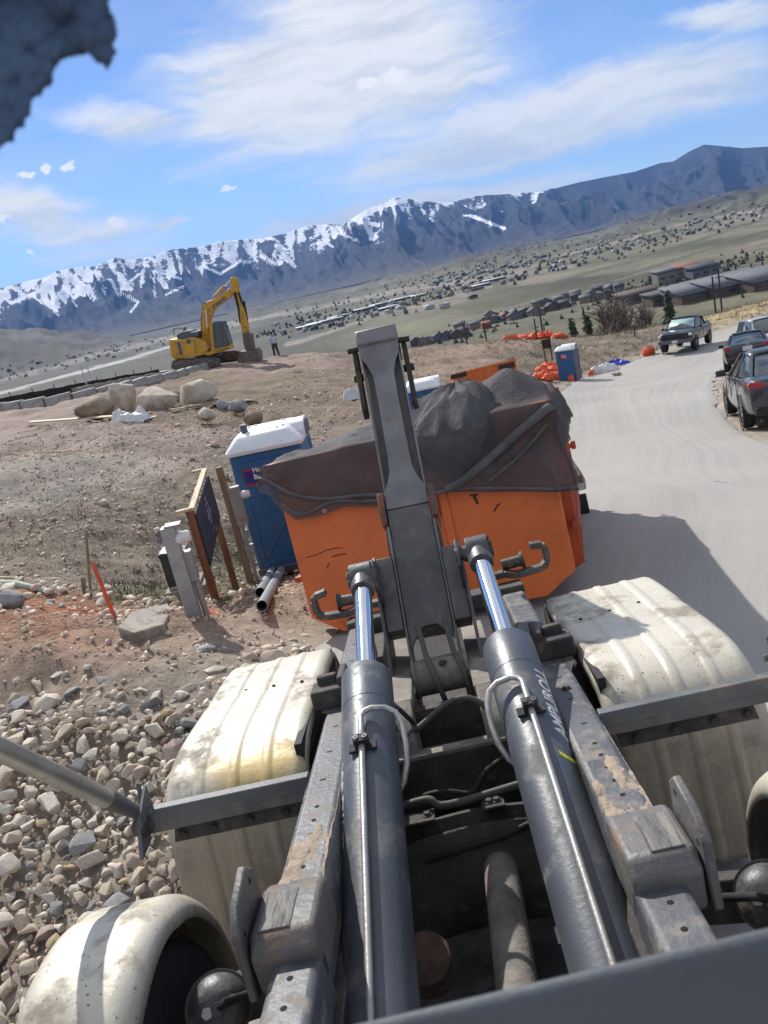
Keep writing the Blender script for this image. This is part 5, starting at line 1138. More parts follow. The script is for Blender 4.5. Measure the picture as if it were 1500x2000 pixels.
boulder(495, 832, 38, 28, 8, 'dark brown boulder right of the boards', mat=M_bbrown)
boulder(20, 1199, 52, 44, 9, 'grey angular rock on the red dirt at the left edge', 'rock', mat=M_rocks[2])
boulder(400, 1290, 46, 26, 10, 'grey rock between the fender and the dirt', 'rock', mat=M_rocks[2])
boulder(385, 1282, 30, 20, 15, 'small pale rock touching the grey rock above the left fender', 'rock')
boulder(205, 1162, 26, 18, 11, 'small tan rock behind the orange stake', 'rock')
boulder(530, 1160, 24, 16, 12, 'small dark rock by the pipe ends', 'rock', mat=M_rocks[2])
boulder(1205, 735, 20, 9, 13, 'pale stone at the road edge next to the toilet', 'rock'); 
def board(a, b, w_, label):
    A = gpt(*a); B = gpt(*b); m = MB(); m.bar((0, 0, 0), B-A, w_, .05); o = m.build('board', M_pale, None, bevel=.004); o.location = A+Vector((0, 0, .12)); tag(o, label, 'board')
board((335, 806), (500, 786), .32, 'wide pale board lying among the small stones right of the boulders')
board((372, 800), (430, 794), .5, 'short pale board behind the rounded boulder')
board((60, 830), (238, 818), .25, 'long grey board lying in front of the brown boulder')
board((170, 822), (225, 819), .2, 'short pale board end left of the white plastic sheet')
def crumpled(name, px, py, wpx, hpx, mat, label, cat, seed=0, amp=.45, rz=0., depth=.7, sub=44):
    g = G(px, py); d = w2p(g)[2]; w_ = wpx*d/F/2; h_ = hpx*d/F
    def fn(u, v):
        x = (u*2-1); y = (v*2-1); e_ = max(0, 1-x*x-y*y); n_ = float(ridged(x*1.6+seed, y*1.6+seed*.7, 4, 81+seed)); k = 1+float(fbm(math.atan2(y, x)*1.2+seed, 2, 3, 5))*.5
        return (x*w_*k, y*w_*depth*k, h_*(min(1, e_*2.2)*(1-amp+amp*n_))-.03)
    m = MB(); m.sheet(fn, sub, sub); o = m.build(name, mat, None, smooth=R(70)); o.matrix_world = Matrix.Translation((g[0], g[1]+w_*depth*.4, g[2]))@Matrix.Rotation(rz, 4, 'Z'); return tag(o, label, cat)
crumpled('plastic_sheet', 252, 826, 78, 24, M_psheet, 'crumpled white plastic sheet lying on the pink gravel before the boulders', 'plastic sheet', 1)
crumpled('plastic_sheet', 692, 778, 44, 18, M_psheet, 'small crumpled white plastic scrap on brown soil left of the jib', 'plastic sheet', 2)
crumpled('plastic_sheet', 1180, 728, 52, 14, M_psheet, 'pale plastic sheeting on the road edge right of the far toilet', 'plastic sheet', 3)
crumpled('blue_tarp', 1206, 712, 46, 9, M_bluet, 'folded bright blue tarp lying at the roadside', 'tarp', 4)
# block wall
wl = [(-20, 806), (60, 796), (140, 783), (215, 768), (290, 750), (350, 737), (404, 722)]
wp = resample([G(*p)[:2] for p in wl], 200); L_ = np.linalg.norm(np.diff(wp, axis=0), axis=1).sum(); nb = int(L_/1.25); pts = resample(wp, nb+1)
wall = thing('block_wall', 'low wall of grey concrete blocks along the rim of the pad', 'wall', (pts[0][0], pts[0][1], Hn(*pts[0])))
M_block = pm('grey_block', (.40, .385, .36), .85, 0, .15, 1., (.20, .16, .13), .4, 2., .4, 20)
bme = None
for i in range(nb):
    a = pts[i]; b = pts[i+1]; z = (Hn(*a)+Hn(*b))/2
    if bme is None: m = MB(); m.box((0, 0, 0), (1.22, .40, .55)); bme = m.data('block', M_block)
    o = bpy.data.objects.new('block', bme); COL.objects.link(o); o.parent = wall; o.location = Vector(((a[0]+b[0])/2, (a[1]+b[1])/2, z+.14))-wall.location; o.rotation_euler = (0, R(random.uniform(-1.5, 1.5)), math.atan2(b[1]-a[1], b[0]-a[0])); o.scale = (np.linalg.norm(b-a)/1.25, 1, 1)
def low_wall(name, pxs, h, w_, mat, label, cat, post=0):
    P = resample([G(*p)[:2] for p in pxs], 60); z = np.array([Hn(*p) for p in P]); m = MB(); n_ = len(P); o_ = np.array([P[0][0], P[0][1], z[0]])
    V = []
    for i in range(n_):
        t = P[min(i+1, n_-1)]-P[max(i-1, 0)]; t = t/np.linalg.norm(t); q = np.array([-t[1], t[0]])*w_/2; hh_ = h*(1+.12*float(fbm(i*.3, 2, 3, 7)))
        for s_, zz_ in ((-1, -.2), (-1, hh_), (1, hh_), (1, -.2)): V.append((P[i][0]+q[0]*s_-o_[0], P[i][1]+q[1]*s_-o_[1], z[i]+zz_-o_[2]))
    m.mesh(V, [(4*i+k, 4*i+k+1, 4*i+5+k, 4*i+4+k) for i in range(n_-1) for k in range(3)]+[(0, 1, 2, 3), (4*n_-4, 4*n_-3, 4*n_-2, 4*n_-1)])
    t = thing(name, label, cat, o_); m.build('panel', mat, t)
    if post:
        for i in range(0, n_, post):
            mm = MB(); mm.bar((P[i][0]-o_[0], P[i][1]-o_[1]+.06, z[i]-o_[2]-.1), (P[i][0]-o_[0], P[i][1]-o_[1]+.06, z[i]-o_[2]+h+.25), .05, .05, up=(0, 1, 0)); mm.build('stake', M_wgrey, t)
    return t
low_wall('silt_fence', [(-20, 800), (60, 785), (130, 768), (200, 742), (310, 722)], .62, .04, pm('black_silt_cloth', (.015, .015, .018), .8, bump=.3, bs=5), 'black silt fence cloth strung behind the block wall', 'silt fence', 7)
low_wall('concrete_footing', [(140, 760), (220, 746), (330, 724)], .45, 1.4, M_conc, 'long pale concrete footing behind the block wall', 'footing')
for k, (a, b) in enumerate([((185, 756), (166, 707)), ((168, 745), (156, 712)), ((38, 790), (34, 768))]):
    stake('fence_pole', a, b, .06, M_tube, ['tall leaning metal fence pole in front of the silt fence', 'second thinner metal pole just left of the tall leaning one', 'short metal pole at the left end of the silt fence'][k], 'pole')
# ================================================================== EXCAVATOR (side view, boom to the right)
EX0 = G(425, 716); EXD = w2p(EX0)[2]; kx = EXD/F
def ex(px, py): a, b = px-425, py-716; return ((a*.9755-b*.2198)*kx, (-a*.2198-b*.9755)*kx)
exc = thing('excavator', 'yellow tracked excavator with its bucket resting on the soil', 'excavator', EX0, R(-1))
def exp_(name, pts, y0, y1, mat, parent=exc, bevel=.03):
    m = MB(); m.prism([ex(*p) for p in pts], y0, y1, 'y'); return m.build(name, mat, parent, bevel=bevel)
exp_('counterweight', [(342, 662), (345, 693), (352, 698), (372, 695), (368, 660), (345, 660)], -1.35, 1.35, M_yellow, bevel=.12)
bd = exp_('body', [(366, 661), (370, 695), (414, 688), (416, 676), (410, 664), (392, 656), (380, 657)], -1.35, 1.35, M_yellow, bevel=.06)
exp_('side_stripe', [(358, 665), (362, 690), (368, 689), (364, 664)], -1.37, -1.36, M_tgrey, bd, 0)
exp_('side_vent', [(376, 660), (377, 668), (385, 666), (384, 658)], -1.37, -1.36, M_tgrey, bd, 0)
exp_('door_seam', [(391, 660), (394, 686), (395, 686), (392.3, 660)], -1.37, -1.36, M_tgrey, bd, 0)
exp_('deck', [(412, 684), (414, 690), (458, 677), (457, 672)], -1.35, .2, M_yellow, bd)
exp_('engine_hood', [(355, 652), (357, 662), (398, 654), (396, 645), (384, 648), (378, 644), (364, 647)], -1.0, 1.0, M_tgrey)
exp_('exhaust', [(362, 640), (363, 649), (366, 648), (365, 639)], .1, .3, M_tgrey)
m = MB()
for a, b in (((353, 655), (352, 641)), ((352, 641), (360, 639)), ((360, 639), (371, 640)), ((372, 650), (371, 640))):
    A = ex(*a); B = ex(*b); m.bar((A[0], -1.2, A[1]), (B[0], -1.2, B[1]), .05, .05, up=(0, 1, 0))
m.build('guard_rail', M_tgrey, exc)
exp_('slew_ring', [(400, 689), (402, 700), (432, 693), (430, 684)], -.7, .7, M_tgrey, bevel=0)
# cab
exp_('cab_floor', [(428, 676), (429, 684), (460, 676), (459, 668)], -1.35, -.35, M_yellow)
exp_('cab_post', [(421, 632), (428, 629), (430, 678), (422, 680)], -1.3, -.4, M_yellow)
cb = exp_('cab_window', [(428.5, 631), (430, 676), (458, 668), (452, 645), (447, 629)], -1.30, -.4, M_cabglass, bevel=.03)
exp_('cab_roof', [(427, 627), (428, 631), (449, 628.5), (448, 625)], -1.35, -.35, M_tgrey, cb)
m = MB()
for a, b in (((447, 629), (452, 646)), ((452, 646), (458, 669)), ((429, 676), (458, 669)), ((428, 631), (430, 677)), ((442, 630), (446, 672)), ((428, 631), (448, 628.5))):
    A = ex(*a); B = ex(*b)
    for y_ in (-1.33, -.37): m.bar((A[0], y_, A[1]), (B[0], y_, B[1]), .06, .06, up=(0, 1, 0))
m.build('cab_frame', M_tgrey, cb)
exp_('driver_seat', [(432, 668), (433, 650), (438, 649), (440, 662), (446, 664), (446, 668)], -1.0, -.6, M_black, cb)
# boom, stick, bucket
bm_ = exp_('boom', [(398, 673), (399, 640), (401, 608), (404, 598), (410, 592), (430, 585), (456, 566), (462, 572), (457, 583), (436, 597), (424, 607), (417, 624), (412, 660), (410, 690), (403, 688)], -.28, .28, M_yellow, bevel=.05)
exp_('boom_hose', [(396.5, 660), (398, 625), (402, 600), (407, 592), (409, 593), (404, 602), (400.5, 626), (399, 660)], -.2, -.1, M_black, bm_, 0)
_a = ex(423, 601); _b = ex(449, 583)
text_part('KOMATSU', .235, M_tgrey, bm_, Matrix.Translation(((_a[0]+_b[0])/2, -.30, (_a[1]+_b[1])/2))@Matrix.Rotation(-math.atan2(_b[1]-_a[1], _b[0]-_a[0]), 4, 'Y')@Matrix.Rotation(R(90), 4, 'X'), bold=.012, name='lettering')
st = exp_('stick', [(457, 549), (461, 546), (468, 547), (473, 552), (472, 565), (478, 590), (486, 618), (489, 640), (487, 650), (477, 650), (474, 632), (468, 600), (460, 572)], -.22, .22, M_yellow, bevel=.04)
exp_('stick_hoses', [(463, 575), (469, 600), (472, 630), (474, 630), (473, 600), (468, 572)], -.26, -.22, M_black, st, 0)
exp_('stick_hoses', [(474, 572), (480, 590), (485, 603), (483, 604), (476, 590), (471, 574)], -.26, -.22, M_black, st, 0)
exp_('linkage', [(477, 649), (478, 668), (482, 684), (500, 684), (498, 668), (496, 650), (489, 648)], -.25, .25, M_bucket, st)
def excyl(a, b, r_, name, parent, rod=True, y_=0.):
    A = Vector((ex(*a)[0], y_, ex(*a)[1])); B = Vector((ex(*b)[0], y_, ex(*b)[1])); m = MB(); m.cyl(A, A+(B-A)*.6, r_, n=14); o = m.build(name, M_yellow if parent is not st else M_black, parent)
    m = MB(); m.cyl(A+(B-A)*.6, B, r_*.5, n=12); m.build('rod', M_chrome, o)
excyl((424, 583), (459, 550), .10, 'stick_cylinder', exc); excyl((414, 690), (410, 606), .10, 'boom_cylinder', exc, y_=-.38); excyl((414, 690), (410, 606), .10, 'boom_cylinder', exc, y_=.38); excyl((481, 590), (490, 650), .08, 'bucket_cylinder', st, y_=-.05)
exp_('bucket', [(472, 683), (468, 698), (467, 708), (474, 713), (488, 712), (502, 708), (511, 700), (511, 686), (504, 676), (500, 682)], -.62, .62, M_bucket, bevel=.05)
# tracks run slightly towards the camera
for nm, y0 in (('track', -1.45), ('track', .85)):
    pts = [(346, 702), (344, 712), (350, 721), (362, 722), (420, 715), (434, 712), (438, 703), (434, 694), (424, 692), (352, 699)]
    if y0 > 0: pts = [(a+30, b-7) for a, b in pts]
    tr = exp_(nm, pts, y0, y0+.6, M_track, bevel=.08)
    exp_('track_frame', [(a*.86+.14*(392 if y0 < 0 else 422), b*.62+.38*(707 if y0 < 0 else 700)) for a, b in pts], y0-.03, y0+.63, M_track, tr, .05)
    A = ex(*pts[0]); B = ex(*pts[6])
    mm = MB()
    for k in range(26):
        t = k/25; x_ = ex(346, 702)[0]*(1-t)+ex(436, 696)[0]*t; z_ = (ex(pts[9][0], pts[9][1])[1]*(1-t)+ex(pts[8][0], pts[8][1])[1]*t)+.02; mm.box((x_, y0+.3, z_), (.10, .62, .03))
    mm.build('shoes', M_track, tr)['kind'] = 'stuff'

# ================================================================== PERSON ON THE PAD
def skin_body(name, joints, edges, radii, mat, parent, sub=2):
    me = bpy.data.meshes.new(name); me.from_pydata(joints, edges, []); me.materials.append(mat); o = bpy.data.objects.new(name, me); COL.objects.link(o); o.parent = parent
    md = o.modifiers.new('skin', 'SKIN'); md.use_smooth_shade = True; sv = me.skin_vertices[0] if me.skin_vertices else None
    if sv is None:
        bm = bmesh.new(); bm.from_mesh(me); bm.verts.layers.skin.verify(); bm.to_mesh(me); bm.free(); sv = me.skin_vertices[0]
    for i, r_ in enumerate(radii): sv.data[i].radius = r_ if isinstance(r_, tuple) else (r_, r_)
    sv.data[0].use_root = True
    md = o.modifiers.new('sub', 'SUBSURF'); md.levels = sub; md.render_levels = sub; return o
gP = G(541, 697)
per = thing('person', 'person in a light blue shirt, dark trousers and dark cap standing on the dirt pad', 'person', gP, R(20), None, None, w2p(gP)[2]*49/F/1.78)
M_skin = pm('skin', (.36, .21, .15), .6, bump=0); M_shirt = pm('light_blue_shirt', (.42, .50, .62), .8, bump=.1); M_trou = pm('dark_trousers', (.03, .03, .035), .85, bump=.1)
J = [(0, 0, .95), (0, 0, 1.12), (0, .01, 1.32), (0, .0, 1.47), (0, -.01, 1.56), (0, -.02, 1.66), (0, -.02, 1.75), (-.19, 0, 1.43), (-.25, .02, 1.16), (-.20, -.10, .95), (-.19, -.15, .87), (.19, 0, 1.43), (.27, .02, 1.17), (.26, -.03, .93), (.25, -.05, .84), (-.10, 0, .88), (-.12, -.03, .50), (-.15, .02, .09), (-.16, -.12, .04), (.10, 0, .88), (.14, -.02, .50), (.19, .03, .09), (.21, -.11, .04)]
E_ = [(0, 1), (1, 2), (2, 3), (3, 4), (4, 5), (5, 6), (3, 7), (7, 8), (8, 9), (9, 10), (3, 11), (11, 12), (12, 13), (13, 14), (0, 15), (15, 16), (16, 17), (17, 18), (0, 19), (19, 20), (20, 21), (21, 22)]
Rd = [.15, .14, .16, .10, .055, .085, .075, .065, .05, .042, .035, .065, .05, .042, .035, .095, .07, .05, .045, .095, .07, .05, .045]
skin_body('body', J, E_, Rd, M_skin, per)
up_ = [0, 1, 2, 3, 7, 8, 9, 11, 12, 13]; mp_ = {a: i for i, a in enumerate(up_)}
skin_body('shirt', [J[i] for i in up_], [(mp_[a], mp_[b]) for a, b in E_ if a in mp_ and b in mp_], [(.175, .15, .185, .12, .085, .072, .062, .085, .072, .062)[k] for k in range(10)], M_shirt, per)
lo_ = [0, 15, 16, 17, 19, 20, 21]; mp_ = {a: i for i, a in enumerate(lo_)}
skin_body('trousers', [J[i] for i in lo_], [(mp_[a], mp_[b]) for a, b in E_ if a in mp_ and b in mp_], [.16, .115, .09, .075, .115, .09, .075], M_trou, per)
m = MB(); m.lathe([(.15, 1.70), (.105, 1.715), (.10, 1.78), (.06, 1.82), (0, 1.825)], 20, TR(0, -.02, 0)); m.build('cap', M_trou, per, smooth=R(60))
for q, (a, b, c_) in (('shoe', (-.16, -.07, .04)), ('shoe', (.20, -.06, .04))): m = MB(); m.box((a, b, c_), (.10, .28, .09)); m.build(q, M_black, per, bevel=.03)

# ================================================================== VEHICLES (forward = +y)
def hullring(y, zl, zh, hw, tuck=.86, top=.90):
    """half ring of a car body section, mirrored"""
    h = zh-zl; P = [(-hw*tuck, zl), (-hw*.97, zl+h*.12), (-hw, zl+h*.40), (-hw*.985, zl+h*.68), (-hw*.955, zl+h*.90), (-hw*top, zh), (-hw*.5, zh+.018)]
    P = P+[(0, zh+.025)]+[(-a, b) for a, b in reversed(P)]
    return [(a, y, b) for a, b in P]
def vehicle(name, label, cat, loc, rz, paint, L_, W_, body, cabin, wb, rw, lights='tail', pillar=None, base=None, shade=False, grp=None, wheelw=.22, bed=None):
    t = thing(name, label, cat, loc, rz, grp, base)
    m = MB(); m.loft([hullring(*s_) for s_ in body]); b = m.build('body', paint, t, smooth=R(50), sub=1)
    # greenhouse: glass volume, roof skin, pillars
    def gring(y, zb, zt, hb, ht): return [(-hb, y, zb), (-(hb*.45+ht*.55), y, zb+(zt-zb)*.6), (-ht, y, zt-.04), (-ht*.86, y, zt), (0, y, zt+.02), (ht*.86, y, zt), (ht, y, zt-.04), ((hb*.45+ht*.55), y, zb+(zt-zb)*.6), (hb, y, zb)]
    m = MB(); m.loft([gring(*s_) for s_ in cabin], closed=True); gl = m.build('glasshouse', M_glass, t, smooth=R(50))
    top = [s_ for s_ in cabin if s_[2] > cabin[len(cabin)//2][2]-.16]
    m = MB()
    m.loft([[(-s_[4]-.012, s_[0], s_[2]-.075), (-s_[4]-.01, s_[0], s_[2]-.035), (-s_[4]*.86, s_[0], s_[2]+.014), (0, s_[0], s_[2]+.034), (s_[4]*.86, s_[0], s_[2]+.014), (s_[4]+.01, s_[0], s_[2]-.035), (s_[4]+.012, s_[0], s_[2]-.075)] for s_ in top], closed=False, caps=False); m.build('roof', paint, t, smooth=R(60), thick=.012)
    m = MB()
    for q in (-1, 1):
        def pt(i, k):  # k 0 base 1 top
            s_ = cabin[i]; return Vector((q*((s_[3] if k == 0 else s_[4])+.012), s_[0], s_[1] if k == 0 else s_[2]-.03))
        n_ = len(cabin); m.bar(pt(0, 0), pt(1, 1), .07, .05, up=(q, 0, .2)); m.bar(pt(n_-1, 0), pt(n_-2, 1), .06, .05, up=(q, 0, .2))
        for i in (pillar or [n_//2]):
            s_ = cabin[i]; m.bar((q*(s_[3]+.012), s_[0], s_[1]), (q*(s_[4]+.012), s_[0], s_[2]-.04), .09, .03, up=(q, 0, 0))
    m.build('pillars', paint, t)['kind'] = 'stuff'
    for q in (-1, 1):
        for y_ in (wb/2, -wb/2):
            Q = Matrix.Translation((q*(W_/2-wheelw*.52), y_, rw))@Matrix.Rotation(R(90), 4, 'Y'); m = MB(); m.lathe([(rw*.62, -wheelw/2), (rw*.93, -wheelw/2), (rw, -wheelw*.3), (rw, wheelw*.3), (rw*.93, wheelw/2), (rw*.62, wheelw/2)], 30, Q); w = m.build('wheel', M_black, t)
            m = MB(); m.lathe([(0, q*(wheelw*.42)), (rw*.2, q*wheelw*.42), (rw*.64, q*wheelw*.30), (rw*.64, -q*wheelw*.3)], 30, Q)
            for k in range(5): a = k*1.2566; m.bar((rw*.12*math.cos(a), rw*.12*math.sin(a), q*wheelw*.47), (rw*.6*math.cos(a), rw*.6*math.sin(a), q*wheelw*.38), .07, .02, Q)
            m.build('rim', M_rim, w)
            m = MB(); m.lathe([(rw*1.02, q*wheelw*.50), (rw*1.14, q*wheelw*.56), (rw*1.16, q*wheelw*.50)], 30, Q); m.build('wheel_arch', M_black, t)
        # mirrors, handles, door seams
        s_ = cabin[-1]; my = s_[0]-.35
        m = MB(); m.box((q*(W_/2+.10), my, s_[1]+.07), (.20, .09, .14)); m.bar((q*(W_/2-.12), my, s_[1]), (q*(W_/2+.05), my, s_[1]+.05), .05, .04); m.build('mirror', paint, t, bevel=.03)
        m = MB()
        for y_ in (cabin[-1][0]-.45, .05, -1.0):
            m.box((q*(W_/2+.001), y_, (cabin[0][1]+.35)/2+.1), (.012, .015, .48))
        m.build('door_seam', M_black, t)['kind'] = 'stuff'
        for y_ in (.25, -.85): m = MB(); m.box((q*(W_/2+.012), y_, cabin[0][1]-.12), (.03, .18, .03)); m.build('door_handle', paint, t, bevel=.008)
    return t, b
def sedan(label, loc, rz, paint, name='parked_car', vw=False):
    body = [(-2.34, .42, .82, .70), (-2.28, .30, 1.02, .82), (-1.9, .22, 1.08, .90), (-1.2, .20, 1.0, .915), (0, .19, .97, .915), (1.0, .20, .96, .91), (1.7, .22, .88, .89), (2.15, .26, .78, .80), (2.33, .36, .66, .66)]
    cabin = [(-1.78, 1.02, 1.06, .70, .66), (-1.05, 1.0, 1.42, .78, .56), (-.3, .98, 1.47, .80, .58), (.35, .97, 1.45, .80, .57), (1.22, .94, 1.0, .76, .70)]
    t, b = vehicle(name, label, 'car', loc, rz, paint, 4.68, 1.82, body, cabin, 2.75, .325, pillar=[2], base=roadbase(loc))
    for q in (-1, 1):
        m = MB(); m.prism([(q*.52, .85), (q*.82, .86), (q*.86, .94), (q*.80, .985), (q*.56, .95)][::q], -2.345, -2.15, 'y'); m.build('tail_light', M_tlred, t, bevel=.02)
        m = MB(); m.prism([(q*.40, .62), (q*.74, .66), (q*.76, .74), (q*.45, .70)][::q], 2.16, 2.31, 'y'); m.build('headlight', M_white, t, bevel=.02)
        m = MB(); m.cyl((q*.5, -2.36, .28), (q*.5, -2.25, .28), .04, n=12); m.build('exhaust_tip', M_chrome, t)
    m = MB(); m.box((0, -2.375, .84), (.34, .012, .17)); m.build('number_plate', M_plate, t)
    m = MB(); m.lathe([(0, 0), (.05, 0), (.05, .01), (0, .01)], 20, Matrix.Translation((0, -2.34, 1.0))@Matrix.Rotation(R(90), 4, 'X')); m.build('badge', M_chrome, t)
    m = MB(); m.box((0, -2.30, .40), (1.5, .10, .16)); m.build('bumper_insert', M_black, t, bevel=.02)
    return t
def roadbase(loc):
    x, y, z = loc; e_ = 1.2; gx = (Hn(x+e_, y)-Hn(x-e_, y))/(2*e_); gy = (Hn(x, y+e_)-Hn(x, y-e_))/(2*e_)
    n_ = Vector((-gx, -gy, 1)).normalized(); X_ = Vector((1, 0, 0)); X_ = (X_-n_*X_.dot(n_)).normalized(); Y_ = n_.cross(X_); return Matrix((X_, Y_, n_)).transposed().to_4x4()
def car_at(px_, py_, lx, ly, rz):
    """centre of a vehicle whose wheel (lx,ly in its own frame) stands at the pixel"""
    g = G(px_, py_); c, s_ = math.cos(rz), math.sin(rz); x = g[0]-(c*lx-s_*ly); y = g[1]-(s_*lx+c*ly); return (x, y, Hn(x, y)+.03)
rz = R(-15); sedan('charcoal sedan parked nearest on the right road edge, seen from behind', car_at(1462, 838, -.80, -1.375, rz), rz, M_car1)
rz = R(-22); sedan('black sedan with red tail lights parked second on the right', car_at(1422, 728, -.80, -1.375, rz), rz, M_car2)
rz = R(172)
lc = at(1497, 672, 41.); lc = (lc[0], lc[1], Hn(lc[0], lc[1])+.03)
body = [(-2.3, .45, .95, .75), (-2.2, .3, 1.10, .88), (-1.2, .25, 1.12, .94), (0, .25, 1.10, .94), (1.2, .26, 1.08, .93), (1.9, .30, 1.0, .90), (2.25, .40, .85, .76)]
cabin = [(-2.1, 1.08, 1.4, .84, .66), (-1.9, 1.08, 1.70, .85, .66), (-.5, 1.08, 1.76, .86, .68), (.5, 1.07, 1.72, .86, .67), (1.35, 1.05, 1.12, .82, .74)]
t, b = vehicle('parked_car', 'silver SUV facing the camera behind the black sedan', 'car', lc, rz, M_car4, 4.6, 1.88, body, cabin, 2.7, .36, pillar=[2], base=roadbase(lc))
for q in (-1, 1): m = MB(); m.prism([(q*.45, .78), (q*.82, .82), (q*.84, .92), (q*.5, .88)][::q], 2.0, 2.2, 'y'); m.build('headlight', M_white, t, bevel=.02)
m = MB(); m.box((0, 2.28, .72), (.9, .06, .25)); m.build('grille', M_black, t, bevel=.02)
# pickup, front towards the camera
rz = R(148); c, s_ = math.cos(rz), math.sin(rz)
lp = car_at(1357, 685, -.85, 1.85, rz)
body = [(-2.9, .62, 1.28, .92), (-2.85, .50, 1.34, .97), (-1.2, .48, 1.34, 1.0), (0, .46, 1.30, 1.0), (1.2, .46, 1.28, 1.0), (1.9, .48, 1.24, .99), (2.6, .50, 1.20, .97), (2.86, .55, 1.06, .90)]
cabin = [(-1.22, 1.30, 1.34, .86, .80), (-1.05, 1.30, 1.84, .87, .70), (-.2, 1.29, 1.92, .88, .72), (.5, 1.28, 1.88, .88, .71), (1.45, 1.25, 1.30, .86, .78)]
t, b = vehicle('pickup_truck', 'dark crew cab pickup with a silver sunshade behind its windscreen', 'pickup truck', lp, rz, M_car3, 5.8, 2.0, body, cabin, 3.7, .42, pillar=[2], base=roadbase(lp), wheelw=.28)
for nm, c_, d_, mt in (('grille', (0, 2.88, .98), (1.55, .06, .26), M_black), ('bumper', (0, 2.92, .66), (1.9, .12, .22), M_tgrey), ('headlight', (-.82, 2.84, 1.02), (.28, .12, .14), M_white), ('headlight', (.82, 2.84, 1.02), (.28, .12, .14), M_white), ('bed_lining', (0, -2.0, 1.36), (1.7, 1.5, .02), M_black), ('number_plate', (0, 2.99, .66), (.32, .01, .16), M_plate)):
    m = MB(); m.box(c_, d_); m.build(nm, mt, t, bevel=.02)
m = MB(); m.mesh([(-.78, 1.36, 1.34), (.78, 1.36, 1.34), (.66, .68, 1.80), (-.66, .68, 1.80)], [(0, 1, 2, 3)]); m.build('sunshade', M_shade, t, thick=.02)

# ================================================================== ORANGE SACKS AND ROADSIDE BOARD
def sacks(specs, grp, labels):
    for k, (px_, py_, wpx, hpx) in enumerate(specs):
        g = G(px_, py_); d = w2p(g)[2]; w_ = wpx*d/F/2; h_ = hpx*d/F/2; sd0 = random.random()*50
        def fn(u, v):
            th = u*2*math.pi; ph = math.pi*(v-.5); n_ = float(ridged(th*1.3+sd0, ph*1.6+sd0, 4, 7)); r_ = .85+.25*n_; return (math.cos(ph)*math.cos(th)*w_*r_, math.cos(ph)*math.sin(th)*w_*.8*r_, math.sin(ph)*h_*1.05*r_)
        m = MB(); m.sheet(fn, 28, 16); o = m.build('orange_sack', M_sack, None, smooth=R(70)); o.matrix_world = Matrix.Translation((g[0], g[1]+w_*.4, g[2]+h_*.8))@Matrix.Rotation(random.uniform(-.5, .5), 4, 'Z')@Matrix.Rotation(random.uniform(-.2, .2), 4, 'Y')
        tag(o, labels[k], 'sack', grp)
sacks([(1052, 744, 26, 16), (1074, 745, 28, 18), (1096, 743, 26, 18), (1060, 730, 26, 16), (1080, 730, 28, 16), (1098, 729, 22, 14), (1070, 719, 22, 12), (1085, 718, 18, 10), (1062, 737, 22, 14), (1089, 738, 22, 14)], 'orange sacks heaped by the far toilet', ['bright orange sack, %s, in the heap left of the farthest toilet' % q for q in ('bottom left corner', 'bottom row middle', 'bottom right against the toilet', 'second row left', 'second row middle', 'second row right', 'top left', 'top right', 'between the lower rows, left', 'between the lower rows, right')])
sacks([(992, 664, 18, 12), (1004, 664, 18, 12), (1022, 664, 26, 12), (1040, 664, 26, 13), (1056, 662, 26, 15), (1072, 662, 26, 15), (1090, 662, 26, 12), (1102, 661, 18, 10), (1048, 655, 24, 8), (1066, 654, 24, 9)], 'orange sacks along the top of the bank', ['bright orange sack, %s, in the row on the bank' % q for q in ('leftmost', 'second from left', 'third from left', 'fourth from left', 'fifth from left', 'sixth from left', 'seventh from left', 'rightmost', 'left of the two on top', 'right of the two on top')])
sacks([(1268, 694, 28, 17)], None, ['single orange sack lying alone near the dark pickup'])
sacks([(1117, 745, 12, 13)], None, ['small orange sack at the foot of the farthest toilet'])
sacks([(1157, 733, 18, 12)], None, ['small pinkish orange bag just right of the farthest toilet'])
ga = gpt(1066, 706); pph = 42*w2p(np.array(ga))[2]/F; t = thing('small_board', 'small dark board on two short posts before the orange sacks', 'sign', ga, R(-10))
for x_ in (0, .42): m = MB(); m.box((x_, 0, pph/2), (.10, .10, pph)); m.build('post', M_wood, t)
m = MB(); m.box((.21, -.07, pph*.80), (.56, .04, pph*.42)); m.build('panel', M_black, t)
# ================================================================== ROCK BED BESIDE THE TRUCK
def in_px(P): a, b, d = w2p(np.array(P)); return float(a), float(b), float(d)
rock_src = [rock_mesh('cobble', M_rocks[[0, 1, 1, 0, 3, 1, 0, 2, 1, 0, 4, 1, 0, 3, 1, 2, 1, 0, 1, 0][k]], 100+k, 12, 1., random.uniform(.6, .9), random.uniform(.45, .72), .045) for k in range(20)]
cand = []
for _ in range(60000):
    x = random.uniform(-5.6, -1.15); y = random.uniform(1.0, 9.5)
    a, b, d = in_px((x, y, Hn(x, y)) if False else (x, y, float(-.158*y)))
    # bed outline in the photograph's ground: dense below a slanting edge, sparse above it
    edge = 1395-.10*(a-250)+60*math.sin(a*.013)
    dens = 1. if b > edge+60 else (max(0., (b-edge+90)/150))**1.5*.8+.02
    if b < 1230 or a > 640 or a < -120: continue
    if random.random() < dens: cand.append((x, y))
placed = []; cell = {}
def try_place(x, y, r_):
    ci, cj = int(x/.12), int(y/.12)
    for i in range(ci-2, ci+3):
        for j in range(cj-2, cj+3):
            for (u_, v_, q) in cell.get((i, j), ()):
                if (u_-x)**2+(v_-y)**2 < ((q+r_)*.74)**2: return False
    cell.setdefault((ci, cj), []).append((x, y, r_)); return True
for x, y in cand:
    r_ = min(max(random.lognormvariate(math.log(.056), .38), .024), .13)
    if try_place(x, y, r_): placed.append((x, y, r_))
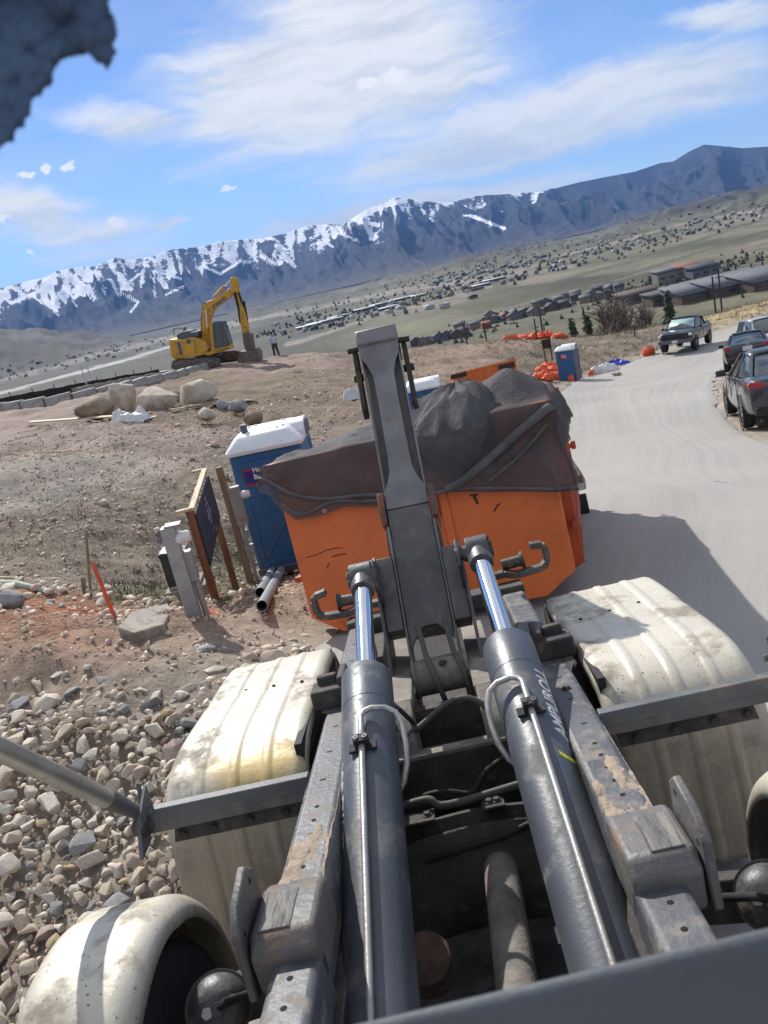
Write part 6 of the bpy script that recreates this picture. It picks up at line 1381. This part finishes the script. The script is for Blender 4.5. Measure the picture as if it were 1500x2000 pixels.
zs = Hnear(np.array([p[0] for p in placed]), np.array([p[1] for p in placed])); zs = zs+fbm(np.array([p[0] for p in placed])*.9, np.array([p[1] for p in placed])*.9, 4, 31)*.16
info = []
for (x, y, r_), z in zip(placed, zs):
    a, b, d = in_px((x, y, z)); vis = 0 < a < 640 and 1230 < b < 2050 and d > 0; info.append((x, y, z, r_, r_/d if vis else 0))
info.sort(key=lambda q: -q[4])
for k, (x, y, z, r_, s_) in enumerate(info[:300]):
    o = bpy.data.objects.new('cobble', rock_src[k % len(rock_src)]); COL.objects.link(o); o.location = (x, y, z+r_*.35); o.rotation_euler = (random.uniform(-.5, .5), random.uniform(-.5, .5), random.uniform(0, 6.28)); o.scale = (r_*1.15,)*3
    colw = ['tan', 'pale', 'grey', 'pinkish', 'ochre'][M_rocks.index(rock_src[k % len(rock_src)].materials[0])]; a_, b_, _d = in_px((x, y, z)); szw = 'large' if r_ > .085 else ('mid-sized' if r_ > .055 else 'small')
    wh = ('at the left edge of the photo' if a_ < 120 else ('close beside the fenders' if a_ > 300 else 'in the middle of the rock bed'))+(' above the tarp arm' if b_ < 1450+.45*a_ else (' below the tarp arm' if b_ < 1750 else ' above the round fender'))
    tag(o, '%s %s angular cobble %s' % (szw, colw, wh), 'cobble', 'cobbles of the rock bed left of the truck')
def scatter(name, items, meshes, mats, label=None):
    """items: (x,y,z,r,rot xyz, mesh index) joined into one mesh with many pieces"""
    Vs = []; Ls = []; st = []; tot = []; mi = []; off = 0; lo = 0
    arr = []
    for me in meshes:
        v = np.empty(len(me.vertices)*3, np.float32); me.vertices.foreach_get('co', v); l = np.empty(len(me.loops), np.int32); me.loops.foreach_get('vertex_index', l)
        s_ = np.empty(len(me.polygons), np.int32); me.polygons.foreach_get('loop_start', s_); arr.append((v.reshape(-1, 3), l, s_))
    for (x, y, z, sc, rot, k, mt) in items:
        v, l, s_ = arr[k]; Rm = np.array(Matrix.Rotation(rot[2], 3, 'Z')@Matrix.Rotation(rot[1], 3, 'Y')@Matrix.Rotation(rot[0], 3, 'X')); sc = np.array(sc if hasattr(sc, '__len__') else (sc,)*3)
        Vs.append((v*sc)@Rm.T+np.array([x, y, z])); Ls.append(l+off); st.append(s_+lo); mi.append(np.full(len(s_), mt, np.int32)); off += len(v); lo += len(l)
    V = np.concatenate(Vs); Lx = np.concatenate(Ls); S_ = np.concatenate(st); me = bpy.data.meshes.new(name); me.vertices.add(len(V)); me.vertices.foreach_set('co', V.astype(np.float32).ravel()); me.loops.add(len(Lx)); me.loops.foreach_set('vertex_index', Lx)
    me.polygons.add(len(S_)); me.polygons.foreach_set('loop_start', S_); me.polygons.foreach_set('material_index', np.concatenate(mi)); me.update(calc_edges=True)
    for q in mats: me.materials.append(q)
    o = bpy.data.objects.new(name, me); COL.objects.link(o); return tag(o, label, kind='stuff')
small_src = [rock_mesh('pebble', M_rocks[0], 200+k, 10, 1., random.uniform(.7, .9), random.uniform(.5, .7), 0) for k in range(8)]
rest = [(x, y, z+r_*.3, r_*1.15, (random.uniform(-.5, .5), random.uniform(-.5, .5), random.uniform(0, 6.3)), k % len(rock_src), random.choice([0, 0, 0, 1, 1, 1, 1, 3, 3, 2])) for k, (x, y, z, r_, s_) in enumerate(info[300:])]
fx = rng.uniform(-5.6, -1.3, 9000); fy = rng.uniform(1.5, 9., 9000); fz = Hnear(fx, fy)+fbm(fx*.9, fy*.9, 4, 31)*.16
for x, y, z in zip(fx, fy, fz):
    a_, b_, d_ = in_px((x, y, z))
    if b_ < 1330-.1*(a_-250) or a_ > 640: continue
    q = random.uniform(.010, .026); rest.append((x, y, z+q*.3, q, (random.random()*3, random.random()*3, random.random()*6), random.randrange(20), random.choice([0, 0, 1, 3])))
scatter('cobbles', rest, rock_src, M_rocks, 'smaller cobbles filling the rock bed')
# pebbles, straw and brush litter over the bare soil
def litter(n, box, rad, zoff=0.):
    X = rng.uniform(box[0], box[1], n); Y = rng.uniform(box[2], box[3], n)
    keep = ~pip(X, Y, ROADPOLY); X = X[keep]; Y = Y[keep]; Z = Hnear(X, Y)
    dl = np.minimum(dist_line(X, Y, RLw[::4]), dist_line(X, Y, RRw[::4])); soft = sstep(.05, 1.2, dl)
    Z = Z+(fbm(X*.9, Y*.9, 4, 31)*.16+fbm(X*4, Y*4, 4, 37)*.06+fbm(X*.25, Y*.25, 3, 41)*.35)*soft
    return X, Y, Z
X, Y, Z = litter(6500, (-7, -1.3, 4.5, 14), 0); it = []
for x, y, z in zip(X, Y, Z):
    r_ = min(max(random.lognormvariate(math.log(.016), .55), .006), .07); it.append((x, y, z+r_*.2, r_, (random.random(), random.random(), random.random()*6), random.randrange(8), random.choice([0, 1, 0, 3, 3])))
X, Y, Z = litter(4500, (-13, -2.4, 13, 34), 0)
for x, y, z in zip(X, Y, Z):
    r_ = min(max(random.lognormvariate(math.log(.03), .5), .015), .11); it.append((x, y, z+r_*.2, r_, (random.random(), random.random(), random.random()*6), random.randrange(8), random.choice([0, 0, 3, 3, 1])))
X, Y, Z = litter(5000, (-6, 18, 14, 62), 0)
for x, y, z in zip(X, Y, Z):
    r_ = min(max(random.lognormvariate(math.log(.04), .5), .02), .16); it.append((x, y, z+r_*.2, r_, (random.random(), random.random(), random.random()*6), random.randrange(8), random.choice([0, 1, 3, 0, 2])))
scatter('pebbles', it, small_src, M_rocks, 'pebbles and stone chips strewn over the bare soil')
M_twig = pm('dry_twigs', (.17, .13, .09), .9, 0, .3, 3., bump=0); M_straw = pm('dry_straw', (.30, .25, .16), .9, 0, .25, 3., bump=0); M_grass = pm('sparse_green_grass', (.075, .10, .035), .8, 0, .3, 3., bump=0); M_bark = pm('grey_brush_stems', (.12, .10, .085), .9, 0, .3, 3., bump=0)
m = MB(); m.cyl((-1, 0, 0), (0, .06, .06), .02, .02, 4); m.cyl((0, .06, .06), (1, -.05, .0), .02, .008, 4); twig = m.data('twig', M_twig)
X, Y, Z = litter(9000, (-7, -1.3, 5., 16), 0); it = []
for x, y, z in zip(X, Y, Z):
    if float(fbm(x*1.1, y*1.1, 3, 5)) < -.05: continue
    L_ = random.uniform(.04, .22); it.append((x, y, z+.012, (L_/2, L_/2*random.uniform(.5, 1.5), L_/2), (random.uniform(-.2, .2), random.uniform(-.25, .25), random.random()*6.3), 0, random.choice([0, 1, 1, 0, 2])))
X, Y, Z = litter(6000, (-14, -2.5, 13, 30), 0)
for x, y, z in zip(X, Y, Z):
    if float(fbm(x*.6, y*.6, 3, 5)) < -.05: continue
    L_ = random.uniform(.1, .4); it.append((x, y, z+.02, (L_/2, L_/2, L_/2), (random.uniform(-.2, .2), random.uniform(-.35, .35), random.random()*6.3), 0, random.choice([0, 1, 0, 2])))
scatter('twigs', it, [twig], [M_twig, M_straw, M_bark], 'broken dry twigs and straw lying on the soil')
# tufts
V = []; Fc = []; mi_ = []
def tufts(n, box, h0, h1, mix, mask, nb=7):
    X, Y, Z = litter(n, box, 0)
    for x, y, z in zip(X, Y, Z):
        if not mask(x, y): continue
        mt = random.choices([0, 1, 2], mix)[0]; hh_ = random.uniform(h0, h1)
        for _ in range(nb):
            a = random.random()*6.28; l_ = hh_*random.uniform(.5, 1.); sp_x = math.cos(a)*l_*random.uniform(.2, .9); sp_y = math.sin(a)*l_*random.uniform(.2, .9); w_ = hh_*.05; bx = x+random.gauss(0, hh_*.3); by = y+random.gauss(0, hh_*.3)
            b = len(V); V.extend([(bx-w_*math.sin(a), by+w_*math.cos(a), z-.01), (bx+w_*math.sin(a), by-w_*math.cos(a), z-.01), (bx+sp_x, by+sp_y, z+l_*.75)]); Fc.append((b, b+1, b+2)); mi_.append(mt)
def pxmask(cx, cy, sx, sy, th=1.):
    def f(x, y):
        a, b, d = in_px((x, y, Hn(x, y))); return ((a-cx)/sx)**2+((b-cy+.2*(a-cx))/sy)**2 < random.uniform(.2, 1.)*th
    return f
tufts(1500, (-8, -2., 8., 16), .06, .16, (1, 1, 2.2), pxmask(440, 1100, 330, 70), 9)
tufts(1700, (-14, -2.5, 10, 27), .06, .18, (3, 4, .5), pxmask(250, 1000, 520, 170), 6)
tufts(260, (-3.6, -2., 8., 9.6), .05, .12, (0, 1, 5), pxmask(437, 1187, 26, 14), 22)
tufts(2200, (6, 30, 48, 75), .15, .45, (2, 4, .4), lambda x, y: True, 7)
tufts(900, (-6, 14, 34, 62), .1, .3, (4, 2, .4), lambda x, y: float(fbm(x*.2, y*.2, 3, 3)) > 0, 6)
me = bpy.data.meshes.new('dry_grass'); me.from_pydata(V, [], Fc)
for q in (M_bark, M_straw, M_grass): me.materials.append(q)
me.polygons.foreach_set('material_index', mi_); o = bpy.data.objects.new('dry_grass', me); COL.objects.link(o); tag(o, 'thin dry grass and brush stems on the slope', kind='stuff')

# ================================================================== TREES, POLES, HOUSES BEYOND THE CREST
M_needle = pm('conifer_needles', (.035, .050, .032), .9, 0, .4, .8, bump=0); M_brown = pm('bare_branches', (.13, .105, .085), .9, 0, .3, 1., bump=0); M_trunk = pm('tree_bark', (.10, .08, .06), .9, 0, .2, 2., bump=0)
def make_conifer(h, seed, label, loc, grp, dense=1.):
    rr = random.Random(seed); t = thing('conifer_tree', label, 'tree', loc, 0, grp)
    m = MB(); m.cyl((0, 0, -.3), (0, 0, h*.95), h*.022, h*.004, 8); m.build('trunk', M_trunk, t)
    m = MB(); n_ = int(230*dense)
    for k in range(n_):
        z = h*(.08+.90*(k/n_)**.9); rad = h*.20*(1-z/h)**.8+h*.012; a = rr.random()*6.28; q = rad*rr.uniform(.55, 1.15); L_ = q; w_ = h*.03*rr.uniform(.6, 1.2)+L_*.14
        ca, sa = math.cos(a), math.sin(a); dz = -L_*.25+rr.gauss(0, h*.01)
        m.mesh([(0, 0, z), (ca*L_*.5-sa*w_, sa*L_*.5+ca*w_, z+dz*.4-.02*h), (ca*L_, sa*L_, z+dz), (ca*L_*.5+sa*w_, sa*L_*.5-ca*w_, z+dz*.4-.02*h), (ca*L_*.5, sa*L_*.5, z+dz*.2+w_*.4)], [(0, 1, 4), (1, 2, 4), (2, 3, 4), (3, 0, 4)])
    m.build('crown', M_needle, t, smooth=None); return t
def make_bare(h, seed, label, loc, grp):
    rr = random.Random(seed); t = thing('bare_tree', label, 'tree', loc, 0, grp); m = MB(); mb = MB()
    m.tube([(0, 0, -.3), (rr.gauss(0, .02*h), 0, h*.4), (rr.gauss(0, .03*h), rr.gauss(0, .03*h), h*.92)], [h*.016, h*.012, h*.003], 7)
    for k in range(40):
        z = h*rr.uniform(.18, .85); a = rr.random()*6.28; L_ = h*.30*(1.15-z/h)*rr.uniform(.6, 1.2); e_ = Vector((math.cos(a)*L_*.55, math.sin(a)*L_*.55, L_*.95)); p0 = Vector((0, 0, z)); mb.tube([p0, p0+e_*.5+Vector((0, 0, -.03*h)), p0+e_], [h*.006, h*.004, h*.0016], 4)
        for j in range(7): s0 = p0+e_*rr.uniform(.3, .95); mb.tube([s0, s0+Vector((rr.gauss(0, .05), rr.gauss(0, .05), rr.uniform(.03, .10)))*h], [h*.0028, h*.001], 3)
    m.build('trunk', M_brown, t); mb.build('crown', M_brown, t, smooth=None); return t
def stand(px_, top, foot, d):
    """a thing d metres away whose top is at (px,top) and which stands on the ground below; foot only bounds its height"""
    p = at(px_, top, d); g = Hp(p[0], p[1]); pf = at(px_+(foot-top)*.22, foot, d); return (p[0], p[1], min(g, pf[2])), p[2]-min(g, pf[2])
cons = [(1303, 563, 614, 92, 'large spreading conifer standing alone behind the road bank'), (1115, 618, 648, 105, 'dark conifer just left of the bare trees'), (1143, 610, 645, 108, 'dark conifer beside the bare trees, right one of two'),
        (1440, 505, 560, 300, 'conifer at the right, left of the topmost pair'), (1492, 498, 548, 300, 'conifer at the right edge above the long roofs'), (1470, 505, 552, 310, 'middle conifer above the long roofs'), (1455, 515, 552, 290, 'shorter conifer above the long roofs'), (1245, 553, 580, 500, 'thin conifer beside the big roofs')]
for k, (px_, a, b, d, lb) in enumerate(cons):
    l_, h_ = stand(px_, a, b, d)
    if d > 200: l_ = GV(px_, b); h_ = (b-a)*w2p(l_)[2]/F*.8
    make_conifer(h_, 500+k, lb, l_, None)
for k in range(14):
    px_ = random.choice([random.uniform(1040, 1260), random.uniform(1250, 1500), random.uniform(860, 1060)]); py_ = {0: 1}.get(9, None)
    py_ = 640-(px_-1040)*.20+random.uniform(-18, 8); d = random.uniform(380, 620); l_, h_ = stand(px_, py_-random.uniform(10, 22), py_, d); h_ = min(h_, 8.); make_conifer(h_, 600+k, 'small dark evergreen among the houses at the foot of the hill', (l_[0], l_[1], Hp(l_[0], l_[1])), 'evergreens among the houses', .5)
for k, (px_, a, b, d, lb) in enumerate([(1178, 566, 628, 110, 'leftmost of the tall bare trees beyond the bank'), (1192, 560, 628, 112, 'tallest bare tree beyond the bank'), (1206, 572, 626, 108, 'bare tree third from left in the clump'), (1218, 580, 626, 112, 'right outer bare tree of the clump'), (1183, 580, 628, 104, 'shorter bare tree in front of the clump'),
    (1255, 576, 622, 110, 'thin bare tree left of the large conifer'), (1248, 585, 622, 106, 'shorter thin bare tree by the parking area')]):
    l_, h_ = stand(px_, a, b, d); make_bare(h_, 700+k, lb, l_, None)
M_pole = pm('dark_pole', (.05, .04, .035), .9, 0, .2, 2., bump=0)
for k, (px_, a, b, d, lb) in enumerate([(1052, 598, 650, 95, 'dark utility pole above the orange sack row'), (944, 630, 665, 100, 'leftmost dark utility pole on the crest'), (1139, 603, 655, 98, 'dark utility pole between the two small conifers'), (1391, 540, 598, 90, 'dark pole in front of the long dark roofs, left of two'), (1402, 522, 590, 95, 'taller dark pole in front of the long dark roofs'),
    (905, 632, 665, 105, 'short utility pole left of the leftmost tall pole'), (1238, 636, 682, 58, 'thin marker pole on the bank left of the pickup'), (1043, 622, 650, 120, 'slim pole left of the sack row')]):
    l_, h_ = stand(px_, a, b, d); t = thing('utility_pole', lb, 'pole', l_); m = MB(); m.cyl((0, 0, -.3), (0, 0, h_), .13 if d > 60 else .05, .10 if d > 60 else .04, 8); m.build('pole', M_pole, t)
    if d > 60: m = MB(); m.box((0, 0, h_*.93), (.9, .1, .1)); m.build('crossarm', M_pole, t)
hw_c = [pm('house_wall_%s' % n_, c_, .85, 0, .1, .3, bump=0) for n_, c_ in (('brown', (.11, .075, .055)), ('grey', (.14, .14, .145)), ('tan', (.22, .17, .12)), ('rust', (.16, .07, .045)), ('stone', (.19, .17, .15)))]
hr_c = [pm('house_roof_%s' % n_, c_, .85, 0, .15, .3, bump=0) for n_, c_ in (('charcoal', (.055, .055, .062)), ('grey', (.11, .115, .13)), ('brown', (.085, .062, .05)), ('rust', (.22, .075, .045)))]
M_win = pm('far_window', (.03, .035, .045), .15, 0, .1, 1., bump=0, spec=.8)
def house_proto(w_, dp, h_, rh, wm, rm, nwin=3, flat=False):
    t = thing('house', 'x', 'house')
    m = MB(); m.box((0, 0, h_/2-1), (w_, dp, h_+2)); 
    if not flat: m.prism([(-w_/2, h_), (w_/2, h_), (0, h_+rh-.1)], -dp/2, dp/2, 'y')
    m.build('wall', wm, t)
    if flat: m = MB(); m.box((0, 0, h_+.2), (w_+.8, dp+.8, .4)); m.build('roof', rm, t)
    else:
        m = MB(); e_ = .5
        for q in (-1, 1): m.mesh([(q*(w_/2+e_), -dp/2-e_, h_-.25), (0, -dp/2-e_, h_+rh), (0, dp/2+e_, h_+rh), (q*(w_/2+e_), dp/2+e_, h_-.25)], [(0, 1, 2, 3)])
        rf = m.build('roof', rm, t, thick=.3); m = MB(); m.box((w_*.2, dp*.1, h_+rh*.8), (.9, .9, 1.6)); m.build('chimney', wm, rf)
    for j in range(2 if h_ > 5 else 1):
        for k in range(nwin):
            m = MB(); m.box((-w_/2+w_*(k+.5)/nwin, -dp/2-.02, 1.5+j*2.8), (1.3, .12, 1.3)); m.build('window', M_win, t)
    m = MB(); m.box((w_*.15, dp/2-1, .8), (w_*.5, dp*.9, 3.6)) if False else m.box((w_*.62, 0, h_*.3), (w_*.4, dp*.7, h_*.6)); m.build('annex', wm, t)
    m = MB(); m.prism([(w_*.38, h_*.6), (w_*.86, h_*.6), (w_*.62, h_*.6+rh*.6)], -dp*.4, dp*.4, 'y'); m.build('annex_roof', rm, t)
    return t
ORD = ['first', 'second', 'third', 'fourth', 'fifth', 'sixth', 'seventh', 'eighth', 'ninth', 'tenth', 'eleventh', 'twelfth', 'thirteenth', 'fourteenth', 'fifteenth']
protos = [house_proto(13, 11, 5.6, 3.6, hw_c[0], hr_c[0]), house_proto(15, 12, 5.2, 4., hw_c[1], hr_c[0]), house_proto(12, 13, 5.8, 3.4, hw_c[2], hr_c[1]), house_proto(14, 10, 5.0, 3.2, hw_c[3], hr_c[3]), house_proto(13, 12, 5.6, 3.8, hw_c[4], hr_c[2])]
hs = []
for i in range(13): hs.append((815+i*19+random.uniform(-5, 5), 672-i*5.2+random.uniform(-6, 6)))
for i in range(15): hs.append((900+i*21+random.uniform(-6, 6), 640-i*5.4+random.uniform(-8, 5)))
for i in range(7): hs.append((1080+i*22+random.uniform(-6, 6), 600-i*5.+random.uniform(-8, 6)))
used_p = set()
for k, (px_, py_) in enumerate(hs):
    g = GV(px_, py_+4); kind = random.choices(range(5), [3, 3, 2, 1, 2])[0]; src = protos[kind]
    o = src if kind not in used_p else copy_tree(src); used_p.add(kind); place(o, g, random.choice([0, R(90), R(20), R(-25), R(75)])+random.uniform(-.15, .15), scale=.74)
    row_, n_ = ('nearest', k) if k < 13 else (('middle', k-13) if k < 28 else ('farthest', k-28))
    tag(o, '%s house, %s from the left in the %s row below the hill' % (['dark roofed brown', 'dark roofed grey', 'grey roofed tan', 'rust roofed', 'brown roofed stone'][kind], ORD[n_], row_), 'house', 'houses at the foot of the hill')
def hall(px_, py_, w_, dp, h_, rh, wm, rm, rz_, label, name='hall'):
    g = GV(px_, py_); t = thing(name, label, 'building', g, rz_); m = MB(); m.box((0, 0, h_/2-1), (w_, dp, h_+2)); m.build('wall', wm, t)
    m = MB()
    m.mesh([(-w_/2-1, -dp/2-1, h_), (w_/2+1, -dp/2-1, h_), (w_/2+1, dp/2+1, h_+rh), (-w_/2-1, dp/2+1, h_+rh)], [(0, 1, 2, 3)]); m.mesh([(-w_/2, -dp/2, h_-.2), (w_/2, -dp/2, h_-.2), (w_/2, dp/2, h_+rh-.3), (-w_/2, dp/2, h_+rh-.3), (-w_/2, dp/2, h_-.2), (w_/2, dp/2, h_-.2)], [(0, 3, 4), (1, 5, 2), (3, 2, 5, 4)]); m.build('roof', rm, t, thick=.6)
    for k in range(int(w_/8)): m = MB(); m.box((-w_/2+4+k*8, -dp/2-.05, h_*.5), (4.5, .2, 1.6)); m.build('window', M_win, t)
    return t
hall(1372, 582, 46, 26, 6, 5.5, hw_c[0], hr_c[1], R(12), 'long hall with a large grey single-pitch roof, left of three')
hall(1432, 570, 44, 28, 6, 6, hw_c[0], hr_c[1], R(12), 'long hall with a large grey roof, middle of three')
hall(1498, 560, 40, 30, 6, 6, hw_c[0], hr_c[1], R(12), 'long hall with a large grey roof, at the right edge')
hall(1310, 590, 34, 16, 7, 2, hw_c[0], hr_c[0], R(10), 'low dark brown building left of the long halls')
hall(1340, 540, 26, 16, 8, 3, hw_c[4], hr_c[3], R(5), 'building with a rust coloured roof behind the long halls')
hall(1300, 553, 18, 14, 10, 2, hw_c[4], hr_c[1], R(5), 'pale tower-like building behind the long halls')
hall(1372, 540, 24, 14, 7, 4, hw_c[1], hr_c[0], R(8), 'dark roofed building right of the rust coloured roof')
hall(1245, 590, 30, 14, 6, 3, hw_c[0], hr_c[2], R(10), 'brown roofed building behind the bare trees')
M_shed = pm('white_shed_roof', (.50, .52, .54), .6, 0, .05, .1, bump=0)
for k, (px_, py_, w_) in enumerate([(635, 631, 78), (604, 640, 52), (660, 622, 46), (786, 586, 60), (742, 597, 46), (965, 549, 55), (940, 560, 40), (760, 604, 40), (818, 580, 36), (712, 606, 50)]):
    hall(px_, py_, w_*.8, 13, 3.5, 1., hw_c[4], M_shed, R(12+random.uniform(-6, 6)), ['low white shed above the person, right of the longest', 'long white shed nearest the excavator', 'white shed above the jib top', 'white shed right of the jib, in the far lot', 'white shed in the upper row above the jib', 'pale shed highest up the valley, toward the town', 'pale shed just left of the highest one', 'small white shed right of the jib, nearest row', 'small white shed right of the far lot', 'small white shed above the long ones'][k]+'', 'warehouse')['group'] = 'white sheds on the valley floor'
# far town and far trees: too many and too small to tell apart
m = MB(); town = []
def along(pts, n, jx, jy, smin, smax, cols):
    P = resample(np.array(pts, float), n); k_ = 0
    for p in P:
        q = (p[0]+random.gauss(0, jx), p[1]+random.gauss(0, jy)); g = GV(*q); s_ = random.uniform(smin, smax)*.52; town.append((g[0], g[1], g[2]+2, (s_, s_*random.uniform(.6, 1.3), random.uniform(3, 5)), (0, 0, random.uniform(-.4, .6)), 0, random.choice(cols)))
mm = MB(); mm.box((0, 0, .2), (1, 1, .9)); mm.prism([(-.56, .62), (.56, .62), (0, 1.05)], -.56, .56, 'y'); bx_ = mm.data('townhouse', hw_c[1])
along([(980, 545), (1100, 512), (1230, 478), (1350, 447), (1500, 415)], 95, 10, 8, 8, 16, [0, 1, 1, 2, 3, 4, 4]); along([(1000, 505), (1150, 495), (1300, 455), (1500, 405)], 40, 20, 8, 8, 20, [0, 1, 2, 3, 4, 4])
along([(840, 552), (920, 535), (1000, 520), (1060, 508)], 70, 10, 5, 10, 26, [1, 4, 4, 3, 0]); along([(560, 650), (700, 618), (860, 580), (960, 555)], 50, 14, 8, 8, 24, [0, 1, 3, 4, 4, 2]); along([(860, 560), (1000, 500), (1120, 470)], 60, 20, 10, 8, 16, [0, 1, 3])
along([(0, 735), (60, 722), (160, 700), (330, 662)], 34, 14, 6, 8, 20, [0, 1, 4, 3]); along([(1150, 470), (1300, 430), (1420, 402)], 40, 20, 12, 8, 16, [0, 2, 3, 4]); along([(400, 560), (460, 545), (380, 575), (500, 520)], 40, 20, 10, 14, 30, [4, 1, 3]) if False else None
scatter('far_town', town, [bx_], [hr_c[0], hw_c[1], hw_c[0], hw_c[2], pm('pale_wall', (.42, .43, .44), .7, bump=0)], 'rows of tiny houses across the far side of the valley')
m = MB(); rr = random.Random(5)
for k in range(6): a = k*1.05; m.mesh([(math.cos(a), math.sin(a), 0), (math.cos(a+1.2)*.9, math.sin(a+1.2)*.9, .2), (0, 0, 1.3+.2*rr.random())], [(0, 1, 2)])
clump = m.data('clump', M_needle); ft = []
def trees_along(pts, n, jx, jy, s0, s1):
    for p in resample(np.array(pts, float), n):
        g = GV(p[0]+random.gauss(0, jx), p[1]+random.gauss(0, jy)); s_ = random.uniform(s0, s1)*.55; ft.append((g[0], g[1], g[2]-.5, (s_*.8, s_*.8, s_), (0, 0, random.random()*6), 0, random.choice([0, 0, 1])))
trees_along([(840, 670), (1000, 625), (1250, 570)], 150, 16, 9, 2.5, 6); trees_along([(980, 540), (1200, 488), (1500, 410)], 150, 14, 10, 5, 10); trees_along([(560, 625), (640, 605), (760, 575), (880, 540), (1000, 510)], 200, 18, 12, 5, 10); trees_along([(500, 655), (600, 640), (800, 590), (950, 550)], 200, 12, 6, 4, 9)
trees_along([(0, 730), (160, 700), (330, 660), (480, 625)], 90, 14, 7, 5, 9); trees_along([(1230, 565), (1350, 535), (1500, 500)], 120, 12, 8, 3, 7)
scatter('far_trees', ft, [clump], [M_needle, M_brown], 'scattered dark scrub and evergreens across the valley')

# ================================================================== KNITTED CLOTH AT THE CAB WINDOW
poly = [(-70, -70), (212, -70), (211, 0), (218, 40), (222, 75), (216, 128), (209, 132), (192, 120), (172, 104), (158, 97), (140, 96), (126, 102), (110, 124), (101, 150), (88, 168), (66, 190), (60, 214), (40, 246), (22, 268), (0, 288), (-30, 315), (-70, 330)]
PX, PY = np.meshgrid(np.linspace(-70, 226, 150), np.linspace(-70, 332, 190)); X = PX.ravel()+fbm(PX.ravel()*.08, PY.ravel()*.08, 3, 5)*6; Y = PY.ravel()+fbm(PX.ravel()*.08, PY.ravel()*.08, 3, 9)*6
ins = pip(X, Y, poly); V = []; c0 = at(60, 80, .36)
for a, b in zip(PX.ravel(), PY.ravel()):
    d = .36+.010*float(fbm(a*.016, b*.016, 3, 3))+.00003*(a-60); V.append(tuple(at(a, b, d)-c0))
nu = 150; Fc = [(j*nu+i, j*nu+i+1, (j+1)*nu+i+1, (j+1)*nu+i) for j in range(189) for i in range(149) if ins[j*nu+i] and ins[j*nu+i+1] and ins[(j+1)*nu+i] and ins[(j+1)*nu+i+1]]
us = sorted({i for f_ in Fc for i in f_}); mp_ = {i: k for k, i in enumerate(us)}
m = MB(); m.mesh([V[i] for i in us], [tuple(mp_[i] for i in f_) for f_ in Fc]); o = m.build('hanging_cloth', M_fabric, None, smooth=R(180), thick=.006); o.location = c0; tag(o, 'dark blue knitted cloth with a jagged edge hanging inside the cab window', 'cloth')
